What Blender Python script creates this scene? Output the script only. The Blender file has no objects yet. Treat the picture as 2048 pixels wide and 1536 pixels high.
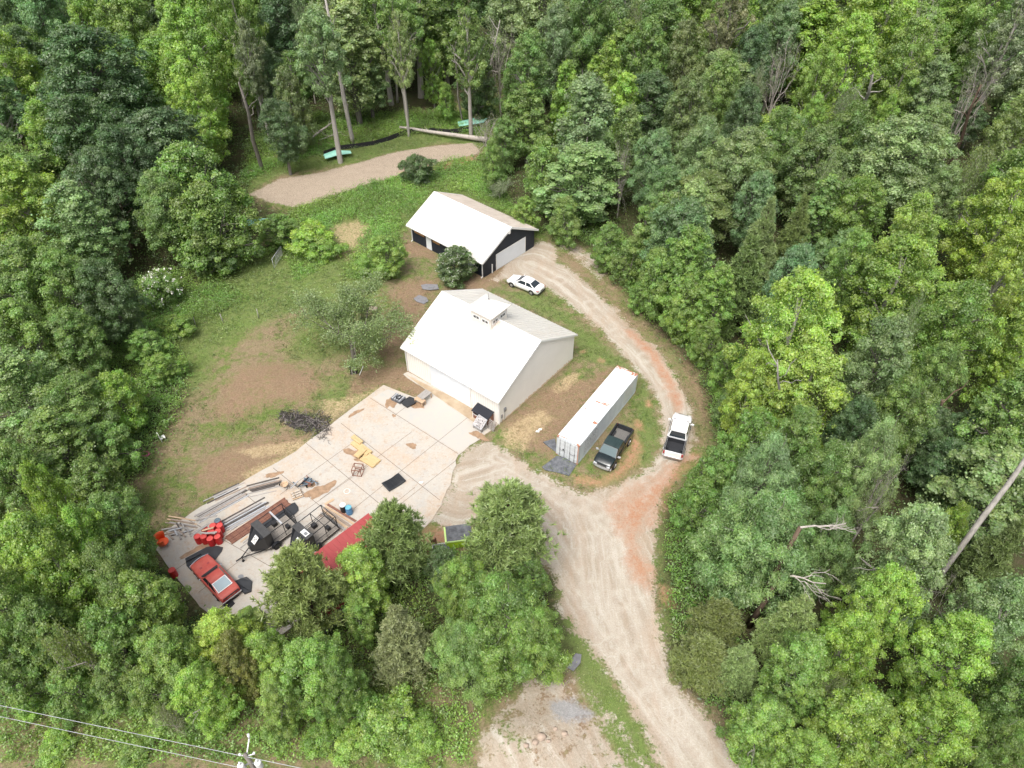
import bpy, math, random
import numpy as np
from mathutils import Vector, Matrix
from mathutils.geometry import tessellate_polygon
R = math.radians
rnd = random.Random(7)
S = bpy.context.scene
COL = S.collection

# ------------------------------------------------------------ camera, sky, sun, exposure
FPX, PITCH, CH = 1420.0, R(43.03), 52.17      # focal length in pixels of a 2048 px wide frame, tilt below the horizon, height
cd = bpy.data.cameras.new('camera'); cam = bpy.data.objects.new('camera', cd); COL.objects.link(cam)
cam.location = (0, 0, CH); cam.rotation_euler = (math.pi/2-PITCH, 0, 0)
cd.sensor_width = 36; cd.lens = 36*FPX/2048; cd.clip_start = .5; cd.clip_end = 4000
S.camera = cam
w = bpy.data.worlds.new('World'); S.world = w; w.use_nodes = True
nt = w.node_tree; sky = nt.nodes.new('ShaderNodeTexSky'); sky.sky_type = 'NISHITA'; sky.sun_disc = False
SUN_EL, SUN_AZ = R(62), R(205)              # azimuth clockwise from +Y
sky.sun_elevation = SUN_EL; sky.sun_rotation = SUN_AZ; sky.dust_density = 6; sky.air_density = .7; sky.ozone_density = .4
bg = nt.nodes['Background']; hs_ = nt.nodes.new('ShaderNodeHueSaturation'); hs_.inputs['Saturation'].default_value = .45   # cloud veil over the blue
nt.links.new(sky.outputs[0], hs_.inputs['Color']); nt.links.new(hs_.outputs[0], bg.inputs[0]); bg.inputs[1].default_value = .15
sl = bpy.data.lights.new('sun', 'SUN'); so = bpy.data.objects.new('sun', sl); COL.objects.link(so)
sl.energy = 1.25; sl.angle = R(30); sl.color = (1, .965, .91); so.location = (-60, -40, 120)
sd = Vector((math.sin(SUN_AZ)*math.cos(SUN_EL), math.cos(SUN_AZ)*math.cos(SUN_EL), math.sin(SUN_EL)))
so.rotation_euler = sd.to_track_quat('Z', 'Y').to_euler()
S.view_settings.view_transform = 'Standard'; S.view_settings.look = 'None'
S.view_settings.exposure = .77; S.view_settings.gamma = 1
S.render.engine = 'CYCLES'
S.cycles.max_bounces = 5; S.cycles.diffuse_bounces = 3; S.cycles.glossy_bounces = 2; S.cycles.transmission_bounces = 3
S.cycles.caustics_reflective = False; S.cycles.caustics_refractive = False
S.cycles.use_adaptive_sampling = True; S.cycles.adaptive_threshold = .018; S.cycles.use_denoising = True; S.cycles.denoising_prefilter = 'NONE'; S.cycles.sample_clamp_indirect = 4

def P(u, v, z=0.0):
    """the point of the plane at height z seen at photo pixel (u, v)"""
    a, b = (u-1024)/FPX, (768-v)/FPX
    dx, dy, dz = a, math.cos(PITCH)+b*math.sin(PITCH), -math.sin(PITCH)+b*math.cos(PITCH)
    t = (z-CH)/dz
    return Vector((dx*t, dy*t, z))
def proj(x, y, z):
    fy, fz = math.cos(PITCH), -math.sin(PITCH)
    d = y*fy+(z-CH)*fz
    return 1024+FPX*x/d, 768-FPX*(y*math.sin(PITCH)+(z-CH)*math.cos(PITCH))/d, d

# ------------------------------------------------------------ materials
def mat(name, col, rough=.7, metal=0.0, noise=0.0, scale=3.0, col2=None, bump=0.0, spec=.5, coords='Object', stretch=None, detail=6, coat=0):
    m = bpy.data.materials.new(name); m.use_nodes = True; n = m.node_tree; b = n.nodes['Principled BSDF']
    b.inputs['Base Color'].default_value = (*col, 1); b.inputs['Roughness'].default_value = rough
    b.inputs['Metallic'].default_value = metal; b.inputs['Specular IOR Level'].default_value = spec
    if coat: b.inputs['Coat Weight'].default_value = coat; b.inputs['Coat Roughness'].default_value = .08
    if noise or col2 or bump:
        tc = n.nodes.new('ShaderNodeTexCoord'); no = n.nodes.new('ShaderNodeTexNoise')
        no.inputs['Scale'].default_value = scale; no.inputs['Detail'].default_value = detail; no.inputs['Roughness'].default_value = .65
        src = tc.outputs[coords]
        if stretch:
            mp = n.nodes.new('ShaderNodeMapping'); mp.inputs['Scale'].default_value = stretch
            n.links.new(src, mp.inputs[0]); src = mp.outputs[0]
        n.links.new(src, no.inputs[0])
        if noise or col2:
            rp = n.nodes.new('ShaderNodeMapRange'); rp.inputs[1].default_value = .35; rp.inputs[2].default_value = .65
            n.links.new(no.outputs[0], rp.inputs[0])
            mx = n.nodes.new('ShaderNodeMix'); mx.data_type = 'RGBA'
            c2 = col2 or tuple(c*(1-noise) for c in col)
            mx.inputs[6].default_value = (*col, 1); mx.inputs[7].default_value = (*c2, 1)
            n.links.new(rp.outputs[0], mx.inputs[0]); n.links.new(mx.outputs[2], b.inputs['Base Color'])
        if bump:
            bp = n.nodes.new('ShaderNodeBump'); bp.inputs['Strength'].default_value = bump; bp.inputs['Distance'].default_value = .05
            n.links.new(no.outputs[0], bp.inputs['Height']); n.links.new(bp.outputs[0], b.inputs['Normal'])
    return m

# ------------------------------------------------------------ objects
def tag(o, label=None, cat=None, group=None, kind=None):
    if label: o['label'] = label
    if cat: o['category'] = cat
    if group: o['group'] = group
    if kind: o['kind'] = kind
    return o
def empty(name, loc=(0, 0, 0), rz=0, label=None, cat=None, group=None):
    o = bpy.data.objects.new(name, None); COL.objects.link(o); o.location = loc; o.rotation_euler = (0, 0, rz)
    o.empty_display_size = .3
    return tag(o, label, cat, group)
class MB:
    """collects shapes and links them as one mesh object"""
    def __init__(s): s.v = []; s.f = []; s.m = []; s.mi = 0; s.sm = []
    def add(s, vs, fs, smooth=False, M=None):
        k = len(s.v)
        s.v += [tuple(M @ Vector(p)) if M is not None else tuple(p) for p in vs]
        s.f += [tuple(k+i for i in f) for f in fs]; s.m += [s.mi]*len(fs); s.sm += [smooth]*len(fs); return s
    def box(s, c, d, M=None, rz=0, taper=1.0):
        x, y, z = d[0]/2, d[1]/2, d[2]/2
        vs = [(-x, -y, -z), (x, -y, -z), (x, y, -z), (-x, y, -z)]+[(a*taper, b*taper, z) for a, b in ((-x, -y), (x, -y), (x, y), (-x, y))]
        T = Matrix.Translation(c) @ Matrix.Rotation(rz, 4, 'Z')
        if M is not None: T = M @ T
        return s.add(vs, [(3, 2, 1, 0), (4, 5, 6, 7), (0, 1, 5, 4), (1, 2, 6, 5), (2, 3, 7, 6), (3, 0, 4, 7)], M=T)
    def bx(s, x0, x1, y0, y1, z0, z1, M=None):
        return s.box(((x0+x1)/2, (y0+y1)/2, (z0+z1)/2), (abs(x1-x0), abs(y1-y0), abs(z1-z0)), M=M)
    def bar(s, a, b, w, h=None, roll=0):
        """square bar from a to b"""
        a, b = Vector(a), Vector(b); h = h or w; d = b-a; L = d.length
        if L < 1e-6: return s
        q = d.to_track_quat('X', 'Z').to_matrix().to_4x4()
        T = Matrix.Translation((a+b)/2) @ q @ Matrix.Rotation(roll, 4, 'X')
        return s.box((0, 0, 0), (L, w, h), M=T)
    def tube(s, pts, rad, n=8, cap=True, smooth=True):
        pts = [Vector(p) for p in pts]; rad = rad if isinstance(rad, (list, tuple)) else [rad]*len(pts)
        vs = []; fs = []
        for i, p in enumerate(pts):
            d = (pts[min(i+1, len(pts)-1)]-pts[max(i-1, 0)]).normalized()
            u = d.cross(Vector((.31, .2, .93) if abs(d.z) < .9 else (1, .1, 0))).normalized(); t = d.cross(u)
            for k in range(n):
                an = 2*math.pi*k/n; vs.append(p+(u*math.cos(an)+t*math.sin(an))*rad[i])
            if i:
                for k in range(n):
                    a, b = (i-1)*n+k, (i-1)*n+(k+1) % n; fs.append((a, a+n, b+n, b))
        if cap: fs += [tuple(range(n)), tuple(range(len(vs)-1, len(vs)-n-1, -1))]
        return s.add(vs, fs, smooth)
    def cyl(s, c, r, h, n=24, axis='Z', r2=None, M=None):
        r2 = r if r2 is None else r2
        vs = [(r*math.cos(2*math.pi*k/n), r*math.sin(2*math.pi*k/n), -h/2) for k in range(n)]+[(r2*math.cos(2*math.pi*k/n), r2*math.sin(2*math.pi*k/n), h/2) for k in range(n)]
        fs = [tuple(range(n-1, -1, -1)), tuple(range(n, 2*n))]+[(k, (k+1) % n, n+(k+1) % n, n+k) for k in range(n)]
        T = Matrix.Translation(c)
        if axis == 'Y': T = T @ Matrix.Rotation(math.pi/2, 4, 'X')
        if axis == 'X': T = T @ Matrix.Rotation(math.pi/2, 4, 'Y')
        if M is not None: T = M @ T
        return s.add(vs, fs, M=T)
    def lathe(s, prof, n=28, c=(0, 0, 0), M=None):
        vs = [(r*math.cos(2*math.pi*k/n), r*math.sin(2*math.pi*k/n), z) for r, z in prof for k in range(n)]
        fs = [(i*n+k, i*n+(k+1) % n, (i+1)*n+(k+1) % n, (i+1)*n+k) for i in range(len(prof)-1) for k in range(n)]
        fs += [tuple(range(n-1, -1, -1)), tuple(range(len(vs)-n, len(vs)))]
        T = Matrix.Translation(c)
        if M is not None: T = M @ T
        return s.add(vs, fs, M=T)
    def prism(s, poly, z0, z1, M=None):
        """a flat outline given thickness; poly may be concave; z1 may be a list of top heights"""
        n = len(poly); z1s = z1 if isinstance(z1, (list, tuple)) else [z1]*n
        area = sum(poly[i][0]*poly[(i+1) % n][1]-poly[(i+1) % n][0]*poly[i][1] for i in range(n))
        if area < 0: poly = list(poly)[::-1]; z1s = list(z1s)[::-1]
        vs = [(p[0], p[1], z0) for p in poly]+[(p[0], p[1], z) for p, z in zip(poly, z1s)]
        tr = tessellate_polygon([[Vector((p[0], p[1], 0)) for p in poly]])
        fs = []
        for t in tr:
            a, b, c = [Vector((poly[i][0], poly[i][1], 0)) for i in t]
            if (b-a).cross(c-a).z < 0: t = (t[0], t[2], t[1])
            fs.append(tuple(n+i for i in t)); fs.append(tuple(reversed(t)))
        fs += [(i, (i+1) % n, n+(i+1) % n, n+i) for i in range(n)]
        return s.add(vs, fs, M=M)
    def quad(s, a, b, c, d, th=.01):
        a, b, c, d = map(Vector, (a, b, c, d)); nn = (b-a).cross(d-a).normalized()*th
        return s.add([a, b, c, d, a-nn, b-nn, c-nn, d-nn], [(0, 1, 2, 3), (7, 6, 5, 4), (0, 4, 5, 1), (1, 5, 6, 2), (2, 6, 7, 3), (3, 7, 4, 0)])
    def build(s, name, m, parent=None, bevel=0, auto=None):
        me = bpy.data.meshes.new(name); me.from_pydata(s.v, [], s.f)
        for mm in (m if isinstance(m, (list, tuple)) else [m]): me.materials.append(mm)
        me.polygons.foreach_set('material_index', s.m); me.polygons.foreach_set('use_smooth', [bool(x) for x in s.sm]); me.update()
        o = bpy.data.objects.new(name, me); COL.objects.link(o)
        if parent: o.parent = parent
        if bevel:
            b = o.modifiers.new('bevel', 'BEVEL'); b.width = bevel; b.segments = 2; b.limit_method = 'ANGLE'; b.angle_limit = R(35)
        return o
def kids(o): return [c for c in bpy.data.objects if c.parent == o]
KC = {}
def copy_tree(o, parent=None):
    c = o.copy(); COL.objects.link(c)
    if parent: c.parent = parent
    ks = KC.get(o.name)
    if ks is None: ks = KC[o.name] = kids(o)
    for k in ks: copy_tree(k, c)
    return c

# ------------------------------------------------------------ ground
SLAB = [(767.5, 770.5), (828, 795), (862.7, 786.4), (840, 772), (815, 757), (806, 749), (816, 744), (940, 812), (998, 848), (985, 857), (970, 867), (960, 877), (948, 887), (930, 900), (916.4, 908.4),
        (913, 920), (911.6, 930), (908, 945), (904, 960), (894, 980), (885, 1001), (876, 1022), (866, 1040), (850, 1052), (780, 1115), (640, 1215), (520, 1300), (400, 1214), (345, 1145), (312, 1100), (322, 1072),
        (352, 1048), (400, 1015), (445, 990), (492, 960), (526, 940), (560, 922), (592, 903), (620, 880), (660, 851), (700, 820), (735, 794)]
RG = {  # surface outlines seen from the drone, laid on the ground: name -> list of (polygon, edge softness in m)
 'gravel': [([(1490, 1560), (1462, 1490), (1400, 1421), (1348, 1360), (1330, 1290), (1310, 1216), (1308, 1080), (1322, 985), (1345, 940), (1385, 915), (1390, 870), (1384, 830), (1373, 800), (1350, 750), (1318, 700), (1262, 655), (1233, 620), (1204, 596), (1178, 570), (1150, 545),
     (1112, 521), (1115, 497), (1085, 480), (1050, 495), (1020, 518), (1002, 545), (985, 560), (1040, 560), (1087, 572), (1120, 592), (1148, 616), (1183, 641), (1209, 665), (1238, 700), (1283, 750), (1316, 800), (1325, 850),
     (1322, 900), (1296, 938), (1240, 968), (1170, 988), (1140, 975), (1080, 945), (1030, 912), (985, 885), (960, 882), (925, 903), (912, 930), (898, 975), (872, 1035), (880, 1060), (940, 1050), (1060, 1090), (1113, 1160),
     (1118, 1216), (1150, 1262), (1190, 1310), (1223, 1353), (1261, 1421), (1302, 1489), (1335, 1560)], 1.3),
     ([(965, 1560), (967, 1489), (985, 1440), (1020, 1412), (1045, 1402), (1052, 1365), (1090, 1342), (1118, 1350), (1130, 1400), (1172, 1430), (1220, 1480), (1240, 1560)], .9, .62),
     ([(1168, 500), (1195, 520), (1209, 545), (1200, 560), (1180, 540), (1140, 505), (1120, 490), (1140, 480)], 1.2, .58), ([(1130, 1330), (1180, 1390), (1240, 1460), (1300, 1560), (1240, 1560), (1160, 1420), (1110, 1350)], 1.0, .43), ([(860, 1040), (915, 940), (960, 890), (1010, 900), (900, 1060)], 1.2, .6)],
 'clay': [([(1215, 1005), (1280, 968), (1345, 930), (1392, 905), (1380, 935), (1338, 985), (1305, 1050), (1240, 1075)], 1.4, .66), ([(1250, 1000), (1290, 975), (1335, 950), (1338, 985), (1295, 1040), (1268, 1085), (1292, 1120), (1310, 1140), (1300, 1180), (1270, 1165), (1250, 1130), (1248, 1060)], .9),
     ([(1150, 950), (1200, 955), (1240, 925), (1262, 880), (1262, 855), (1285, 890), (1275, 930), (1245, 955), (1200, 972), (1155, 968)], .8),
     ([(1240, 655), (1265, 660), (1312, 700), (1342, 750), (1368, 800), (1360, 835), (1340, 800), (1325, 760), (1295, 712)], .6),
     ([(1268, 838), (1285, 842), (1290, 862), (1270, 862)], .5), ([(1290, 800), (1302, 800), (1304, 815), (1292, 812)], .4), ([(1160, 700), (1172, 698), (1172, 706), (1160, 706)], .4), ([(1196, 718), (1212, 719), (1208, 727), (1196, 725)], .4),
     ([(1320, 1170), (1348, 1180), (1345, 1215), (1322, 1205)], .6), ([(800, 345), (800, 350), (860, 350), (960, 318), (955, 310)], .8),
     ([(840, 1060), (900, 1050), (915, 1100), (870, 1130), (835, 1100)], 1.0), ([(1290, 960), (1400, 915), (1390, 900), (1330, 935)], .6)],
 'brown': [([(262, 985), (300, 925), (350, 870), (385, 800), (430, 740), (520, 670), (620, 620), (760, 600), (790, 640), (790, 720), (770, 765), (620, 878), (490, 965), (400, 1020), (320, 1055), (285, 1040)], 3, .31), ([(1110, 500), (1215, 540), (1290, 640), (1400, 760), (1425, 870), (1390, 900), (1380, 800), (1330, 710), (1270, 655), (1180, 570)], 1.5, .5), ([(440, 775), (490, 735), (560, 722), (625, 742), (655, 775), (610, 800), (540, 812), (480, 840), (425, 835)], 2.0),
     ([(390, 960), (400, 930), (470, 890), (560, 870), (625, 868), (560, 924), (490, 968), (440, 985), (400, 985)], 1.6),
     ([(800, 560), (880, 555), (860, 610), (820, 660), (800, 720), (770, 740), (760, 700), (790, 640), (780, 590)], 1.8),
     ([(740, 735), (830, 735), (862, 786), (828, 795), (768, 770), (720, 790), (690, 800), (700, 760)], .8),
     ([(810, 480), (865, 495), (880, 520), (830, 515), (805, 500)], .8), ([(965, 545), (1040, 500), (1100, 478), (1110, 500), (1050, 540), (990, 570), (940, 590), (880, 580), (900, 560)], 1.2),
     ([(1005, 850), (1060, 800), (1110, 765), (1170, 760), (1215, 735), (1235, 735), (1200, 780), (1150, 840), (1112, 880), (1105, 915), (1060, 900)], 1.0),
     ([(1320, 600), (1345, 650), (1390, 720), (1420, 800), (1425, 850), (1400, 860), (1385, 790), (1350, 710), (1300, 640)], 1.2),
     ([(1030, 1410), (1060, 1370), (1110, 1345), (1150, 1350), (1150, 1400), (1200, 1440), (1180, 1500), (1100, 1560), (1040, 1560), (1050, 1470)], 1.0)],
 'straw': [([(1005, 865), (1040, 835), (1090, 818), (1102, 835), (1070, 870), (1045, 900), (1010, 895)], .8), ([(1105, 775), (1140, 745), (1165, 745), (1140, 775), (1110, 785)], .7),
     ([(465, 905), (550, 887), (640, 878), (600, 902), (510, 915)], .7), ([(655, 455), (715, 438), (745, 455), (735, 490), (700, 520), (665, 515), (680, 490)], 1.4), ([(640, 800), (720, 790), (760, 775), (700, 815), (660, 845)], .8),
     ([(480, 950), (560, 915), (600, 900), (560, 925), (500, 960)], .5)],
 'lush': [([(1005, 580), (1080, 592), (1150, 640), (1210, 690), (1260, 730), (1298, 790), (1312, 850), (1308, 920), (1270, 935), (1230, 965), (1180, 975), (1230, 900), (1270, 850), (1285, 780), (1270, 735), (1215, 735), (1160, 715), (1150, 660), (1060, 615), (990, 580)], 1.5),
     ([(1330, 700), (1350, 690), (1420, 800), (1430, 860), (1400, 860), (1385, 780)], 1.5),
     ([(590, 640), (680, 600), (700, 640), (700, 700), (640, 730), (580, 715)], 2.5), ([(640, 760), (730, 760), (720, 800), (670, 830), (640, 800)], 1.8), ([(380, 700), (430, 690), (420, 760), (370, 800)], 2.0),
     ([(300, 620), (420, 560), (560, 500), (600, 400), (860, 300), (1010, 330), (1090, 470), (980, 460), (880, 400), (800, 470), (800, 530), (760, 580), (600, 620), (470, 675), (330, 760)], 2.0),
     ([(480, 350), (640, 300), (800, 245), (1000, 200), (1000, 290), (880, 285), (720, 320), (560, 350), (490, 385)], 1.5),
     ([(1105, 1140), (1330, 1560), (1255, 1560), (1180, 1420), (1120, 1310)], .8), ([(1330, 1000), (1420, 1000), (1440, 1300), (1345, 1290), (1318, 1180), (1312, 1060)], 1.4)],
 'dust': [([(1100, 1405), (1150, 1400), (1190, 1430), (1165, 1452), (1110, 1438)], .7)],
 'chips': [([(497, 388), (560, 357), (640, 345), (720, 325), (800, 302), (880, 290), (945, 285), (962, 305), (900, 320), (850, 335), (780, 357), (720, 372), (650, 397), (592, 414), (545, 405)], .7)],
}
FOREST_OPEN = [(480, 375), (500, 320), (640, 275), (800, 225), (1000, 190), (985, 330), (1010, 400), (1085, 465), (1150, 475), (1225, 540), (1290, 640), (1345, 690), (1405, 760), (1440, 900), (1430, 960), (1330, 990), (1318, 1100), (1340, 1250),
    (1350, 1360), (1450, 1430), (1500, 1560), (-60, 1560), (-60, 1372), (250, 1375), (640, 1360), (1130, 1350), (1120, 1150), (860, 1100), (640, 1210), (400, 1210), (312, 1100), (255, 985), (330, 870), (370, 790), (340, 740), (290, 640), (420, 560), (560, 500), (570, 430)]
def wpoly(poly): return np.array([tuple(P(u, v))[:2] for u, v in poly])
def sdist(poly, X, Y):
    """signed distance in metres, positive inside"""
    D = np.full(X.shape, 1e9); ins = np.zeros(X.shape, bool); n = len(poly)
    for i in range(n):
        (x0, y0), (x1, y1) = poly[i], poly[(i+1) % n]
        ex, ey = x1-x0, y1-y0; L2 = ex*ex+ey*ey+1e-9
        t = np.clip(((X-x0)*ex+(Y-y0)*ey)/L2, 0, 1)
        D = np.minimum(D, np.hypot(X-x0-t*ex, Y-y0-t*ey))
        c = ((y0 > Y) != (y1 > Y)) & (X < (x1-x0)*(Y-y0)/(y1-y0+1e-12)+x0); ins ^= c
    return np.where(ins, D, -D)
def axis(a, b, step, lo, hi):
    mid = list(np.arange(a, b, step)); r = []; x = b; st = step
    while x < hi: r.append(x); st *= 1.25; x += st
    r.append(hi); l = []; x = a-step; st = step
    while x > lo: l.append(x); st *= 1.25; x -= st
    l.append(lo); return np.array(l[::-1]+mid+r)
gx = axis(-58, 44, .3, -1500, 1500); gy = axis(16, 128, .3, -600, 3000)
GX, GY = np.meshgrid(gx, gy)
def smooth_noise(X, Y, sc, seed):
    r = np.random.RandomState(seed); T = r.rand(64, 64)
    a, b = X/sc, Y/sc; i, j = np.floor(a).astype(int), np.floor(b).astype(int); fa, fb = a-i, b-j
    fa = fa*fa*(3-2*fa); fb = fb*fb*(3-2*fb); i %= 64; j %= 64; i1, j1 = (i+1) % 64, (j+1) % 64
    return T[i, j]*(1-fa)*(1-fb)+T[i1, j]*fa*(1-fb)+T[i, j1]*(1-fa)*fb+T[i1, j1]*fa*fb
ATT = {}
for k, pl in RG.items():
    a = np.full(GX.shape, -9.0)
    for poly, soft, *cap in pl: a = np.maximum(a, np.minimum(sdist(wpoly(poly), GX, GY)/soft, (cap[0]*2-1) if cap else 9))
    ATT[k] = np.clip(a*.5+.5, 0, 1)
RUTS = [[(1440, 1536), (1350, 1430), (1285, 1310), (1240, 1200), (1225, 1100), (1240, 1010), (1300, 960), (1352, 910), (1352, 850), (1335, 780), (1290, 715), (1235, 665), (1180, 610), (1120, 560), (1060, 530)],
 [(1395, 1536), (1300, 1400), (1220, 1290), (1185, 1180), (1180, 1080), (1150, 1010), (1080, 960), (1000, 915)], [(1455, 1536), (1340, 1380), (1300, 1280), (1275, 1180), (1240, 1090), (1190, 1020), (1100, 975), (1010, 935), (930, 960)], [(1000, 950), (1040, 1010), (1100, 1080), (1170, 1200), (1240, 1320)]]
rut = np.zeros(GX.shape); LAT = np.full(GX.shape, 1e9); LON = np.zeros(GX.shape)
for ln in RUTS:
    w_ = wpoly(ln); s0 = 0
    for (x0, y0), (x1, y1) in zip(w_[:-1], w_[1:]):
        ex, ey = x1-x0, y1-y0; l_ = math.hypot(ex, ey); t = np.clip(((GX-x0)*ex+(GY-y0)*ey)/l_/l_, 0, 1); sgn = ((GX-x0)*ey-(GY-y0)*ex)/l_; d = np.hypot(GX-x0-t*ex, GY-y0-t*ey)*np.sign(sgn)
        m_ = np.abs(d) < np.abs(LAT); LAT = np.where(m_, d, LAT); LON = np.where(m_, s0+t*l_, LON); s0 += l_
    s0 = 0
    for off in (-.8, .8):
        D = np.full(GX.shape, 1e9)
        for (x0, y0), (x1, y1) in zip(w_[:-1], w_[1:]):
            ex, ey = x1-x0, y1-y0; l_ = math.hypot(ex, ey); t = np.clip(((GX-x0)*ex+(GY-y0)*ey)/l_/l_, 0, 1); sgn = ((GX-x0)*ey-(GY-y0)*ex)/l_; d = np.hypot(GX-x0-t*ex, GY-y0-t*ey)*np.sign(sgn)
            D = np.where(np.abs(d-off) < np.abs(D), d-off, D)
        rut = np.maximum(rut, np.clip(1-np.abs(D)/.38, 0, 1))
ATT['rut'] = rut; ATT['lat'] = np.clip(LAT, -30, 30); ATT['lon'] = LON
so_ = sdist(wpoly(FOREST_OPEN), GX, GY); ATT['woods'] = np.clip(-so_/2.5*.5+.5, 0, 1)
slabd = sdist(wpoly(SLAB), GX, GY)
near = (np.abs(GX) < 120) & (GY > -40) & (GY < 260)
GZ = np.where(near, (smooth_noise(GX+500, GY+500, 7, 1)-.5)*.22+(smooth_noise(GX+500, GY+500, 1.6, 2)-.5)*.05, 0)
hard = np.clip(np.maximum(np.maximum(ATT['gravel'], ATT['chips']), 0), 0, 1)
GZ = GZ*(1-hard*.85)
GZ -= .02*ATT['gravel']*0
# mounds of soil and gravel
for (u, v, r_, h_) in ((1100, 1480, 2.4, .7), (1010, 1490, 2.2, .8), (520, 775, 3, .25), (560, 760, 2, .2), (470, 935, 3, .2)):
    c = P(u, v); GZ += h_*np.exp(-((GX-c.x)**2+(GY-c.y)**2)/(r_*r_))
# the slab, the buildings and the vehicles stand on level ground
BARN_O, BARN_A = Vector((-11.81, 57.95, 0)), R(-38.68)
GAR_O, GAR_A = Vector((-14.22, 84.62, 0)), R(-41.52)
def rectpoly(o, a, x0, x1, y0, y1):
    c, s = math.cos(a), math.sin(a); return np.array([(o.x+c*x-s*y, o.y+s*x+c*y) for x, y in ((x0, y0), (x1, y0), (x1, y1), (x0, y1))])
flat = np.clip(np.maximum(np.maximum(slabd, sdist(rectpoly(BARN_O, BARN_A, 0, 13.5, 0, 13.5), GX, GY)), sdist(rectpoly(GAR_O, GAR_A, 0, 14, 0, 11), GX, GY))/1.2+1, 0, 1)
flat = np.maximum(flat, np.clip(sdist(wpoly([(1040, 540), (1100, 560), (1100, 600), (1010, 600), (1000, 550)]), GX, GY)/1+1, 0, 1))
flat = np.maximum(flat, np.clip(sdist(wpoly([(1095, 880), (1250, 730), (1300, 760), (1400, 800), (1400, 930), (1200, 960), (1100, 940)]), GX, GY)/1+1, 0, 1))
GZ = np.where(flat > 0, GZ*(1-flat), GZ)
def gz(x, y):
    i = int(np.clip(np.searchsorted(gx, x), 1, len(gx)-1)); j = int(np.clip(np.searchsorted(gy, y), 1, len(gy)-1))
    return float(GZ[j, i])
def ground_material():
    m = bpy.data.materials.new('ground_surface'); m.use_nodes = True; n = m.node_tree; L = n.links; b = n.nodes['Principled BSDF']
    b.inputs['Roughness'].default_value = .95; b.inputs['Specular IOR Level'].default_value = .15
    tc = n.nodes.new('ShaderNodeTexCoord')
    def noise(sc, det=5, st=None, rough=.6):
        q = n.nodes.new('ShaderNodeTexNoise'); q.inputs['Scale'].default_value = sc; q.inputs['Detail'].default_value = det; q.inputs['Roughness'].default_value = rough
        src = tc.outputs['Object']
        if st:
            mp = n.nodes.new('ShaderNodeMapping'); mp.inputs['Scale'].default_value = st[:3]; mp.inputs['Rotation'].default_value = (0, 0, st[3]); L.new(src, mp.inputs[0]); src = mp.outputs[0]
        L.new(src, q.inputs[0]); return q.outputs[0]
    def rng(x, a, c, lo=0, hi=1):
        q = n.nodes.new('ShaderNodeMapRange'); q.inputs[1].default_value = a; q.inputs[2].default_value = c; q.inputs[3].default_value = lo; q.inputs[4].default_value = hi; L.new(x, q.inputs[0]); return q.outputs[0]
    def mix(f, a, c):
        q = n.nodes.new('ShaderNodeMix'); q.data_type = 'RGBA'
        if isinstance(f, float): q.inputs[0].default_value = f
        else: L.new(f, q.inputs[0])
        for s_, x in ((6, a), (7, c)):
            if isinstance(x, tuple): q.inputs[s_].default_value = (*x, 1)
            else: L.new(x, q.inputs[s_])
        return q.outputs[2]
    def mth(op, a, c):
        q = n.nodes.new('ShaderNodeMath'); q.operation = op
        for s_, x in ((0, a), (1, c)):
            if isinstance(x, (int, float)): q.inputs[s_].default_value = x
            else: L.new(x, q.inputs[s_])
        return q.outputs[0]
    def att(k):
        q = n.nodes.new('ShaderNodeAttribute'); q.attribute_name = k; return q.outputs['Fac']
    edge = mth('ADD', mth('MULTIPLY', mth('SUBTRACT', noise(.7, 6, rough=.75), .5), 1.3), mth('MULTIPLY', mth('SUBTRACT', noise(5, 4), .5), .7))
    def mask(k, a=.38, c=.62, e=1.0):
        return rng(mth('ADD', att(k), mth('MULTIPLY', edge, e)), a, c)
    big, midn, fine, vf = noise(.16, 4), noise(.9, 6, rough=.7), noise(6, 5, rough=.75), noise(22, 4, rough=.8)
    grass = mix(rng(fine, .35, .65), (.07, .115, .025), (.17, .225, .06))
    dry = mix(rng(fine, .3, .7), (.15, .115, .065), (.31, .25, .155))
    base = mix(rng(mth('ADD', mth('MULTIPLY', big, .7), mth('MULTIPLY', midn, .9)), .72, .9), dry, grass)
    lushc = mix(rng(midn, .35, .65), mix(rng(fine, .3, .7), (.075, .14, .025), (.15, .25, .05)), (.16, .19, .07))
    c = mix(mth('MULTIPLY', mask('lush', .3, .7), .85), base, lushc)
    brown = mix(rng(fine, .3, .7), mix(rng(midn, .3, .7), (.14, .09, .055), (.225, .14, .085)), (.31, .225, .15))
    c = mix(mth('MULTIPLY', mask('brown', .3, .75), rng(noise(2.2, 5, rough=.7), .3, .55, .45, 1.0)), c, brown)
    straw = mix(rng(fine, .3, .7), (.30, .225, .115), (.50, .40, .25))
    c = mix(mth('MULTIPLY', mask('straw', .3, .75), rng(noise(3, 4), .3, .6, .35, 1.0)), c, straw)
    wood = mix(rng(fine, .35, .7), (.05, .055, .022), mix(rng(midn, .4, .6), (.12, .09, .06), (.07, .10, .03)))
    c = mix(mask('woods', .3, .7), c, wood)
    chips = mix(rng(fine, .36, .66), mix(rng(midn, .38, .62), (.29, .225, .17), (.20, .15, .11)), (.48, .41, .32))
    c = mix(mask('chips', .4, .6), c, chips)
    gst = noise(.6, 6, (1, .22, 1, .25), .7)
    grav = mix(rng(fine, .32, .7), mix(rng(gst, .35, .65), (.31, .265, .205), (.39, .35, .29)), mix(rng(midn, .4, .6), (.42, .365, .285), (.50, .465, .40)))
    cx = n.nodes.new('ShaderNodeCombineXYZ'); L.new(mth('MULTIPLY', mth('ADD', att('lat'), mth('MULTIPLY', noise(.3, 3), 1.3)), 1.35), cx.inputs[0]); L.new(mth('MULTIPLY', att('lon'), .09), cx.inputs[1])
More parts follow.
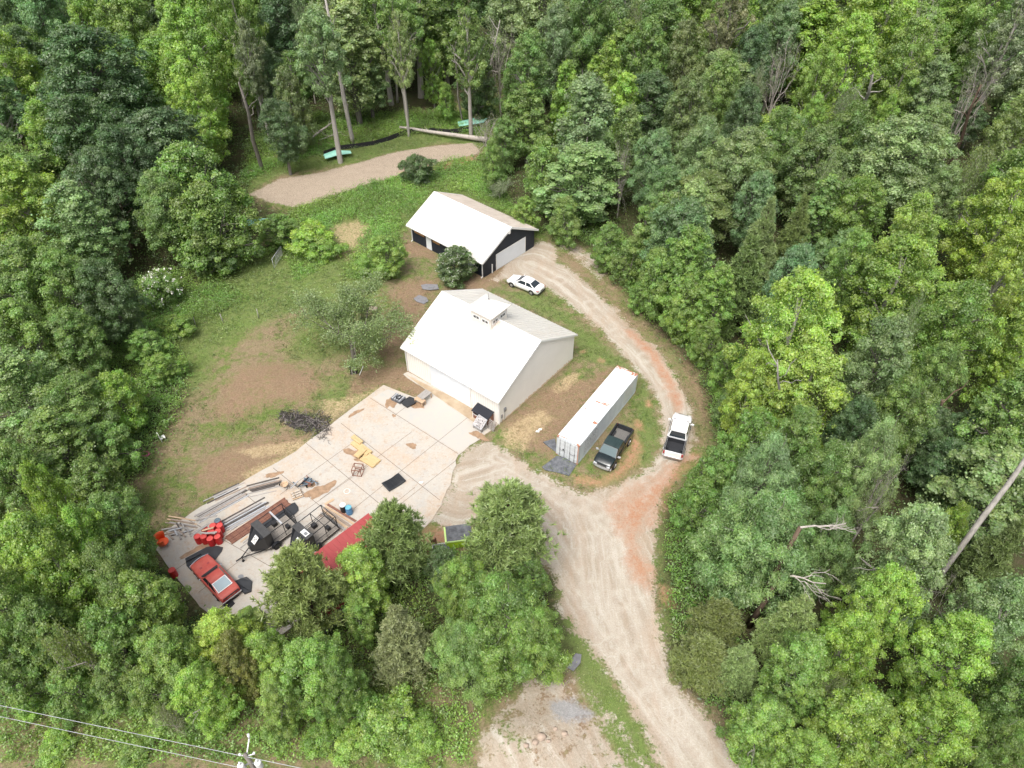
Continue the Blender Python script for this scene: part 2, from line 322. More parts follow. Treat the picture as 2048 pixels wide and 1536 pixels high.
    sn = n.nodes.new('ShaderNodeTexNoise'); sn.inputs['Scale'].default_value = 1; sn.inputs['Detail'].default_value = 5; sn.inputs['Roughness'].default_value = .7; L.new(cx.outputs[0], sn.inputs[0])
    grav = mix(rng(sn.outputs[0], .43, .62, 0, .72), grav, mix(rng(fine, .3, .7), (.28, .215, .155), (.37, .30, .23)))
    grav = mix(rng(sn.outputs[0], .48, .36, 0, .5), grav, (.53, .49, .43))
    grav = mix(mth('MULTIPLY', rng(att('rut'), .0, .9), .45), grav, (.53, .485, .42))
    vz = n.nodes.new('ShaderNodeTexVoronoi'); vz.inputs['Scale'].default_value = 9; L.new(tc.outputs['Object'], vz.inputs[0])
    grav = mix(rng(vz.outputs['Distance'], .14, .0, 0, .3), grav, (.64, .62, .58))
    grav = mix(rng(noise(.35, 5, (1, .3, 1, .1), .7), .50, .70, 0, .65), grav, mix(rng(fine, .3, .7), (.36, .25, .17), (.46, .36, .27)))
    grav = mix(rng(noise(9, 3, rough=.8), .60, .78, 0, .28), grav, (.2, .165, .13))
    c = mix(mask('gravel', .42, .6, 1.1), c, grav)
    c = mix(mth('MULTIPLY', mask('dust', .35, .7), .8), c, mix(rng(fine, .3, .7), (.22, .23, .25), (.38, .385, .39)))
    clay = mix(rng(fine, .3, .7), mix(rng(midn, .3, .7), (.36, .14, .07), (.40, .22, .13)), (.44, .28, .19))
    c = mix(mth('MULTIPLY', mask('clay', .25, .9), rng(noise(1.6, 5), .3, .55, .35, .95)), c, clay)
    c = mix(rng(noise(11, 3, rough=.8), .35, .7, .0, .35), c, mix(.5, c, (.03, .025, .02)))
    L.new(c, b.inputs['Base Color'])
    bp = n.nodes.new('ShaderNodeBump'); bp.inputs['Strength'].default_value = .7; bp.inputs['Distance'].default_value = .08
    L.new(mth('ADD', fine, mth('MULTIPLY', vf, .4)), bp.inputs['Height']); L.new(bp.outputs[0], b.inputs['Normal'])
    return m
GM = ground_material()
def grid_object(name, facemask, label=None):
    ny, nx = GX.shape; idx = np.arange(nx*ny).reshape(ny, nx)
    F = np.stack([idx[:-1, :-1], idx[:-1, 1:], idx[1:, 1:], idx[1:, :-1]], -1)[facemask]
    used, inv = np.unique(F.ravel(), return_inverse=True); nf = len(F)
    me = bpy.data.meshes.new(name); me.vertices.add(len(used)); me.loops.add(nf*4); me.polygons.add(nf)
    co = np.stack([GX.ravel()[used], GY.ravel()[used], GZ.ravel()[used]], 1).astype(np.float32)
    me.vertices.foreach_set('co', co.ravel()); me.loops.foreach_set('vertex_index', inv.astype(np.int32).ravel())
    me.polygons.foreach_set('loop_start', np.arange(0, nf*4, 4, dtype=np.int32))
    me.update(calc_edges=True)
    for k, a in ATT.items():
        at = me.attributes.new(k, 'FLOAT', 'POINT'); at.data.foreach_set('value', a.ravel()[used].astype(np.float32))
    me.materials.append(GM); me.polygons.foreach_set('use_smooth', [True]*nf); me.update()
    o = bpy.data.objects.new(name, me); COL.objects.link(o); tag(o, label, None, None, 'structure'); return o
fm = (ATT['gravel'][:-1, :-1] > .5); fc = (ATT['chips'][:-1, :-1] > .5) & ~fm
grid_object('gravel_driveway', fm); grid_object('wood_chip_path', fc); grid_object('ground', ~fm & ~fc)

# ------------------------------------------------------------ concrete slab
M = {}
def concrete():
    m = mat('concrete', (.60, .555, .49), .9, 0, 0, 1, None, 0, .2); n = m.node_tree; L = n.links; b = n.nodes['Principled BSDF']
    tc = n.nodes.new('ShaderNodeTexCoord')
    def no(sc, d=6, r_=.65):
        q = n.nodes.new('ShaderNodeTexNoise'); q.inputs['Scale'].default_value = sc; q.inputs['Detail'].default_value = d; q.inputs['Roughness'].default_value = r_; L.new(tc.outputs['Object'], q.inputs[0]); return q.outputs[0]
    def mx(f, a, c, lo, hi, amt=1.0):
        r_ = n.nodes.new('ShaderNodeMapRange'); r_.inputs[1].default_value = lo; r_.inputs[2].default_value = hi; r_.inputs[4].default_value = amt; L.new(f, r_.inputs[0])
        q = n.nodes.new('ShaderNodeMix'); q.data_type = 'RGBA'; L.new(r_.outputs[0], q.inputs[0])
        for s_, x in ((6, a), (7, c)):
            if isinstance(x, tuple): q.inputs[s_].default_value = (*x, 1)
            else: L.new(x, q.inputs[s_])
        return q.outputs[2]
    c = mx(no(.25, 4), (.44, .41, .36), (.45, .36, .275), .45, .64, .85)
    c = mx(no(.9), c, (.40, .385, .355), .48, .7)
    c = mx(no(1.7, 8, .8), c, (.34, .22, .14), .53, .72, .85)
    c = mx(no(14, 4), c, (.30, .28, .26), .5, .8, .6)
    c = mx(no(5, 5, .8), c, (.52, .50, .46), .5, .7, .6)
    L.new(c, b.inputs['Base Color']); return m
M['concrete'] = concrete()
M['concrete_clean'] = mat('concrete_clean', (.41, .405, .38), .9, 0, 0, 1.3, (.46, .42, .37), spec=.2)
M['joint'] = mat('concrete_joint', (.17, .13, .1), .95, noise=.4, scale=2)
M['stain'] = mat('wet_stain', (.36, .24, .15), .55, noise=.35, scale=2.5, spec=.4)
M['stain_dark'] = mat('wet_concrete', (.30, .22, .14), .5, 0, 0, .8, (.42, .34, .24), spec=.4)
slab = MB(); wp = [tuple(p) for p in wpoly(SLAB)]
rr = random.Random(3); wp2 = []
for i, p in enumerate(wp):
    q = wp[(i+1) % len(wp)]; d = math.hypot(q[0]-p[0], q[1]-p[1]); k = max(1, int(d/.6)); rag = 8 < i < 24
    for j in range(k):
        t = j/k; a = .14 if rag else .03
        wp2.append((p[0]+(q[0]-p[0])*t+rr.uniform(-a, a), p[1]+(q[1]-p[1])*t+rr.uniform(-a, a)))
slab.prism(wp2, -.1, .05)
slab.mi = 1
def bl(a, b, z=0):  # barn local -> world
    c, s = math.cos(BARN_A), math.sin(BARN_A); return Vector((BARN_O.x+c*a-s*b, BARN_O.y+s*a+c*b, z))
def joint(a, b, w_=.045):
    d = (b-a).normalized(); nn = Vector((-d.y, d.x, 0))*w_/2; k = int((b-a).length/1.0)+1; pts = [a+(b-a)*i/k for i in range(k+1)]
    slab.add([(p+nn*s_)[:2]+(.0545,) if False else ((p+nn*s_).x, (p+nn*s_).y, .0545) for p in pts for s_ in (1, -1)], [(2*i, 2*i+1, 2*i+3, 2*i+2) for i in range(k)])
for u0, v0, u1, v1 in ((741, 797, 916, 908), (682, 847, 880, 1001), (612.5, 887, 800, 1042), (546.6, 936.6, 730, 1085), (492, 990, 610, 1090), (350, 1020+5, 640, 1190)):
    joint(P(u0, v0), P(u1, v1))
for u0, v0, u1, v1 in ((791, 830, 838, 795), (640, 1000, 824, 864), (708, 1018, 936, 835), (800, 1010, 914, 920), (500, 1100, 757, 918), (560, 990, 700, 860+30), (345, 1145, 480, 1050), (398, 1185, 560, 1060), (700, 1080, 830, 975)):
    joint(P(u0, v0), P(u1, v1), .038)
slab.mi = 2   # the newer apron in front of the doors
ap = [P(u, v) for u, v in ((776, 779), (828, 797), (864, 788), (969, 866), (950, 883), (917, 905.5), (745, 796))]
slab.add([(p.x, p.y, .0525) for p in ap], [tuple(range(len(ap)))[::-1]])
slab.mi = 3   # damp strip along the doors
ap = [P(u, v) for u, v in ((812, 750), (942, 812.5), (978, 838), (966, 858), (864, 787.5), (838, 770))]
slab.add([(p.x, p.y, .0565) for p in ap], [tuple(range(len(ap)))])
slab_o = slab.build('concrete_slab', [M['concrete'], M['joint'], M['concrete_clean'], M['stain_dark']]); tag(slab_o, kind='structure')
def fixn(o):
    import bmesh
    b = bmesh.new(); b.from_mesh(o.data)
    for f in b.faces:
        if abs(f.normal.z) > .9 and f.calc_center_median().z > .052 and f.normal.z < 0: f.normal_flip()
    b.to_mesh(o.data); b.free()
fixn(slab_o)
def blob(u, v, rx, ry, rot, seed, n=26):
    r_ = random.Random(seed); c = P(u, v); ph = [r_.uniform(0, 6.28) for _ in range(4)]; out = []
    for k in range(n):
        t = 2*math.pi*k/n; q = 1+.22*math.sin(2*t+ph[0])+.16*math.sin(3*t+ph[1])+.12*math.sin(5*t+ph[2])+.08*math.sin(9*t+ph[3])
        x, y = rx*q*math.cos(t), ry*q*math.sin(t); out.append((c.x+x*math.cos(rot)-y*math.sin(rot), c.y+x*math.sin(rot)+y*math.cos(rot)))
    return out
for i, (u, v, rx, ry, rot) in enumerate(((824, 892, .45, .4, 0), (640, 982, 1.3, .7, .7), (620, 968, .8, .35, .4), (712, 908, 1.2, .5, -.5), (720, 920, .5, .3, 0), (782, 806, .5, .9, 0), (836, 812, .8, .4, -.3), (958, 872, .9, .45, -.5), (788, 832, .22, .2, 0), (712, 826, .8, .25, .6), (548, 950, .8, .3, .5), (398, 1098, 1.4, .3, .6))):
    s_ = MB(); s_.prism(blob(u, v, rx, ry, rot, 40+i), .0505, .0578+.0004*i); s_.build('water_stain', M['stain'], slab_o)
# ------------------------------------------------------------ buildings
def roof_material(name, base, stain, amt, lo=.5, hi=.72, scale=.5, st=(1, .12, 1)):
    m = mat(name, base, .38, .0, 0, 1, None, 0, .4); n = m.node_tree; L = n.links; b = n.nodes['Principled BSDF']
    tc = n.nodes.new('ShaderNodeTexCoord'); mp = n.nodes.new('ShaderNodeMapping'); mp.inputs['Scale'].default_value = st; L.new(tc.outputs['Object'], mp.inputs[0])
    no = n.nodes.new('ShaderNodeTexNoise'); no.inputs['Scale'].default_value = scale; no.inputs['Detail'].default_value = 7; no.inputs['Roughness'].default_value = .7; L.new(mp.outputs[0], no.inputs[0])
    r_ = n.nodes.new('ShaderNodeMapRange'); r_.inputs[1].default_value = lo; r_.inputs[2].default_value = hi; r_.inputs[4].default_value = amt; L.new(no.outputs[0], r_.inputs[0])
    x = n.nodes.new('ShaderNodeMix'); x.data_type = 'RGBA'; x.inputs[6].default_value = (*base, 1); x.inputs[7].default_value = (*stain, 1); L.new(r_.outputs[0], x.inputs[0]); L.new(x.outputs[2], b.inputs['Base Color']); return m
M['roof_white'] = roof_material('white_roof_metal', (.63, .615, .575), (.58, .49, .40), .5, .5, .8, .35, (1, .3, 1))
M['roof_rust'] = roof_material('stained_roof_metal', (.74, .66, .58), (.60, .42, .29), .8, .4, .7, 1.6, (1, .1, 1))
M['roof_brown'] = roof_material('dirty_roof_metal', (.68, .61, .55), (.48, .40, .335), .8, .4, .7, 1.1, (1, .14, 1))
M['roof_red'] = roof_material('red_roof_metal', (.33, .06, .06), (.38, .11, .10), .5, .45, .7, .6)
M['siding'] = mat('cream_stucco', (.84, .815, .77), .85, noise=.05, scale=.6, spec=.2)
M['siding_f'] = mat('cream_siding', (.72, .68, .62), .7, noise=.05, scale=2, spec=.3)
M['trim'] = mat('white_trim', (.78, .78, .77), .5, noise=.06, scale=3)
M['door'] = mat('white_door', (.72, .755, .80), .45, noise=.05, scale=1)
M['dark_wall'] = mat('navy_siding', (.018, .026, .042), .55, noise=.3, scale=3, spec=.4)
M['ply'] = mat('plywood', (.42, .22, .09), .8, noise=.3, scale=4)
M['pipe'] = mat('white_pipe', (.75, .75, .73), .5)
M['base_stain'] = mat('clay_splashed_wall', (.62, .44, .27), .9, 0, 0, 3, (.60, .52, .42))
M['black'] = mat('black_paint', (.012, .013, .016), .4, spec=.5)
M['glass'] = mat('dark_glass', (.02, .028, .035), .08, spec=.8)
M['glass_blue'] = mat('sky_glass', (.06, .10, .11), .2, spec=.3)
M['gray'] = mat('gray_metal', (.28, .29, .30), .5, .4, noise=.3, scale=4)
M['soffit'] = mat('soffit', (.45, .44, .42), .8)
def slope_roof(mb, L, W, he, hr, th=.1, rib=.3, rh=.03, side=0, ext=0):
    """one pitch of a gable roof over b from 0 to W/2 (side 0) or W/2 to W (side 1), with raised ribs"""
    y0, y1 = (0, W/2) if side == 0 else (W, W/2)
    a = [(0, y0, he), (L, y0, he), (L, y1, hr), (0, y1, hr)]
    lo = [(x, y, z-th) for x, y, z in a]
    f = [(0, 1, 2, 3), (7, 6, 5, 4), (0, 4, 5, 1), (1, 5, 6, 2), (3, 2, 6, 7), (0, 3, 7, 4)]
    if side: f = [tuple(reversed(q)) for q in f]
    mb.add(a+lo, f)
    k = int(L/rib); dz = (hr-he)/(y1-y0)
    for i in range(1, k):
        x = L*i/k
        mb.add([(x-.03, y0, he), (x+.03, y0, he), (x+.012, y0, he+rh), (x-.012, y0, he+rh), (x-.03, y1, hr), (x+.03, y1, hr), (x+.012, y1, hr+rh), (x-.012, y1, hr+rh)],
               [(0, 1, 2, 3), (4, 7, 6, 5), (0, 3, 7, 4), (1, 5, 6, 2), (3, 2, 6, 7)])
barn = empty('barn', BARN_O, BARN_A, 'large cream barn with bright white metal roof and a small square cupola', 'barn')
BL, BW, BHE, BHR = 13.47, 13.47, 3.5, 6.95
b_ = MB()
zt = BHE+(.3)*(BHR-BHE)/(BW/2)-.1
pent = [(.3, 0), (BW-.3, 0), (BW-.3, zt), (BW/2, BHR-.1), (.3, zt)]
def gable_walls(mb, L, W, x0, x1, y0, y1, zt, zr):
    for x, sgn in ((x0, -1), (x1, 1)):
        mb.add([(x, y0, 0), (x, y1, 0), (x, y1, zt), (x, W/2, zr), (x, y0, zt)]+[(x-sgn*.15, y0, 0), (x-sgn*.15, y1, 0), (x-sgn*.15, y1, zt), (x-sgn*.15, W/2, zr), (x-sgn*.15, y0, zt)],
               [(0, 1, 2, 3, 4), (9, 8, 7, 6, 5)] if sgn > 0 else [(4, 3, 2, 1, 0), (5, 6, 7, 8, 9)])
    mb.bx(x0+.15, x1-.15, y0, y0+.15, 0, zt); mb.bx(x0+.15, x1-.15, y1-.15, y1, 0, zt)
gable_walls(b_, BL, BW, .2, BL-.2, .3, BW-.3, zt, BHR-.12)
wall_o = b_.build('wall', M['siding'], barn)
s_ = MB()
for i in range(60):
    t = random.Random(i).uniform(.12, .4); y = .32+(BW-.64)*i/60; s_.bx(BL-.199, BL-.192, y, y+(BW-.64)/60, .0, t*(.6+.6*(i/60 if i < 50 else .4)))
s_.build('splash_band', M['base_stain'], barn)
for s in (0, 1):
    r_ = MB(); slope_roof(r_, BL, BW, BHE, BHR, side=s, rib=.42, rh=.05)
    r_.build('roof', M['roof_white'], barn)
r_ = MB(); r_.tube([(0, BW/2, BHR+.0), (BL, BW/2, BHR+.0)], .07, 6); r_.build('ridge_cap', M['trim'], barn)
g_ = MB(); g_.bx(-.02, BL+.02, -.13, -.005, BHE-.16, BHE-.02); g_.build('gutter', M['trim'], barn)
for x in (-.04, BL+.005):
    f_ = MB()
    for (y0, z0, y1, z1) in ((0, BHE, BW/2, BHR), (BW, BHE, BW/2, BHR)):
        f_.add([(x, y0, z0-.2), (x, y1, z1-.2), (x, y1, z1+.04), (x, y0, z0+.04), (x+.035, y0, z0-.2), (x+.035, y1, z1-.2), (x+.035, y1, z1+.04), (x+.035, y0, z0+.04)],
               [(0, 1, 2, 3), (7, 6, 5, 4), (0, 4, 5, 1), (3, 2, 6, 7), (0, 3, 7, 4), (1, 5, 6, 2)])
    f_.build('bargeboard', M['trim'], barn)
w_ = MB()
for x in np.arange(.35, BL-.3, .3): w_.bx(x, x+.05, .285, .2995, .15, zt-.05)
w_.build('front_siding', M['siding_f'], barn)
d_ = MB()
d_.bx(3.9, 9.35, .235, .28, .05, 2.95)
for i in range(1, 5): d_.bx(3.9, 9.35, .23, .2345, .05+.58*i-.012, .05+.58*i+.012)
dd = d_.build('garage_door', M['door'], barn)
t_ = MB(); t_.bx(3.75, 3.89, .22, .283, 0, 3.1); t_.bx(9.36, 9.5, .22, .283, 0, 3.1); t_.bx(3.89, 9.36, .22, .283, 2.96, 3.1); t_.build('door_frame', M['trim'], barn)
for x0 in (.17, BL-.3): t_ = MB(); t_.bx(x0, x0+.13, .27, .284, 0, zt); t_.build('corner_trim', M['trim'], barn)
e_ = MB(); e_.bx(BL-.199, BL-.08, 1.0, 1.28, 1.25, 1.75); e_.cyl((BL-.05, 1.14, 1.6), .09, .1, 14, 'X'); e_.tube([(BL-.14, 1.08, 1.25), (BL-.14, 1.08, .0)], .025, 6); e_.bx(BL-.199, BL-.12, .55, .75, .7, 1.1); e_.tube([(BL-.15, .65, .7), (BL-.15, .65, 0)], .02, 6)
e_.build('electric_meter', M['gray'], barn)
# cupola
cu = MB(); cx, cy = 6.68, BW/2; q = 1.31
cu.bx(cx-q, cx+q, cy-q, cy+q, 5.4, 8.06); cup = cu.build('cupola', M['siding_f'], barn)
cr = MB(); q2 = 1.66; cr.add([(cx-q2, cy-q2, 8.08), (cx+q2, cy-q2, 8.08), (cx+q2, cy+q2, 8.08), (cx-q2, cy+q2, 8.08), (cx, cy, 8.92)]+[(cx-q2, cy-q2, 7.99), (cx+q2, cy-q2, 7.99), (cx+q2, cy+q2, 7.99), (cx-q2, cy+q2, 7.99)],
   [(0, 1, 4), (1, 2, 4), (2, 3, 4), (3, 0, 4), (5, 6, 1, 0), (6, 7, 2, 1), (7, 8, 3, 2), (8, 5, 0, 3), (8, 7, 6, 5)])
for a in ((-q2, -q2), (q2, -q2), (q2, q2), (-q2, q2)): cr.tube([(cx+a[0], cy+a[1], 8.09), (cx, cy, 8.93)], .035, 5)
cr.build('cupola_roof', M['roof_white'], cup)
cr = MB(); cr.tube([(cx, cy, 8.9), (cx, cy, 9.75)], .022, 6); cr.cyl((cx, cy, 9.0), .07, .12, 10); cr.build('finial', M['gray'], cup)
cr = MB(); cr.bx(cx-q-.04, cx+q+.04, cy-q-.035, cy-q-.004, 6.18, 6.3); cr.build('flashing', M['trim'], cup)
def cup_window(x, y, face):
    f_ = MB()
    if face == 'f':
        f_.bx(x-.5, x+.5, cy-q-.05, cy-q-.003, 6.93, 7.4); f_.mi = 1
        for s in (-.2, .2): f_.bx(x+s-.16, x+s+.16, cy-q-.06, cy-q-.045, 7.03, 7.3)
    else:
        f_.bx(cx+q+.003, cx+q+.05, y-.5, y+.5, 6.93, 7.4); f_.mi = 1
        for s in (-.2, .2): f_.bx(cx+q+.045, cx+q+.06, y+s-.16, y+s+.16, 7.03, 7.3)
    return f_.build('window', [M['trim'], M['glass']], cup)
for s in (-.6, .6): cup_window(cx+s, 0, 'f'); cup_window(0, cy+s, 's')
bs = MB(); dzf = (BHR-BHE)/(BW/2)   # rust run-off on the metal below the cupola
def on_slope(x, b): return (x, b, BHE+min(b, BW-b)*dzf+.0045)
for (x0, x1, b0, b1) in ((5.2, 8.3, 3.2, 5.42),):
    bs.add([on_slope(x0+.2, b0+.4), on_slope((x0+x1)/2, b0), on_slope(x1-.2, b0+.6), on_slope(x1+.2, b1), on_slope(x0, b1)], [(0, 1, 2, 3, 4)])
bs.add([on_slope(8.0, 5.45), on_slope(9.2, 5.6), on_slope(9.4, 6.5), on_slope(8.0, 6.6)], [(0, 1, 2, 3)])
bs.build('rust_runoff', M['roof_rust'], barn)

garage = empty('garage', GAR_O, GAR_A, 'dark navy garage with white metal roof and white double door by the turnaround', 'garage')
GL, GW, GHE, GHR = 14.06, 10.9, 2.55, 5.27
gzt = GHE+.5*(GHR-GHE)/(GW/2)-.1
b_ = MB(); gable_walls(b_, GL, GW, .3, GL-.3, .5, GW-.5, gzt, GHR-.14); b_.build('wall', M['dark_wall'], garage)
b_ = MB()
for y in np.arange(.6, GW-.6, .3): b_.bx(GL-.299, GL-.285, y, y+.03, 0, gzt)
for x in np.arange(.4, GL-.4, .3): b_.bx(x, x+.03, .485, .499, 0, gzt-.02)
b_.build('battens', M['black'], garage)
for s, mm in ((0, 'roof_white'), (1, 'roof_brown')):
    r_ = MB(); slope_roof(r_, GL, GW, GHE, GHR, side=s, rib=.4, rh=.045); r_.build('roof', M[mm], garage)
r_ = MB(); r_.add([(0, GW/2-.25, GHR-.10), (GL, GW/2-.25, GHR-.10), (GL, GW/2, GHR+.035), (0, GW/2, GHR+.035), (GL, GW/2+.25, GHR-.10), (0, GW/2+.25, GHR-.10)], [(0, 1, 2, 3), (3, 2, 4, 5)]); r_.build('ridge_cap', M['trim'], garage)
for x in (-.05, GL+.005):
    f_ = MB()
    for (y0, z0, y1, z1) in ((0, GHE, GW/2, GHR), (GW, GHE, GW/2, GHR)):
        f_.add([(x, y0, z0-.24), (x, y1, z1-.24), (x, y1, z1+.05), (x, y0, z0+.05), (x+.045, y0, z0-.24), (x+.045, y1, z1-.24), (x+.045, y1, z1+.05), (x+.045, y0, z0+.05)],
               [(0, 1, 2, 3), (7, 6, 5, 4), (0, 4, 5, 1), (3, 2, 6, 7), (0, 3, 7, 4), (1, 5, 6, 2)])
    f_.build('bargeboard', M['trim'], garage)
g_ = MB(); g_.bx(-.02, GL+.02, -.13, -.005, GHE-.16, GHE-.01); g_.build('gutter', M['trim'], garage)
d_ = MB(); d_.bx(GL-.298, GL-.25, 2.9, 8.45, .02, 2.25)
for i in range(1, 4): d_.bx(GL-.25, GL-.246, 2.9, 8.45, .02+.56*i-.012, .02+.56*i+.012)
d_.build('garage_door', M['door'], garage)
t_ = MB(); t_.bx(GL-.298, GL-.235, 2.78, 2.895, 0, 2.36); t_.bx(GL-.298, GL-.235, 8.455, 8.57, 0, 2.36); t_.bx(GL-.298, GL-.235, 2.895, 8.455, 2.255, 2.36); t_.build('door_frame', M['trim'], garage)
for x, y, z1 in ((.45, .4, 2.42), (GL-.45, .4, 2.42)):
    t_ = MB(); t_.bx(x-.05, x+.05, y-.05, y+.05, .1, z1); t_.bar((x, y, .15), (x, y-.25, .05), .09); t_.build('downspout', M['pipe'], garage)
t_ = MB(); t_.bx(GL-.29, GL-.18, 1.95, 2.05, 0, 1.3); t_.build('vent_pipe', M['pipe'], garage)
t_ = MB(); t_.bx(GL-.04, GL+.1, GW/2-.55, GW/2-.25, GHR-.75, GHR-.35); t_.build('gable_lamp', M['trim'], garage)
for (x0, x1, z0, z1, m, nme) in ((.9, 2.9, 1.55, 2.3, 'ply', 'boarded_window'), (3.2, 4.2, .05, 2.15, 'door', 'side_door'), (4.5, 5.8, 1.5, 2.2, 'ply', 'boarded_window'), (11.0, 12.0, .05, 2.1, 'door', 'side_door'), (12.3, 13.2, .9, 2.0, 'glass', 'window')):
    t_ = MB(); t_.bx(x0, x1, .44, .484, z0, z1); t_.build(nme, M[m], garage)

# red roofed shed beneath the pines
shed_z = 2.6
A, B_, D_ = P(737, 1026, shed_z), P(548, 1166, shed_z), P(792, 1092, shed_z)
shed = empty('storage_shed', (B_.x, B_.y, .0), math.atan2(A.y-B_.y, A.x-B_.x), 'long open shed with red ribbed metal roof half hidden under the pines by the trailers', 'shed')
SL = (A-B_).length; SW = 5.2
r_ = MB(); r_.add([(0, 0, shed_z), (SL, 0, shed_z), (SL, -SW, shed_z-.5), (0, -SW, shed_z-.5), (0, 0, shed_z-.07), (SL, 0, shed_z-.07), (SL, -SW, shed_z-.57), (0, -SW, shed_z-.57)],
   [(3, 2, 1, 0), (4, 5, 6, 7), (0, 1, 5, 4), (1, 2, 6, 5), (2, 3, 7, 6), (3, 0, 4, 7)])
for i in range(1, int(SL/.45)):
    x = i*.45; r_.bar((x, -.01, shed_z+.012), (x, -SW+.01, shed_z-.488), .045, .035)
r_.build('roof', M['roof_red'], shed)
for i in range(5):
    for y in (-.25, -SW+.25):
        p_ = MB(); p_.bx(.2+i*(SL-.4)/4-.07, .2+i*(SL-.4)/4+.07, y-.07, y+.07, 0, shed_z-.6 if y < -1 else shed_z-.1); p_.build('post', M['gray'], shed)
p_ = MB(); p_.bx(.2, SL-.2, -SW+.1, -SW+.17, 0, shed_z-.6); p_.build('back_wall', M['gray'], shed)

# shipping container
CO = Vector((4.268, 45.886, 0)); CA = R(-34.06); Lc, Wc, Hc = 12.19, 2.44, 2.59
cont = empty('shipping_container', CO, CA, 'long white shipping container with rust spots on its roof beside the green pickup', 'shipping container')
M['cont_side'] = mat('faded_container_paint', (.54, .59, .62), .6, noise=.12, scale=1.5, stretch=(1, 1, .3))
M['cont_roof'] = mat('white_container_roof', (.78, .78, .78), .55, noise=.06, scale=1.5)
M['cont_panel'] = mat('pale_panel', (.62, .65, .67), .6, noise=.15, scale=3)
M['rust'] = mat('rust', (.28, .11, .06), .9, 0, 0, 5, (.46, .25, .17))
M['faded_text'] = mat('faded_marking', (.24, .27, .30), .8, noise=.6, scale=9)
c_ = MB()
def corr(x, side):
    n = 0; y = .2; st = .0
    pts = []
    while y < Lc-.2:
        pts += [(x, y), (x, y+.11), (x-side*.035, y+.15), (x-side*.035, y+.26)]; y += .3
    pts = [(a, min(b, Lc-.2)) for a, b in pts]
    k = len(pts); vs = [(a, b, .18) for a, b in pts]+[(a, b, Hc-.12) for a, b in pts]
    c_.add(vs, [(i, i+1, k+i+1, k+i) if side > 0 else (k+i, k+i+1, i+1, i) for i in range(k-1)])
corr(Wc-.01, 1); corr(.01, -1)
for x in (.0, Wc-.12):
    for y in (0, Lc-.16): c_.bx(x, x+.12, y, y+.16, 0, Hc)
    c_.bx(x, x+.12, .16, Lc-.16, 0, .18); c_.bx(x, x+.12, .16, Lc-.16, Hc-.14, Hc-.02)
c_.bx(.12, Wc-.12, Lc-.12, Lc-.03, .05, Hc-.02); c_.bx(.12, Wc-.12, .03, .12, Hc-.14, Hc-.01); c_.bx(.12, Wc-.12, .03, Lc-.1, .02, .14)
c_.build('side_wall', M['cont_side'], cont)
c_ = MB(); c_.bx(.02, Wc-.02, .1, Lc-.02, Hc-.018, Hc+.01)
for y in np.arange(.5, Lc-.4, .42): c_.bx(.18, Wc-.18, y, y+.2, Hc+.0105, Hc+.024)
c_.build('roof', M['cont_roof'], cont)
rr = random.Random(5)
for (x, y, a, b) in ((Wc-.3, Lc-.25, .5, .3), (.35, Lc-.2, .5, .25), (1.2, Lc-.12, 1.2, .15), (1.35, 6.2, 1.0, .14), (1.7, 6.45, .7, .12), (.7, 6.5, .5, .06), (Wc-.35, 3.6, .45, .3), (.45, 4.7, .7, .06), (.3, 7.8, .3, .06), (1.1, 1.6, .25, .05), (.9, .2, 1.5, .07), (Wc-.2, .16, .3, .18)):
    c_ = MB()
    for j in range(5):
        xx, yy = x+rr.uniform(-.5, .5)*a, y+rr.uniform(-.6, .6)*b; pr = []
        for t in range(9):
            r_ = rr.uniform(.5, 1.1); pr.append((min(Wc-.03, max(.03, xx+a*.4*r_*math.cos(t*.7))), min(Lc-.03, yy+b*.45*r_*math.sin(t*.7))))
        c_.prism(pr, Hc+.011, Hc+.027+j*.0006)
    c_.build('rust_patch', M['rust'], cont)
for x in (.0, Wc-.17):
    for y in (-.012, Lc-.158):
        for z in (0, Hc-.13): c_ = MB(); c_.bx(x-.012, x+.182, y, y+.17, z-.0, z+.142); c_.build('corner_casting', M['rust'], cont)
c_ = MB()
c_.bx(Wc-.12, Wc-.02, -.008, -.002, .14, Hc-.14)
c_.build('rust_streak', M['rust'], cont)
for s in (0, 1):
    d_ = MB(); x0 = .125+s*1.105; d_.bx(x0, x0+1.085, .0, .06, .16, Hc-.15)
    for z in (.55, 1.3, 2.0): d_.bx(x0+.03, x0+1.05, -.018, -.001, z, z+.05)
    dr = d_.build('door', M['cont_panel'], cont)
    for xx in (.28, .8):
        l_ = MB(); l_.tube([(x0+xx, -.045, .12), (x0+xx, -.045, Hc-.12)], .022, 6)
        for z in (.3, 1.1, 2.2): l_.bx(x0+xx-.05, x0+xx+.05, -.05, -.019, z, z+.06)
        l_.build('lock_rod', M['gray'], dr)
    h_ = MB(); h_.bx(x0+.35, x0+.75, -.06, -.03, 1.0, 1.04); h_.build('handle', M['gray'], dr)
d_ = MB(); d_.bx(.7, .86, -.03, -.0185, 1.08, 1.24); d_.build('placard', M['black'], cont)
d_ = MB(); d_.bx(Wc-.012, Wc+.006, 1.05, 3.75, .55, Hc-.25); d_.mi = 1
rr = random.Random(9)
for row in range(6):
    y = 1.15; z = 2.1-row*.27
    while y < 3.5:
        L_ = rr.uniform(.05, .3); d_.bx(Wc+.0045, Wc+.009, y, y+L_, z, z+rr.choice((.03, .05, .12 if row < 3 else .04))); y += L_+rr.uniform(.03, .25)
d_.build('marking_panel', [M['cont_panel'], M['faded_text']], cont)
d_ = MB(); d_.bx(Wc-.012, Wc+.004, 9.3, 11.2, .5, Hc-.2); d_.build('repair_panel', M['cont_panel'], cont)
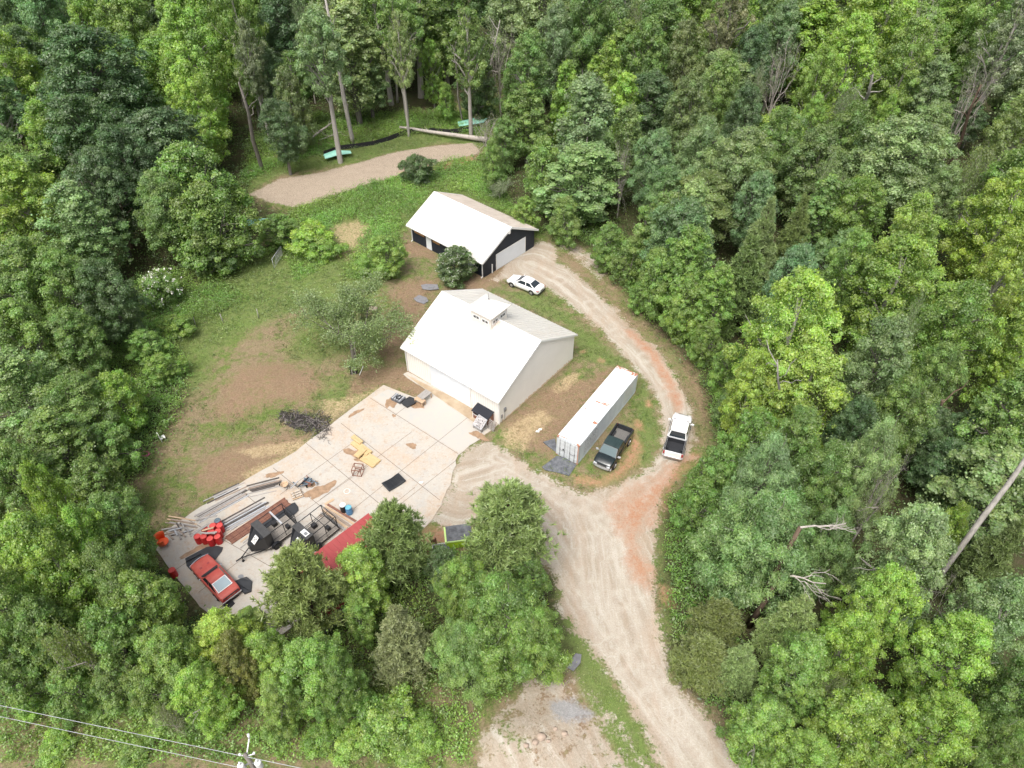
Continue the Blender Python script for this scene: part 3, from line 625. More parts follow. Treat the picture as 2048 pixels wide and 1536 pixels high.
# ------------------------------------------------------------ vehicles (local frame: +x forward, ground at z 0)
M['tyre'] = mat('tyre_rubber', (.018, .018, .019), .9)
M['rim'] = mat('alloy_rim', (.5, .5, .51), .35, .6)
M['chrome'] = mat('chrome', (.62, .62, .63), .22, .9)
M['lamp'] = mat('clear_lamp', (.55, .57, .6), .15)
M['tail'] = mat('red_lamp', (.35, .02, .02), .25)
M['paint_white'] = mat('white_car_paint', (.80, .80, .80), .3, coat=.5)
M['paint_green'] = mat('dark_green_car_paint', (.007, .015, .016), .25, noise=.2, scale=2, coat=.6)
M['paint_green_worn'] = mat('sun_worn_clearcoat', (.03, .05, .05), .4, 0, 0, 2.2, (.012, .026, .026), stretch=(.4, 2.2, 1))
M['paint_red'] = mat('faded_red_paint', (.42, .06, .045), .5, 0, 0, 1.2, (.48, .11, .085), coat=.1)
M['plastic'] = mat('black_trim', (.02, .02, .022), .6)
M['bed'] = mat('bed_liner', (.025, .027, .032), .7, noise=.3, scale=6)
M['bed_worn'] = mat('worn_bed_liner', (.17, .165, .155), .85, noise=.35, scale=4, stretch=(1, 6, 1))
M['silver'] = mat('silver_paint', (.50, .51, .53), .35, .3, coat=.4)
def shell(mb, st, zb=.32, n_smooth=True):
    """loft of a car body; stations (x, half width, height of the top edge, crown)"""
    ring = []
    for (x, w, t, c) in st:
        h = [(w*.86, zb), (w*.97, zb+.1), (w, zb+(t-zb)*.45), (w*.985, zb+(t-zb)*.8), (w*.93, t-.02), (w*.84, t+.01), (w*.5, t+c*.8), (0, t+c)]
        ring.append([(x, -a, b) for a, b in h]+[(x, a, b) for a, b in h[-2::-1]])
    k = len(ring[0]); vs = [p for r_ in ring for p in r_]; fs = []
    for i in range(len(ring)-1):
        for j in range(k-1): a = i*k+j; fs.append((a, a+1, a+k+1, a+k))
        fs.append((i*k+k-1, i*k, (i+1)*k, (i+1)*k+k-1))
    fs += [tuple(range(k))[::-1], tuple(range(len(vs)-k, len(vs)))]
    mb.add(vs, fs, n_smooth)
def lerp(a, b, t): return tuple(a[i]+(b[i]-a[i])*t for i in range(3))
def inset(q, l, r_, bt, tp):
    """sub-quad of q = bottom-left, bottom-right, top-right, top-left"""
    def at(s, t): return Vector(lerp(lerp(q[0], q[1], s), lerp(q[3], q[2], s), t))
    return [at(l, bt), at(1-r_, bt), at(1-r_, 1-tp), at(l, 1-tp)]
def greenhouse(root, pm, gm, xb0, xb1, xt0, xt1, wb, wt, zb, zt, splits=(.5,), wr=None, roofm=None, rear_glass=True, ws_inset=.05):
    """cabin: xb0/xb1 rear/front at the belt line, xt0/xt1 at the roof"""
    wr = wr or wb*.96
    b = [(xb0, -wr, zb), (xb1, -wb*.95, zb), (xb1, wb*.95, zb), (xb0, wr, zb)]; t = [(xt0, -wt*.95, zt-.02), (xt1, -wt*.97, zt-.02), (xt1, wt*.97, zt-.02), (xt0, wt*.95, zt-.02)]
    c = MB(); c.add(b+t, [(0, 1, 5, 4), (1, 2, 6, 5), (2, 3, 7, 6), (3, 0, 4, 7)])
    c.build('cabin', pm, root, bevel=.03)
    r_ = MB(); n = 7; m = 7; vs = []
    for i in range(n):
        s = i/(n-1)
        for j in range(m):
            q = j/(m-1)*2-1; x = xt0+(xt1-xt0)*s; x += -.05*(q*q)*(1 if s > .5 else -1)*abs(2*s-1)
            y = wt*q; vs.append((x, y, zt+.055*(1-q*q)*(1-(2*s-1)**4*.6)-.02*(abs(2*s-1)**3)-.0))
    r_.add(vs, [(i*m+j, (i+1)*m+j, (i+1)*m+j+1, i*m+j+1) for i in range(n-1) for j in range(m-1)], True)
    r_.build('roof', roofm or pm, root)
    def pane(nm, q, off=.008, gmm=None):
        nn = (q[1]-q[0]).cross(q[3]-q[0]).normalized(); q = [p+nn*off for p in q]; g = MB(); g.quad(*q, th=.006); g.build(nm, gmm or gm, root)
    pane('windshield', inset([b[1], b[2], t[2], t[1]], .05, .05, .06, ws_inset))
    if rear_glass: pane('rear_window', inset([b[3], b[0], t[0], t[3]], .06, .06, .1, .1))
    for sgn in (-1, 1):
        q = [b[0], b[1], t[1], t[0]] if sgn < 0 else [b[2], b[3], t[3], t[2]]
        cuts = [0.0]+list(splits if sgn < 0 else [1-s for s in splits][::-1])+[1.0]
        for i in range(len(cuts)-1):
            l = cuts[i]+.035; r2 = 1-(cuts[i+1]-.02); pane('side_window', inset(q, l+(.03 if i == 0 else 0), r2+(.03 if i == len(cuts)-2 else 0), .12, .1), gmm=M['glass'])
def wheel(root, x, y, r_, wd=.24, rim=None):
    s = 1 if y > 0 else -1
    a = MB(); a.cyl((x, y-s*.02, r_+.02), r_+.055, .3, 28, 'Y'); a.build('wheel_arch', M['plastic'], root)
    t = MB(); t.lathe([(r_*.62, -wd/2), (r_*.93, -wd/2), (r_, -wd/2+.03), (r_, wd/2-.03), (r_*.93, wd/2), (r_*.62, wd/2)], 28, M=Matrix.Translation((x, y+s*.03, r_)) @ Matrix.Rotation(math.pi/2, 4, 'X'))
    to = t.build('wheel', M['tyre'], root)
    rm = MB(); rm.cyl((x, y+s*(.03+wd/2-.01), r_), r_*.62, .03, 24, 'Y')
    for k in range(5):
        an = k*2*math.pi/5; rm.bar((x, y+s*(.03+wd/2+.01), r_), (x+math.cos(an)*r_*.58, y+s*(.03+wd/2+.01), r_+math.sin(an)*r_*.58), .035, .06)
    rm.build('rim', rim or M['rim'], to)
def place(name, tailpx, nosepx, label, cat, zt=.6, zn=.6):
    a, b = P(*tailpx, zt), P(*nosepx, zn); c = (a+b)/2; o = empty(name, (c.x, c.y, .012), math.atan2(b.y-a.y, b.x-a.x), label, cat); return o, (b-a).length
def pickup(tailpx, nosepx, label, pm, crew, bedm, floorm, bump, L=None, roofm=None, ws=None, hoodm=None):
    o, L0 = place('pickup_truck', tailpx, nosepx, label, 'pickup truck', .6, .7); L = L or L0; h = L/2; W = 1.0
    cabr = -h+.36*L if crew else -h+.40*L     # back of the cabin
    xw = h-.215*L                              # base of the windscreen
    s = MB(); shell(s, [(xw-.35, W*.98, 1.12, .04), (xw, W*.98, 1.13, .045), (xw+.5, W*.985, 1.12, .07), (h-.55, W*.96, 1.07, .05), (h-.22, W*.9, .98, .03), (h-.1, W*.82, .88, .01)])
    s.build('hood', [hoodm or pm], o)
    s = MB(); shell(s, [(cabr-.03, W*.98, 1.12, .0), (cabr+.4, W, 1.13, 0), (xw-.34, W*.985, 1.13, .02)]); s.build('door_panel', pm, o)
    z0, z1 = .62, 1.2; xb = -h+.16
    for y in (-1, 1):                          # bed sides, rounded over
        s = MB(); w = W*.985
        prof = [(w*.93, .38), (w*.99, .5), (w, .85), (w*.985, 1.1), (w*.95, z1), (w*.86, z1), (w*.845, z1-.04), (w*.845, z0)]
        vs = [(x, y*a, b) for x in (xb, cabr-.04) for a, b in prof]; k = len(prof)
        fs = [(i, (i+1) % k, k+(i+1) % k, k+i) for i in range(k)]+[tuple(range(k))[::-1], tuple(range(k, 2*k))]
        if y < 0: fs = [tuple(reversed(f)) for f in fs]
        s.add(vs, fs); s.build('bed_side', pm, o, bevel=.012)
        s = MB(); s.bx(xb+.05, cabr-.06, y*w*.84, y*w*.80, z0, z1-.01); s.bx(-h+.28*L-1.05+.3, -h+.28*L-.2+.3, y*w*.80, y*w*.62, z0, z0+.22); s.build('bed_wall', bedm, o)
        s = MB(); s.bx(xb, cabr-.05, y*w*.955, y*w*.865, z1+.001, z1+.014); s.build('bed_rail', M['plastic'], o)
    s = MB(); s.bx(xb+.06, cabr-.05, -W*.79, W*.79, z0-.06, z0)
    for k in range(15): s.bx(xb+.1, cabr-.08, -W*.76+k*.107, -W*.76+k*.107+.05, z0+.0005, z0+.02)
    s.build('bed_floor', floorm, o)
    s = MB(); s.bx(cabr-.1, cabr-.045, -W*.84, W*.84, z0, z1+.0); s.build('bed_headboard', bedm, o)
    s = MB(); s.bx(cabr-.16, cabr-.04, -W*.83, W*.83, z1-.02, z1+.03); s.build('cab_guard', M['silver'] if crew else M['plastic'], o)
    s = MB(); s.bx(-h+.1, -h+.17, -W*.79, W*.79, .55, z1+.01); s.bx(-h+.165, -h+.2, -W*.78, W*.78, .62, z1); s.build('tailgate', pm, o, bevel=.02)
    s = MB(); s.bx(-h+.17, -h+.21, -W*.77, W*.77, .63, z1-.03); s.build('tailgate_liner', bedm, o)
    for y in (-1, 1):
        s = MB(); s.bx(-h+.085, -h+.17, y*W*.80, y*W*.955, .78, 1.14); s.build('tail_light', M['tail'], o, bevel=.01)
        s = MB(); s.bx(h-.16, h-.045, y*W*.5, y*W*.82, .7, .9); s.build('headlight', M['lamp'], o, bevel=.02)
        s = MB(); s.box((xw-.25, y*(W+.15), 1.18), (.12, .26, .2)); s.bar((xw-.22, y*W*.9, 1.12), (xw-.24, y*(W+.1), 1.15), .05); s.build('mirror', bump if not crew else pm, o, bevel=.02)
        for x in (-h+.225*L, h-.17*L): wheel(o, x, y*(W-.12), .39, .26)
    s = MB(); s.bx(-h, -h+.12, -W*.92, W*.92, .42, .6); s.build('rear_bumper', M['chrome'] if crew else bump, o, bevel=.03)
    s = MB()
    n = 9
    for k in range(n-1):
        y0, y1 = -W*.93+k*2*W*.93/(n-1), -W*.93+(k+1)*2*W*.93/(n-1); f = lambda y: h-.02-.16*(abs(y)/W)**2.5
        s.add([(f(y0)-.16, y0, .4), (f(y1)-.16, y1, .4), (f(y1), y1, .4), (f(y0), y0, .4), (f(y0)-.16, y0, .66), (f(y1)-.16, y1, .66), (f(y1), y1, .66), (f(y0), y0, .66)], [(0, 1, 2, 3)[::-1], (4, 5, 6, 7)[::-1], (3, 2, 6, 7)[::-1], (0, 4, 5, 1)])
    s.build('front_bumper', bump, o)
    s = MB(); s.bx(h-.2, h-.06, -W*.5, W*.5, .68, .92); s.build('grille', M['black'], o, bevel=.02)
    s = MB(); s.bar((h-.055, -W*.48, .8), (h-.055, W*.48, .8), .03); s.build('grille_bar', M['chrome'], o)
    s = MB(); s.bx(-h+.3, h-.3, -.62, .62, .3, .5); s.build('chassis', M['black'], o)
    if crew: greenhouse(o, pm, ws or M['glass'], cabr+.02, xw+.02, cabr+.28, xw-.72, W*.96, W*.78, 1.12, 1.86, (.46,), roofm=roofm)
    else: greenhouse(o, pm, ws or M['glass'], cabr+.02, xw+.02, cabr+.2, xw-.7, W*.96, W*.80, 1.12, 1.74, (.36,), roofm=roofm)
    s = MB(); s.bx(xw+.03, xw+.1, -W*.75, W*.75, 1.15, 1.165); s.build('wiper_cowl', M['plastic'], o)
    return o
pickup((1343.5, 917), (1366.5, 829), 'white crew cab pickup with black empty bed parked on the gravel track', M['paint_white'], True, M['bed'], M['bed'], M['chrome'], L=5.9)
pickup((1251, 858), (1202, 934), 'dark green pickup with sun-worn roof parked against the shipping container', M['paint_green'], False, M['bed'], M['bed_worn'], M['silver'], L=5.7, roofm=M['paint_green_worn'], ws=M['glass_blue'])

def sedan():
    o, L = place('sedan_car', (1084, 581), (1018.5, 556), 'white four-door sedan parked on gravel between barn and navy garage', 'car', .6, .5); L = 4.9; h = L/2; pm = M['paint_white']
    s = MB(); shell(s, [(-h, .70, .80, .0), (-h+.1, .80, .93, .02), (-h+.5, .88, 1.0, .03), (-h+1.0, .905, .98, .03), (0, .915, .94, .03), (h-1.45, .91, .92, .04), (h-.8, .89, .84, .06), (h-.3, .83, .72, .04), (h-.08, .72, .6, .02), (h, .6, .52, .0)], .26)
    s.build('body', pm, o)
    greenhouse(o, pm, M['glass'], -h+.55, h-1.35, -h+1.45, h-2.15, .86, .60, .93, 1.42, (.45,))
    for y in (-1, 1):
        for x in (-h+1.0, h-.93): wheel(o, x, y*.80, .32, .2)
        s = MB(); s.bx(-h+.02, -h+.3, y*.5, y*.84, .72, .86); s.build('tail_light', M['tail'], o, bevel=.02)
        s = MB(); s.bx(h-.42, h-.1, y*.48, y*.78, .58, .68); s.build('headlight', M['lamp'], o, bevel=.02)
        s = MB(); s.box((h-1.62, y*.98, .98), (.12, .2, .13)); s.build('mirror', pm, o, bevel=.02)
    s = MB(); s.bx(-h-.03, -h+.14, -.78, .78, .3, .5); s.build('rear_bumper', M['plastic'], o, bevel=.03)
    s = MB(); s.bx(-h-.012, -h+.05, -.26, .26, .6, .72); s.build('number_plate_recess', M['plastic'], o)
    s = MB(); s.bx(h-.15, h+.01, -.4, .4, .3, .45); s.build('grille', M['black'], o, bevel=.02)
    return o
sedan()
def coupe():
    o, L = place('coupe_car', (459, 1187), (402, 1126), 'faded red classic coupe with glass hatch parked at the slab corner', 'car', .65, .6); L = 4.95; h = L/2; pm = M['paint_red']
    s = MB(); shell(s, [(-h, .80, .86, .0), (-h+.25, .87, .96, .02), (-h+.9, .91, .97, .03), (0, .925, .93, .03), (h-1.7, .925, .93, .04), (h-.9, .91, .91, .05), (h-.3, .87, .86, .03), (h-.08, .84, .8, .01), (h, .82, .76, .0)], .3)
    s.build('body', pm, o)
    greenhouse(o, pm, M['glass'], -h+.45, h-1.85, -h+1.75, h-2.35, .84, .62, .92, 1.33, (.55,), rear_glass=False)
    b0, b1 = Vector((-h+.72, -.58, 1.03)), Vector((-h+.72, .58, 1.03)); t0, t1 = Vector((-h+1.55, -.54, 1.29)), Vector((-h+1.55, .54, 1.29))
    s = MB(); s.quad(b1+Vector((-.06, .06, .03)), b0+Vector((-.06, -.06, .03)), t0+Vector((.06, -.06, .05)), t1+Vector((.06, .06, .05)), th=.03); fr = s.build('hatch_frame', M['trim'], o)
    s = MB(); s.quad(b1+Vector((.0, 0, .062)), b0+Vector((0, 0, .062)), t0+Vector((0, 0, .074)), t1+Vector((0, 0, .074)), th=.02); s.build('hatch_glass', mat('pale_glass', (.30, .38, .42), .1, spec=1), o)
    for y in (-1, 1):
        s = MB(); s.box((h-1.05, y*.33, .965), (.16, .2, .03)); s.build('hood_scoop', M['roof_red'], o)
        for x in (-h+1.05, h-.95): wheel(o, x, y*.80, .33, .21)
        s = MB(); s.bx(-h-.02, -h+.06, y*.35, y*.78, .62, .8); s.build('tail_light', M['tail'], o)
        s = MB(); s.box((h-2.0, y*.99, 1.0), (.1, .16, .1)); s.build('mirror', M['chrome'], o, bevel=.02)
        s = MB(); s.cyl((h-.02, y*.6, .62), .1, .06, 18, 'X'); s.build('headlight', M['lamp'], o)
    s = MB()
    for k in range(8):
        y0, y1 = -.86+k*.215, -.86+(k+1)*.215; f = lambda y: h+.08-.2*abs(y/.86)**2
        s.bar((f(y0), y0, .74), (f(y1), y1, .74), .07, .1)
    s.build('front_bumper', M['chrome'], o)
    s = MB(); s.bx(-h-.1, -h-.02, -.86, .86, .48, .6); s.build('rear_bumper', M['chrome'], o, bevel=.02)
    s = MB(); s.bx(-h-.02, -h+.03, -.7, .7, .82, .9); s.build('rear_panel', M['plastic'], o)
    s = MB(); s.bx(h-1.98, h-1.75, -.72, .72, .945, .985); s.build('cowl_vent', M['plastic'], o)
coupe()
# ------------------------------------------------------------ trees
def leaf_material(name, trans=.42):
    m = bpy.data.materials.new(name); m.use_nodes = True; n = m.node_tree; L = n.links
    for q in list(n.nodes): n.nodes.remove(q)
    out = n.nodes.new('ShaderNodeOutputMaterial'); oi = n.nodes.new('ShaderNodeObjectInfo'); at = n.nodes.new('ShaderNodeAttribute'); at.attribute_name = 'tone'
    hs = n.nodes.new('ShaderNodeHueSaturation'); L.new(oi.outputs['Color'], hs.inputs['Color'])
    sp = n.nodes.new('ShaderNodeSeparateColor'); L.new(at.outputs['Color'], sp.inputs[0])
    def mr(x, a, b):
        q = n.nodes.new('ShaderNodeMapRange'); q.inputs[3].default_value = a; q.inputs[4].default_value = b; L.new(x, q.inputs[0]); return q.outputs[0]
    L.new(mr(sp.outputs[0], .62, 1.45), hs.inputs['Value']); L.new(mr(sp.outputs[1], .525, .475), hs.inputs['Hue']); L.new(mr(sp.outputs[2], .75, 1.12), hs.inputs['Saturation'])
    d = n.nodes.new('ShaderNodeBsdfDiffuse'); t = n.nodes.new('ShaderNodeBsdfTranslucent'); g = n.nodes.new('ShaderNodeBsdfGlossy'); g.inputs['Roughness'].default_value = .5; g.inputs['Color'].default_value = (1, 1, 1, 1)
    L.new(hs.outputs[0], d.inputs[0])
    tm = n.nodes.new('ShaderNodeMix'); tm.data_type = 'RGBA'; tm.blend_type = 'MULTIPLY'; tm.inputs[0].default_value = 1; L.new(hs.outputs[0], tm.inputs[6]); tm.inputs[7].default_value = (1.3, 1.35, .5, 1); L.new(tm.outputs[2], t.inputs[0])
    a = n.nodes.new('ShaderNodeMixShader'); a.inputs[0].default_value = trans; L.new(d.outputs[0], a.inputs[1]); L.new(t.outputs[0], a.inputs[2])
    b = n.nodes.new('ShaderNodeMixShader'); b.inputs[0].default_value = .045; L.new(a.outputs[0], b.inputs[1]); L.new(g.outputs[0], b.inputs[2]); L.new(b.outputs[0], out.inputs[0]); return m
M['leaf'] = leaf_material('foliage'); M['needle'] = leaf_material('needles', .15)
M['bark'] = mat('grey_bark', (.235, .215, .19), .95, noise=.45, scale=2.5, bump=.4, stretch=(2, 2, .4), spec=.1)
M['bark_pale'] = mat('pale_bark', (.40, .375, .34), .9, noise=.35, scale=2.5, bump=.3, stretch=(2, 2, .4), spec=.1)
M['bark_brown'] = mat('brown_bark', (.16, .115, .085), .95, noise=.4, scale=3, bump=.4, stretch=(2, 2, .4), spec=.1)
M['deadwood'] = mat('dead_wood', (.47, .43, .385), .9, noise=.35, scale=3, spec=.1)
def leaf_mesh(name, C, N, sz, tone, m, aspect=1.55, tri=False):
    """one leaf face per row: centre, normal, length, tone"""
    n = len(C); rs = np.random.RandomState(len(C) % 9973)
    N = N/np.maximum(np.linalg.norm(N, axis=1, keepdims=True), 1e-6); T = rs.normal(size=(n, 3)); T -= N*(T*N).sum(1, keepdims=True); T /= np.maximum(np.linalg.norm(T, axis=1, keepdims=True), 1e-6); B = np.cross(N, T)
    s = sz[:, None]*.5; w = s/aspect
    k = 3 if tri else 4
    if tri: V = np.stack([C-T*s-B*w, C-T*s+B*w, C+T*s], 1)
    else: V = np.stack([C-T*s, C-B*w+N*s*.12, C+T*s, C+B*w+N*s*.12], 1)
    me = bpy.data.meshes.new(name); me.vertices.add(n*k); me.loops.add(n*k); me.polygons.add(n)
    me.vertices.foreach_set('co', V.astype(np.float32).ravel()); me.loops.foreach_set('vertex_index', np.arange(n*k, dtype=np.int32)); me.polygons.foreach_set('loop_start', np.arange(0, n*k, k, dtype=np.int32))
    me.update(calc_edges=True); at = me.attributes.new('tone', 'FLOAT_COLOR', 'POINT')
    tc = np.concatenate([np.clip(tone, 0, 1), np.ones((n, 1))], 1); at.data.foreach_set('color', np.repeat(tc, k, 0).astype(np.float32).ravel())
    me.materials.append(m); return me
def limb(mb, a, b, r0, r1, rs, n=5, seg=4, sag=.0):
    a, b = np.array(a, float), np.array(b, float); L_ = np.linalg.norm(b-a); pts = []
    for i in range(seg+1):
        t = i/seg; p = a+(b-a)*t
        if 0 < i < seg: p = p+rs.normal(size=3)*L_*.045
        p[2] += sag*math.sin(math.pi*t)*L_; pts.append(p)
    mb.tube(pts, [r0+(r1-r0)*(i/seg) for i in range(seg+1)], n, cap=False); return pts
PROTO = {}
def broadleaf(key, H=14., Rr=4.2, lo=.22, nclump=75, nleaf=20000, leaf=.30, cl=(.18, .30), top=.5, irr=.28, bark='bark', gap=0., seed=1, aspect=1.5, droop=.0, limbs=16):
    rs = np.random.RandomState(seed); z0, z1 = H*lo, H*.97; zc = z0+(z1-z0)*(.42+.1*top)
    ph = rs.rand(6)*6.28
    def env(t, az):  # radius at height fraction t
        q = max(0, math.sin(math.pi*min(1, (t*.92+.06))**(.75+.25*top)))**.62
        return Rr*q*(1+irr*(math.sin(2*az+ph[0])*.5+math.sin(3*az+ph[1]+t*4)*.5+math.sin(5*az+ph[2]-t*7)*.35))
    cs, cr = [], []
    tries = 0
    while len(cs) < nclump and tries < 9000:
        tries += 1; t = rs.rand()**(.85); az = rs.rand()*6.283; e = env(t, az); rr_ = e*(rs.uniform(.62, .97) if rs.rand() < .8 else rs.uniform(.1, .6)); c = np.array([math.cos(az)*rr_, math.sin(az)*rr_, z0+(z1-z0)*t])
        if gap and math.sin(c[0]*1.1+ph[3])*math.sin(c[1]*1.3+ph[4])*math.sin(c[2]*.9+ph[5]) > .35-gap*.3: continue
        r_ = (cl[0]*.42+(cl[1]*.80-cl[0]*.42)*rs.rand()**1.2)*Rr
        if any(np.linalg.norm(c-q) < (r_+p)*.5 for q, p in zip(cs, cr)): continue
        cs.append(c); cr.append(r_)
    cs, cr = np.array(cs), np.array(cr); wgt = cr**2; cnt = np.maximum(12, (nleaf*wgt/wgt.sum()).astype(int))
    Cc, Nn, Ss, Tt = [], [], [], []
    mid = np.array([0, 0, zc])
    for c, r_, k in zip(cs, cr, cnt):
        out = c-mid; out = out/max(1e-6, np.linalg.norm(out)); d = rs.normal(size=(k, 3)); d /= np.linalg.norm(d, axis=1, keepdims=True)
        d += out*.55+np.array([0, 0, .35]); d /= np.linalg.norm(d, axis=1, keepdims=True)
        lump = 1+.35*np.sin(d[:, 0]*7+c[0]*3)*np.sin(d[:, 1]*7+c[1]*3+1)*np.sin(d[:, 2]*6+c[2])
        rad = r_*lump*(rs.rand(k)**.33*.75+.3); p = c+d*rad[:, None]*np.array([1.05, 1.05, .72])
        g_ = rs.rand(k) < .22; sp_ = out*r_*rs.normal(size=(k, 1))*.25; p[g_] = (c+sp_+rs.normal(size=(k, 3))*r_*np.array([.62, .62, .5]))[g_]
        p[:, 2] -= droop*rad*rs.rand(k)
        n_ = d*.85+rs.normal(size=(k, 3))*.45+np.array([0, 0, .5]); ct = rs.uniform(.15, .8); ch = rs.uniform(.2, .8)
        Cc.append(p); Nn.append(n_); Ss.append(leaf*(.45+1.25*rs.rand(k)**1.6))
        Tt.append(np.stack([ct+rs.normal(size=k)*.2, ch+rs.normal(size=k)*.22, .5+rs.normal(size=k)*.25], 1))
    k = nleaf//9; t = rs.rand(k)**.9; az = rs.rand(k)*6.283; e_ = np.array([env(a_, b_) for a_, b_ in zip(t, az)])*rs.uniform(.15, .8, k)**.6; wv = .5+.5*np.sin(az*9+t*23+seed)*np.sin(t*31+az*4); e_ *= .82+.22*wv
    Cc.append(np.stack([np.cos(az)*e_, np.sin(az)*e_, z0+(z1-z0)*t], 1)+rs.normal(size=(k, 3))*.2); Nn.append(rs.normal(size=(k, 3))*.6+np.array([0, 0, .8])); Ss.append(leaf*rs.uniform(.6, 1.3, k)); Tt.append(np.stack([.45+rs.normal(size=k)*.22, .5+rs.normal(size=k)*.25, .5+rs.normal(size=k)*.25], 1))
    me = leaf_mesh(key+'_crown', np.concatenate(Cc), np.concatenate(Nn), np.concatenate(Ss), np.concatenate(Tt), M['leaf'], aspect)
    t_ = MB(); r0 = H*.018+.04; lean = rs.normal(size=2)*.03*H; tp = [np.array([0, 0, -.3]), np.array([lean[0]*.2, lean[1]*.2, H*.25]), np.array([lean[0]*.6, lean[1]*.6, H*.5]), np.array([lean[0], lean[1], H*.72]), np.array([lean[0]*.7, lean[1]*.7, H*.9])]
    t_.tube(tp, [r0*1.25, r0, r0*.75, r0*.45, r0*.12], 8, cap=False)
    o = np.argsort(rs.rand(len(cs)))[:limbs]
    for i in o:
        c = cs[i]; hz = min(max(c[2]-rs.uniform(.12, .25)*H, H*lo*.8), H*.8); f = np.interp(hz/H, [0, .25, .5, .72, .9], [0, 1, 2, 3, 4]); k = int(f); base = tp[k]+(tp[min(k+1, 4)]-tp[k])*(f-k); base = np.array([base[0], base[1], hz])
        pts = limb(t_, base, c, r0*.55, r0*.14, rs, 5, 4, .06)
        for j in range(2): limb(t_, pts[2], pts[2]+(c-base)*.4+rs.normal(size=3)*Rr*.18, r0*.24, .02, rs, 4, 3)
    trunk = t_.build(key+'_trunk', M[bark]); tm = trunk.data; bpy.data.objects.remove(trunk)
    PROTO[key] = (me, tm, H, Rr, lo); return PROTO[key]
def pine(key, H=11., Rr=3.6, lo=.15, nb=60, seed=1, kind='pine', tufts=24, nlen=.42):
    rs = np.random.RandomState(seed); t_ = MB(); r0 = H*.014+.05; t_.tube([(0, 0, -.3), (.1, .05, H*.4), (0, .1, H*.75), (0, 0, H*.97)], [r0*1.2, r0, r0*.55, .03], 8, cap=False)
    Cc, Nn, Ss, Tt, Dd = [], [], [], [], []
    for b in range(nb):
        f = (b+rs.rand())/nb; z = H*(lo+(.95-lo)*f); az = b*2.4+rs.normal()*.4
        prof = (1-f)**.55*(.55+.45*min(1, f/.25)) if kind == 'pine' else (1-f)**.8
        L_ = Rr*max(.12, prof)*rs.uniform(.75, 1.12); up = .30+.5*f if kind == 'pine' else .15+.55*f
        a = np.array([0, 0, z]); e = a+np.array([math.cos(az)*L_, math.sin(az)*L_, L_*up*.9]); pts = limb(t_, a, e, max(.02, r0*.3*(1-f)+.015), .012, rs, 4, 4, -.05 if kind == 'pine' else .05)
        nt_ = int(tufts*(L_/Rr)+5); tone = rs.uniform(.3, .65)
        for k in range(nt_):
            s = rs.uniform(.3, 1.0)**.7; i = min(3, int(s*4)); p = pts[i]+(pts[i+1]-pts[i])*(s*4-i); side = rs.normal(size=3)*L_*.16*(1.15-s*.4); side[2] = abs(side[2])*.6; p = p+side
            m_ = 13; d = rs.normal(size=(m_, 3))*.55+np.array([math.cos(az)*.45, math.sin(az)*.45, .8 if kind == 'pine' else .35]); d /= np.linalg.norm(d, axis=1, keepdims=True); ln = nlen*rs.uniform(.6, 1.15, m_)
            Cc.append(p+d*ln[:, None]*.5); Dd.append(d); Ss.append(ln); tt = tone+rs.normal()*.12
            Tt.append(np.stack([tt+rs.normal(size=m_)*.16, .5+rs.normal(size=m_)*.15, .45+rs.normal(size=m_)*.2], 1))
    C_, D_, s_, T_ = map(np.concatenate, (Cc, Dd, Ss, Tt)); n = len(C_); Bv = np.cross(D_, rs.normal(size=(n, 3))); Bv /= np.linalg.norm(Bv, axis=1, keepdims=True)
    wd = (.06 if kind == 'pine' else .06)
    V = np.stack([C_-D_*s_[:, None]*.5-Bv*wd*.6, C_-D_*s_[:, None]*.5+Bv*wd*.6, C_+D_*s_[:, None]*.5+Bv*wd*.35, C_+D_*s_[:, None]*.5-Bv*wd*.35], 1)
    me = bpy.data.meshes.new(key+'_crown'); me.vertices.add(n*4); me.loops.add(n*4); me.polygons.add(n); me.vertices.foreach_set('co', V.astype(np.float32).ravel()); me.loops.foreach_set('vertex_index', np.arange(n*4, dtype=np.int32)); me.polygons.foreach_set('loop_start', np.arange(0, n*4, 4, dtype=np.int32))
    me.update(calc_edges=True); at = me.attributes.new('tone', 'FLOAT_COLOR', 'POINT'); at.data.foreach_set('color', np.repeat(np.concatenate([np.clip(T_, 0, 1), np.ones((n, 1))], 1), 4, 0).astype(np.float32).ravel()); me.materials.append(M['needle'])
    trunk = t_.build(key+'_trunk', M['bark_brown']); tm = trunk.data; bpy.data.objects.remove(trunk); PROTO[key] = (me, tm, H, Rr, lo)
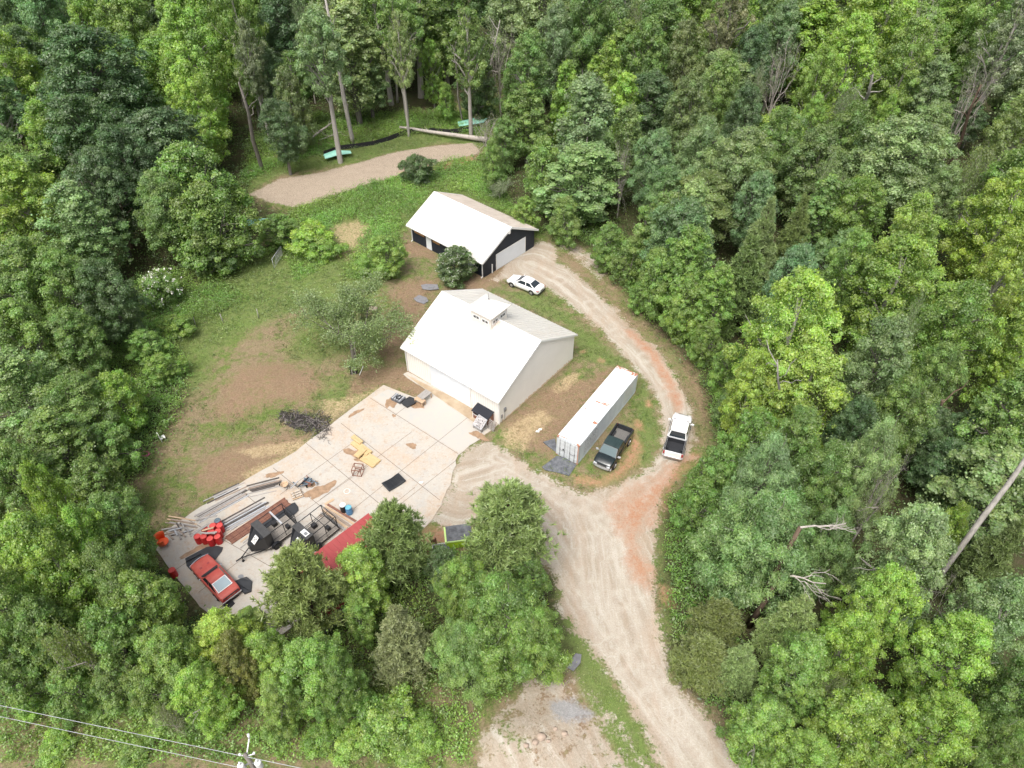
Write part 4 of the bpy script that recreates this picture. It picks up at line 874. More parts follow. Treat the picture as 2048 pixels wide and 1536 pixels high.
def bare(key, H=11, Rr=4, seed=1, nleaf=3500, leaf=.22, bark='bark', depth=4, lo=.1, spread=.75):
    rs = np.random.RandomState(seed); t_ = MB(); tips = []
    def grow(a, d, L_, r_, k):
        e = a+d*L_; pts = limb(t_, a, e, r_, r_*.55, rs, 5 if k > 1 else 4, 3)
        for p in pts[1:]: tips.append(p)
        if k == 0: return
        for j in range(3 if k > 1 else 4):
            nd = d+rs.normal(size=3)*spread; nd[2] += .25; nd /= np.linalg.norm(nd); grow(pts[1+j % 3] if j < 3 else e, nd, L_*rs.uniform(.55, .8), r_*.5, k-1)
    r0 = H*.016+.03; t_.tube([(0, 0, -.3), (.1, .1, H*.3)], [r0*1.2, r0], 7, cap=False)
    for j in range(4):
        d = np.array([math.cos(j*1.7)*.45, math.sin(j*1.7)*.45, 1.]); grow(np.array([.1, .1, H*(.12+.05*j)]), d/np.linalg.norm(d), H*.34, r0*.62, depth)
    tips = np.array(tips); sc = Rr/np.percentile(np.hypot(tips[:, 0], tips[:, 1]), 92)
    p = tips[rs.randint(len(tips), size=nleaf)]+rs.normal(size=(nleaf, 3))*.28
    me = leaf_mesh(key+'_crown', p, rs.normal(size=(nleaf, 3))+np.array([0, 0, .6]), leaf*rs.uniform(.6, 1.3, nleaf), np.stack([.5+rs.normal(size=nleaf)*.22, .5+rs.normal(size=nleaf)*.2, .4+rs.normal(size=nleaf)*.2], 1), M['leaf'])
    trunk = t_.build(key+'_trunk', M[bark]); tm = trunk.data; bpy.data.objects.remove(trunk); PROTO[key] = (me, tm, H, Rr/max(sc, .3) if False else Rr, lo)
broadleaf('oak', 17, 4.8, .2, 197, 64480, 0.202, (.17, .28), .5, .3, 'bark', 0, 11)
broadleaf('oak_b', 18, 5.0, .22, 171, 59520, 0.208, (.16, .30), .6, .38, 'bark', .3, 12)
broadleaf('maple', 15, 4.6, .12, 232, 74400, 0.181, (.13, .22), .45, .34, 'bark_pale', .35, 13)
broadleaf('maple_b', 14, 4.4, .10, 221, 69440, 0.181, (.12, .22), .5, .4, 'bark_pale', .3, 14)
broadleaf('poplar', 18, 4.2, .12, 221, 64480, 0.222, (.13, .23), .25, .36, 'bark', .3, 15, 1.25)
broadleaf('poplar_b', 17, 3.8, .16, 197, 54560, 0.222, (.14, .24), .3, .42, 'bark', .4, 16, 1.25)
broadleaf('pecan', 13, 5.2, .1, 232, 84320, 0.242, (.13, .23), .6, .35, 'bark', .25, 17, 3.2, .5)
broadleaf('tall', 22, 4.2, .48, 127, 34720, 0.215, (.15, .26), .4, .5, 'bark_pale', .6, 18)
broadleaf('tall_b', 21, 4.4, .42, 147, 37200, 0.229, (.13, .24), .5, .55, 'bark_pale', .7, 19)
broadleaf('edge', 9, 3.2, .04, 147, 39680, 0.168, (.17, .28), .5, .3, 'bark', 0, 20)
broadleaf('edge_b', 8, 3.0, .03, 134, 37200, 0.162, (.16, .30), .5, .4, 'bark', .2, 21)
broadleaf('shrub', 3.2, 2.0, .02, 98, 18600, 0.128, (.2, .34), .7, .3, 'bark', 0, 22)
broadleaf('shrub_b', 2.6, 1.9, .02, 83, 16120, 0.114, (.2, .36), .8, .4, 'bark', .2, 23)
pine('pine', 11, 3.6, .15, 90, 31, 'pine', 38, .46); pine('pine_b', 12, 3.8, .12, 96, 32, 'pine', 42, .46)
pine('cedar', 10, 3.0, .04, 110, 33, 'cedar', 40, .38)
bare('bare', 11, 4.2, 41, 32000, .17); bare('snag', 10, 3, 42, 500, .2, 'deadwood', 4)
bare('sparse', 9, 3.4, 43, 5000, .22, 'deadwood', 4)
CLR = {  # leaf colours in the plain
 'Y': (.32, .455, .065), 'B': (.255, .41, .062), 'G': (.205, .34, .064), 'M': (.185, .30, .068), 'D': (.115, .205, .072), 'T': (.17, .295, .11), 'L': (.25, .375, .14), 'O': (.19, .265, .075), 'P': (.26, .355, .11), 'K': (.16, .235, .065), 'R': (.235, .33, .13), 'S': (.235, .29, .13)}
CNAME = {'Y': 'yellow-green', 'B': 'bright green', 'G': 'fresh green', 'M': 'mid green', 'D': 'dark blue-green', 'T': 'bluish green', 'L': 'pale green', 'O': 'olive green', 'P': 'olive', 'K': 'dark olive', 'R': 'greyish green', 'S': 'silvery green'}
KNAME = {'oak': 'round-crowned tree', 'oak_b': 'lobed broadleaf tree', 'maple': 'bushy maple', 'maple_b': 'ragged maple', 'poplar': 'tall oval tree', 'poplar_b': 'narrow oval tree', 'pecan': 'spreading long-leaved tree', 'tall': 'bare-trunked tall tree', 'tall_b': 'open-crowned tall tree',
         'edge': 'low leafy tree', 'edge_b': 'low ragged tree', 'shrub': 'rounded shrub', 'shrub_b': 'loose shrub', 'pine': 'fluffy pine', 'pine_b': 'broad fluffy pine', 'cedar': 'feathery cedar', 'bare': 'half-bare twiggy tree', 'snag': 'dead leafless tree', 'sparse': 'sparse dying tree'}
TREES = []
def tree_at(x, y, R_, H_, key, col, label=None, rz=None, z=0, name=None):
    me, tm, H0, R0, lo = PROTO[key]; nm = name or {'pine': 'pine_tree', 'pine_b': 'pine_tree', 'cedar': 'cedar_tree', 'shrub': 'shrub', 'shrub_b': 'shrub', 'snag': 'dead_tree', 'sparse': 'dying_tree', 'bare': 'twiggy_tree'}.get(key, 'broadleaf_tree')
    o = empty(nm, (x, y, z), rnd.uniform(0, 6.28) if rz is None else rz); s = R_/R0; o.scale = (s, s, H_/H0)
    c = bpy.data.objects.new('crown', me); COL.objects.link(c); c.parent = o; t = bpy.data.objects.new('trunk', tm); COL.objects.link(t); t.parent = o
    b = CLR[col] if isinstance(col, str) else col; k = rnd.uniform(.88, 1.12); c.color = (b[0]*k*rnd.uniform(.93, 1.07), b[1]*k, b[2]*k*rnd.uniform(.85, 1.15), 1)
    cat = 'pine tree' if key.startswith('pine') else 'shrub' if key.startswith('shrub') else 'tree'
    TREES.append([o, x, y, R_, H_, key, col if isinstance(col, str) else 'G', label]); o['category'] = cat; return o
def inpoly(poly, x, y):
    c = False; n = len(poly)
    for i in range(n):
        x0, y0 = poly[i]; x1, y1 = poly[(i+1) % n]
        if (y0 > y) != (y1 > y) and x < (x1-x0)*(y-y0)/(y1-y0)+x0: c = not c
    return c
def tree_px(u, v, rpx, key, col, H_, label=None, **kw):
    rpx *= 1.3 if key.startswith('pine') else 1.08 if key == 'bare' else 1.12 if key == 'cedar' else 1.05
    """a tree whose crown is centred on photo pixel (u, v)"""
    lo = PROTO[key][4]
    for _ in range(12):   # no trunk on the path, the drive or the slab
        b = P(u, v, H_*(lo+(1-lo)*.52)); ub, vb, _d = proj(b.x, b.y, 0)
        if not any(inpoly(q, ub, vb) for q in (RG['chips'][0][0], RG['gravel'][0][0], SLAB)): break
        H_ *= .93
    zc = H_*(lo+(1-lo)*.52); p = P(u, v, zc); d = proj(p.x, p.y, zc)[2]
    return tree_at(p.x, p.y, rpx*.86*d/FPX, H_, key, col, label, **kw)
HAND = [
 # crown centre u, v, crown radius in pixels, kind, colour, height, label
 (20, 170, 78, 'maple', 'B', 19), (190, 170, 105, 'oak', 'D', 22, 'very large dark blue-green oak with billowing crown near the upper left corner'), (175, 280, 80, 'oak_b', 'D', 17), (385, 140, 72, 'maple_b', (.26, .40, .075), 22), (395, 220, 60, 'maple', 'B', 17), (452, 60, 52, 'sparse', 'S', 20, 'grey half-dead tree with drooping twigs behind the yellow-green maple'),
 (240, 40, 60, 'oak', 'D', 20), (40, 30, 75, 'oak_b', 'T', 20), (110, 300, 66, 'maple', 'B', 16), (390, 380, 82, 'edge', 'G', 14), (420, 455, 78, 'edge_b', 'G', 12), (330, 420, 60, 'oak', 'M', 13), (45, 420, 85, 'maple_b', 'B', 15), (165, 455, 70, 'poplar', 'L', 14), (205, 385, 62, 'oak', 'D', 15),
 (560, 255, 42, 'oak_b', 'D', 14), (582, 215, 40, 'edge', 'K', 14), (640, 90, 55, 'tall', 'R', 24, 'tall poplar with pale trunk leaning over the fallen branches'), (700, 110, 68, 'poplar_b', 'R', 20), (735, 150, 40, 'poplar_b', 'R', 13), (570, 60, 62, 'oak', 'D', 20), (500, 110, 34, 'tall_b', 'S', 20, 'grey-trunked tree with sparse crown standing left of the wood-chip path'),
 (540, 160, 35, 'oak_b', 'D', 15), (795, 40, 46, 'tall', 'M', 22), (800, 95, 30, 'tall_b', 'R', 20), (864, 140, 26, 'maple_b', 'B', 12), (893, 205, 22, 'edge_b', 'B', 7), (935, 90, 45, 'tall_b', 'M', 22, 'multi-stemmed tree with pale forked trunks left of the snag'), (955, 165, 42, 'edge', 'D', 12), (1025, 45, 58, 'oak_b', 'R', 20), (1060, 120, 48, 'tall', 'M', 20), (1040, 175, 40, 'oak', 'M', 14),
 (1180, 45, 75, 'oak', 'R', 21), (1110, 100, 50, 'oak_b', 'R', 20), (1325, 40, 72, 'maple_b', 'B', 21), (1055, 235, 45, 'poplar_b', 'G', 13), (1130, 205, 38, 'poplar', 'B', 15), (1213, 165, 38, 'poplar_b', 'B', 16), (1245, 225, 42, 'poplar_b', 'B', 15), (1172, 260, 78, 'poplar', 'L', 18, 'big tulip poplar with pale leaves rising behind the navy garage'),
 (1160, 360, 82, 'poplar', 'L', 12), (1085, 345, 45, 'edge_b', 'G', 11), (1250, 300, 45, 'poplar', 'M', 15), (1308, 335, 46, 'oak', 'T', 14), (1330, 395, 45, 'oak_b', 'T', 12), (1370, 240, 50, 'oak', 'O', 17), (1367, 130, 45, 'oak_b', 'O', 19), (1290, 130, 50, 'oak', 'M', 19), (1330, 460, 55, 'poplar', 'G', 12),
 (1460, 35, 42, 'tall_b', (.23, .25, .11), 23, 'thin tan-needled pine pair rising at the top of the woods'), (1560, 85, 52, 'oak_b', 'T', 19), (1500, 130, 45, 'oak', 'D', 17), (1740, 75, 105, 'maple', 'B', 24, 'largest bright green maple in the upper right woods'), (1690, 140, 62, 'maple_b', 'B', 20), (1630, 190, 40, 'maple_b', 'B', 17), (1800, 150, 60, 'maple', 'G', 20), (1765, 255, 32, 'maple', 'B', 12), (1620, 255, 28, 'maple_b', 'B', 12),
 (1910, 40, 62, 'oak_b', 'G', 21), (1854, 195, 44, 'poplar_b', 'R', 16), (2015, 85, 56, 'tall_b', 'S', 23, 'grey-green tree with long pale limbs at the upper right edge'), (1940, 200, 30, 'snag', 'S', 18, 'leaning bare dead tree in the dark hollow at upper right'), (1792, 330, 95, 'oak', 'R', 17, 'wide grey-green oak filling the middle of the right woods'), (1690, 290, 58, 'oak_b', 'M', 16), (1620, 340, 66, 'oak', 'K', 15), (1560, 300, 55, 'oak_b', 'M', 16),
 (1400, 315, 52, 'oak_b', 'R', 15), (1485, 250, 45, 'oak', 'D', 16), (1440, 190, 45, 'oak', 'M', 17), (1508, 415, 50, 'oak', 'T', 13), (1520, 485, 44, 'cedar', 'P', 13), (1585, 480, 42, 'cedar', 'K', 13), (1382, 450, 55, 'poplar', 'L', 14), (1375, 540, 58, 'poplar', 'G', 13), (1945, 375, 48, 'sparse', 'O', 15), (2015, 300, 60, 'maple_b', 'O', 17), (1870, 420, 50, 'maple_b', 'O', 14),
 (1810, 490, 66, 'maple', 'B', 15), (1990, 455, 75, 'maple', 'Y', 17), (1710, 430, 60, 'oak_b', 'G', 14), (1640, 430, 50, 'poplar_b', 'M', 13), (1580, 575, 60, 'oak', 'T', 14), (1485, 565, 62, 'cedar', 'K', 13), (1430, 600, 50, 'poplar', 'G', 11), (1370, 610, 45, 'edge', 'G', 9), (1310, 560, 42, 'edge_b', 'G', 9), (1775, 585, 98, 'maple', 'B', 16, 'wide light green maple right of the bluish tree'), (1690, 560, 50, 'maple_b', 'G', 14),
 (1570, 690, 100, 'maple', 'Y', 19, 'brightest yellow-green maple standing beside the gravel track above the white pickup'), (1600, 790, 92, 'maple_b', 'Y', 14, 'lower yellow-green maple spreading just right of the white pickup'), (1500, 790, 60, 'maple_b', 'Y', 12), (1751, 740, 74, 'oak_b', 'R', 16), (1790, 840, 62, 'oak', 'M', 13), (1895, 670, 78, 'oak_b', 'G', 16), (1998, 570, 66, 'maple_b', 'Y', 17), (2025, 705, 52, 'poplar', 'B', 16), (2015, 842, 78, 'poplar', 'G', 15), (1975, 930, 50, 'poplar_b', 'G', 11),
 (1860, 770, 50, 'oak', 'M', 13), (1500, 893, 58, 'edge', 'G', 10), (1590, 890, 55, 'oak_b', 'M', 12), (1724, 950, 68, 'pecan', 'L', 14), (1700, 870, 50, 'oak', 'D', 12), (1520, 975, 78, 'pecan', 'L', 13), (1430, 960, 50, 'edge', 'G', 9), (1395, 1010, 48, 'edge_b', 'G', 7), (1640, 960, 60, 'oak_b', 'M', 12), (1520, 1090, 118, 'pecan', (.235, .37, .12), 13, 'large spreading long-leaved tree with dead white limbs right of the driveway fork'),
 (1640, 1100, 70, 'pecan', (.22, .35, .115), 11), (1888, 1075, 36, 'edge_b', 'B', 9), (1587, 1250, 66, 'cedar', 'P', 8), (1440, 1235, 60, 'cedar', (.17, .22, .05), 5), (1410, 1310, 66, 'cedar', (.16, .215, .05), 5), (1480, 1330, 50, 'cedar', 'P', 6), (1805, 1130, 90, 'maple', 'L', 15, 'largest pale green maple in the lower right woods'), (1745, 1230, 72, 'maple_b', 'B', 13), (1955, 1260, 92, 'maple', 'L', 14), (1890, 1320, 85, 'maple_b', 'B', 12), (1690, 1300, 66, 'maple', 'B', 11),
 (1590, 1350, 76, 'maple_b', 'G', 10), (1707, 1460, 88, 'maple', 'B', 11), (1860, 1470, 82, 'maple_b', 'B', 11), (1520, 1460, 70, 'maple', 'G', 9), (1980, 1120, 58, 'cedar', 'K', 11), (2020, 1410, 72, 'oak', 'M', 11), (1975, 1500, 70, 'pecan', 'M', 9), (1600, 1530, 70, 'maple_b', 'B', 9),
 (115, 1140, 88, 'maple', 'B', 15, 'large lime green maple at the left edge level with the red coupe'), (130, 1040, 52, 'maple_b', 'B', 15), (195, 1105, 58, 'maple', 'B', 13), (25, 1090, 60, 'cedar', (.15, .22, .05), 15), (240, 1062, 62, 'oak', 'M', 11), (288, 1215, 72, 'oak', 'G', 10), (238, 1165, 60, 'oak_b', 'M', 12), (34, 1235, 70, 'oak_b', 'M', 13), (100, 1270, 62, 'oak', 'M', 11), (240, 1290, 66, 'edge', 'G', 10), (172, 1310, 58, 'sparse', 'O', 11, 'half-dead tree with yellowish leaves above the power lines'), (345, 1315, 62, 'oak', 'G', 9),
 (300, 1380, 48, 'edge_b', 'G', 6), (60, 1335, 60, 'edge', 'M', 8), (150, 1375, 50, 'edge_b', 'G', 6), (20, 1310, 50, 'oak', 'M', 9), (235, 1360, 46, 'edge', 'M', 6), (450, 1282, 62, 'maple_b', 'Y', 8), (500, 1240, 34, 'maple', 'B', 7), (410, 1385, 62, 'maple', 'B', 8), (480, 1330, 50, 'maple_b', (.24, .26, .06), 9), (607, 1175, 82, 'pine_b', 'P', 11, 'broad fluffy pine over the left end of the red shed roof'), (540, 1320, 62, 'maple', 'B', 8), (630, 1345, 78, 'maple_b', 'B', 9), (560, 1400, 55, 'maple', 'B', 7), (680, 1370, 55, 'maple', 'G', 8),
 (790, 1078, 68, 'pine', 'P', 10, 'fluffy pine between the blue barrel and the lime dumpster'), (728, 1152, 64, 'maple', 'B', 8, 'bright leafy tree pressed against the right side of the broad pine'), (1018, 1050, 92, 'pine_b', 'P', 11, 'biggest fluffy pine at the centre overhanging the gravel yard'), (890, 1140, 42, 'edge', 'D', 6), (925, 1175, 66, 'pecan', 'G', 8), (1000, 1240, 104, 'pecan', 'G', 10, 'big rounded green tree at the bottom centre beside the driveway'), (930, 1305, 72, 'pecan', (.20, .34, .10), 8), (1062, 1280, 76, 'pecan', 'G', 8), (1050, 1150, 45, 'edge', 'G', 6), (803, 1275, 66, 'cedar', 'S', 9, 'grey-green cedar between the broad pine and the rounded green tree'),
 (785, 1445, 62, 'shrub', 'B', 3.0), (850, 1470, 40, 'shrub_b', 'B', 2), (740, 1420, 45, 'shrub_b', 'B', 2.4), (720, 1230, 40, 'edge_b', 'G', 6),
 (68, 560, 80, 'oak_b', 'G', 14), (140, 590, 70, 'maple_b', 'G', 13), (215, 590, 62, 'oak', 'D', 12), (50, 690, 78, 'maple_b', 'G', 12), (150, 680, 60, 'oak', 'M', 10), (45, 790, 78, 'poplar', 'L', 12), (150, 810, 70, 'oak_b', 'M', 9), (240, 800, 56, 'edge_b', 'B', 7), (120, 890, 72, 'poplar_b', 'M', 10), (45, 955, 66, 'oak', 'M', 11), (200, 975, 62, 'edge', 'M', 8), (220, 890, 50, 'edge', 'G', 6), (325, 735, 36, 'edge_b', 'B', 3.5), (290, 690, 40, 'edge', 'G', 4),
 (318, 575, 42, 'shrub', 'M', 4.2, 'dark elder shrub sprinkled with white blossom at the meadow edge'), (692, 640, 98, 'bare', (.21, .31, .10), 9.5, 'large thin-leaved twiggy tree in the mown field left of the barn'), (770, 510, 42, 'edge', 'G', 6, 'leafy sapling clump left of the white-flowered tree'), (620, 475, 48, 'shrub', 'B', 3.4), (650, 500, 36, 'shrub_b', 'B', 2.4), (560, 460, 40, 'edge', 'G', 5), (835, 337, 34, 'shrub', 'D', 4.2, 'rounded dark shrub standing alone on the wood-chip path edge'), (910, 528, 44, 'edge', (.10, .17, .05), 5.2, 'white-flowered crepe myrtle against the roof edge of the navy garage'),
 (735, 535, 26, 'shrub_b', 'B', 2), (420, 500, 50, 'edge', 'D', 6), (355, 650, 34, 'shrub', 'G', 2.4), (973, 262, 32, 'snag', 'S', 9, 'broken vine-draped snag with splayed pale roots beside the fallen log'), (985, 330, 28, 'edge_b', 'M', 8), (1010, 285, 35, 'edge', 'M', 9), (1000, 375, 28, 'sparse', 'S', 3.5, 'grey leafless brush heap behind the navy garage'), (1050, 430, 30, 'edge', 'G', 6), (1130, 440, 36, 'edge_b', 'G', 7), (1215, 490, 34, 'edge', 'G', 7), (1262, 520, 34, 'edge_b', 'G', 7), (1352, 622, 30, 'edge', 'G', 5), (1412, 685, 34, 'edge_b', 'G', 6), (1458, 735, 36, 'edge', 'G', 7), (1450, 812, 26, 'edge_b', 'M', 4),
 (60, 1412, 32, 'shrub_b', 'B', 1.4), (205, 1420, 30, 'shrub_b', 'G', 1.3), (330, 1430, 36, 'shrub', 'B', 1.6), (435, 1445, 34, 'shrub_b', 'B', 1.5), (560, 1452, 36, 'shrub', 'G', 1.7), (640, 1475, 40, 'shrub_b', 'B', 1.5), (700, 1490, 38, 'shrub', 'B', 1.5), (110, 1492, 40, 'shrub_b', 'B', 1.2), (270, 1505, 38, 'shrub_b', 'G', 1.2), (820, 1510, 40, 'shrub_b', 'B', 1.2), (1890, 935, 60, 'oak', 'D', 8), (1850, 865, 46, 'oak_b', 'D', 9), (1930, 870, 46, 'oak', 'D', 8), (1925, 240, 46, 'oak', 'D', 9), (1285, 590, 28, 'edge', 'G', 4.5), (1070, 45, 34, 'sparse', 'S', 21), (1285, 60, 34, 'sparse', 'R', 22), (1560, 150, 32, 'snag', 'S', 18), (1690, 235, 30, 'sparse', 'R', 15), (1835, 95, 40, 'snag', 'S', 23), (1500, 200, 26, 'sparse', 'S', 15), (1905, 395, 34, 'sparse', 'O', 14), (1655, 385, 32, 'sparse', 'R', 14), (605, 70, 30, 'sparse', 'R', 21), (165, 385, 30, 'snag', 'S', 13), (1000, 120, 30, 'snag', 'S', 17), (1245, 340, 22, 'snag', 'S', 13), (1785, 690, 30, 'sparse', 'R', 16), (1760, 985, 30, 'snag', 'S', 14), (1890, 1230, 34, 'snag', 'S', 13), (1660, 1400, 30, 'sparse', 'S', 10), (340, 1440, 30, 'sparse', 'S', 4),
]
for h_ in HAND: tree_px(*h_[:6], label=h_[6] if len(h_) > 6 else None)
# the woods behind and between: each further tree stands where the ground is wooded
openw = wpoly(FOREST_OPEN); op = np.array(FOREST_OPEN, float)
fr_ = random.Random(21); cand = []
for j in range(0, 60):
    for i in range(-30, 31):
        x = (i+.5*(j % 2))*7.2+fr_.uniform(-2, 2); y = 8+j*5.6+fr_.uniform(-1.8, 1.8); cand.append((x, y))
cand.sort(key=lambda c: c[1])
nfill = 0
for x, y in cand:
    far = y > 125; H_ = fr_.uniform(16, 25) if far else fr_.uniform(10, 18); R_ = fr_.uniform(3.4, 6.0)
    u, v, d = proj(x, y, H_*.6); ut, vt, _ = proj(x, y, H_); rp = R_*FPX/d
    if u < -rp*.4 or u > 2048+rp*.4 or v > 1536 or vt < -60-rp*.3 and v < -30: continue
    ok = True
    for zz in (0, .2, .4, .6, .8, .95):
        for sx in (-.9, 0, .9):
            a, b, _ = proj(x+sx*R_*(1 if zz > .15 else .2), y, H_*zz)
            if inpoly(op, a, b): ok = False; break
        if not ok: break
    if not ok: continue
    if any((x-t[1])**2+(y-t[2])**2 < ((R_+t[3])*.64)**2 for t in TREES): continue
    # leave the dark hollows of the photograph unfilled
    if any((u-a)**2/(p*p)+(v-b)**2/(q*q) < 1 for a, b, p, q in ((1940, 230, 70, 90), (1890, 920, 80, 80), (840, 150, 60, 70), (540, 200, 30, 60), (1640, 1200, 30, 20))): continue
    if nfill > 150: break
    if u > 1350: col = fr_.choice('GGGMBBLTOR'); key = fr_.choice(['oak', 'oak_b', 'maple', 'maple_b', 'poplar', 'poplar_b'])
    elif u < 560: col = fr_.choice('DDMGGBT'); key = fr_.choice(['oak', 'oak_b', 'oak', 'maple', 'maple_b', 'tall'])
    else: col = fr_.choice('DMMRGGL'); key = fr_.choice(['oak', 'oak_b', 'tall', 'tall_b', 'poplar'])
    tree_at(x, y, R_, H_, key, col); nfill += 1
# ------------------------------------------------------------ a label for every tree
ANCH = [(90, 60, 'in the upper left corner'), (300, 90, 'above the yellow-green maple at top left'), (90, 330, 'on the left edge above the meadow'), (330, 400, 'in the wood left of the wood-chip path'), (560, 130, 'behind the left fallen branches'), (800, 60, 'in the far woods above the silt fence'), (960, 150, 'in the woods behind the fallen log'),
 (1130, 90, 'in the top centre woods'), (1180, 330, 'behind the navy garage'), (1330, 120, 'in the woods right of top centre'), (1350, 430, 'in the woods right of the gravel turnaround'), (1520, 120, 'in the upper right woods'), (1540, 420, 'in the mid right woods'), (1760, 130, 'around the largest upper right maple'), (1980, 130, 'in the upper right corner'),
 (1760, 420, 'beneath the wide grey-green oak'), (1980, 430, 'on the right edge above the middle'), (1420, 680, 'along the outer side of the gravel track'), (1650, 620, 'around the bluish tree at right'), (1900, 680, 'in the woods at middle right'), (1500, 930, 'beside the white pickup'), (1740, 900, 'near the dark hollow on the right'), (1990, 900, 'by the leaning grey trunk'),
 (1550, 1150, 'right of the driveway fork'), (1450, 1300, 'by the lower driveway bend'), (1800, 1180, 'in the lower right woods'), (1700, 1450, 'along the bottom right'), (1980, 1430, 'in the bottom right corner'), (90, 600, 'on the left edge beside the meadow'), (200, 720, 'left of the mown field'), (70, 850, 'on the left edge at mid height'), (210, 930, 'left of the pink ring'), (310, 650, 'by the old fence posts'),
 (110, 1100, 'left of the red barrels'), (290, 1150, 'left of the red coupe'), (100, 1280, 'in the lower left corner'), (300, 1340, 'just above the power lines'), (450, 1280, 'below the red coupe'), (600, 1340, 'below the broad pine'), (780, 1430, 'at the bottom beside the sand pile'), (740, 1200, 'below the red shed roof'), (950, 1180, 'below the lime dumpster'), (1040, 1260, 'beside the lower driveway'), (640, 490, 'in the tall weeds left of the garage'), (1000, 340, 'behind the garage by the log'), (1240, 540, 'along the gravel turnaround')]
ORD = ['first', 'second', 'third', 'fourth', 'fifth', 'sixth', 'seventh', 'eighth', 'ninth', 'tenth', 'eleventh', 'twelfth']
groups = {}
for t in TREES:
    if t[7]: t[0]['label'] = t[7]; continue
    z = t[4]*.6; u, v, _ = proj(t[1], t[2], z); u = min(max(u, 5), 2043); v = max(v, 5); a = min(ANCH, key=lambda q: (q[0]-u)**2+(q[1]-v)**2)
    groups.setdefault((CNAME[t[6]]+' '+KNAME[t[5]], a[2]), []).append((u, t))
for (nm, where), l in groups.items():
    l.sort(key=lambda q: q[0]); k = len(l)
    for i, (u, t) in enumerate(l):
        pre = '' if k == 1 else ('left ' if i == 0 else 'right ') if k == 2 else ('leftmost ' if i == 0 else 'rightmost ' if i == k-1 else ORD[i]+'-from-left ')
        t[0]['label'] = pre+nm+' '+where
for t in TREES: t[0]['group'] = 'shrubs and brush at the wood edge' if t[5].startswith('shrub') else 'pines near the slab' if t[5].startswith('pine') else 'trees of the surrounding woods'
print('trees', len(TREES), 'fill', nfill)
# flowers on the two flowering shrubs
for lab, n_, r_, sz in (('white-flowered crepe myrtle against the roof edge of the navy garage', 420, .97, .2), ('dark elder shrub sprinkled with white blossom at the meadow edge', 160, .97, .3)):
    for t in TREES:
        if t[7] == lab:
            me = PROTO[t[5]][0]; nv = len(me.vertices); co = np.empty(nv*3, np.float32); me.vertices.foreach_get('co', co); co = co.reshape(-1, 3); H0 = PROTO[t[5]][2]; c0 = np.array([0, 0, H0*.5]); s_ = co-c0; rr_ = np.hypot(s_[:, 0]/PROTO[t[5]][3], s_[:, 2]/(H0*.5)); w_ = np.hypot(rr_, s_[:, 1]/PROTO[t[5]][3]); ok_ = np.nonzero((w_ > .8) & (s_[:, 2] > -H0*.3))[0]; idx = np.random.RandomState(5).choice(ok_, n_, replace=False)
            p = co[idx]; rs = np.random.RandomState(6); k = 5; pp = np.repeat(p, k, 0)+rs.normal(size=(len(p)*k, 3))*.07; n2 = len(pp)
            fm_ = leaf_mesh('blossom', pp, rs.normal(size=(n2, 3))+np.array([0, 0, 1]), np.full(n2, sz*.6), np.full((n2, 3), .5), mat('white_blossom', (.75, .74, .66), .8) if 'blossom' not in M else M['blossom'], 1.1)
            f = bpy.data.objects.new('blossom', fm_); COL.objects.link(f); f.parent = t[0]

# ------------------------------------------------------------ undergrowth, weeds and tall grass
def cover(name, n, mask, seed, size, hgt, colour, spread=.35, per=12, up=.9, aspect=1.8, area=(-58, 44, 18, 128), ratio=None, kindm='leaf', dens_noise=None):
    rs = np.random.RandomState(seed); x = rs.uniform(area[0], area[1], n*3); y = rs.uniform(area[2], area[3], n*3)
    if area[3] > 150: y = area[2]+(area[3]-area[2])*rs.rand(n*3)
    m_ = mask(x, y); keep = rs.rand(n*3) < m_; x, y = x[keep][:n], y[keep][:n]; k = len(x)
    hn = .35+1.1*smooth_noise(x+300, y+300, 2.3, seed)*smooth_noise(x+300, y+300, 6, seed+1)*1.6; hh = hgt*hn*rs.uniform(.5, 1.3, k)
    X = np.repeat(x, per)+rs.normal(size=k*per)*spread*.6; Y = np.repeat(y, per)+rs.normal(size=k*per)*spread*.6; Z = np.repeat(hh, per)*rs.rand(k*per)**.6+.03
    tn = smooth_noise(x+300, y+300, 3.1, seed+2); th = smooth_noise(x+300, y+300, 4.7, seed+3)
    T = np.stack([np.repeat(.15+.65*tn, per)+rs.normal(size=k*per)*.2, np.repeat(.1+.8*th, per)+rs.normal(size=k*per)*.2, .5+rs.normal(size=k*per)*.25], 1)
    N = rs.normal(size=(k*per, 3))*.7+np.array([0, 0, up])
    me = leaf_mesh(name, np.stack([X, Y, Z], 1), N, size*rs.uniform(.5, 1.4, k*per), T, M[kindm], aspect)
    o = bpy.data.objects.new(name, me); COL.objects.link(o); o.color = (*colour, 1); return o
def minterp(key):
    A_ = ATT[key]
    def f(x, y):
        i = np.clip(np.searchsorted(gx, x), 1, len(gx)-1); j = np.clip(np.searchsorted(gy, y), 1, len(gy)-1); return A_[j, i]
    return f
mi = {k: minterp(k) for k in ATT}
sl_w = wpoly(SLAB)
def clear(x, y): return (mi['gravel'](x, y) < .45) & (mi['chips'](x, y) < .45) & (sdist(sl_w, x, y) < -.2) & (sdist(rectpoly(BARN_O, BARN_A, 0, 13.5, 0, 13.5), x, y) < 0) & (sdist(rectpoly(GAR_O, GAR_A, 0, 14, 0, 11), x, y) < 0)
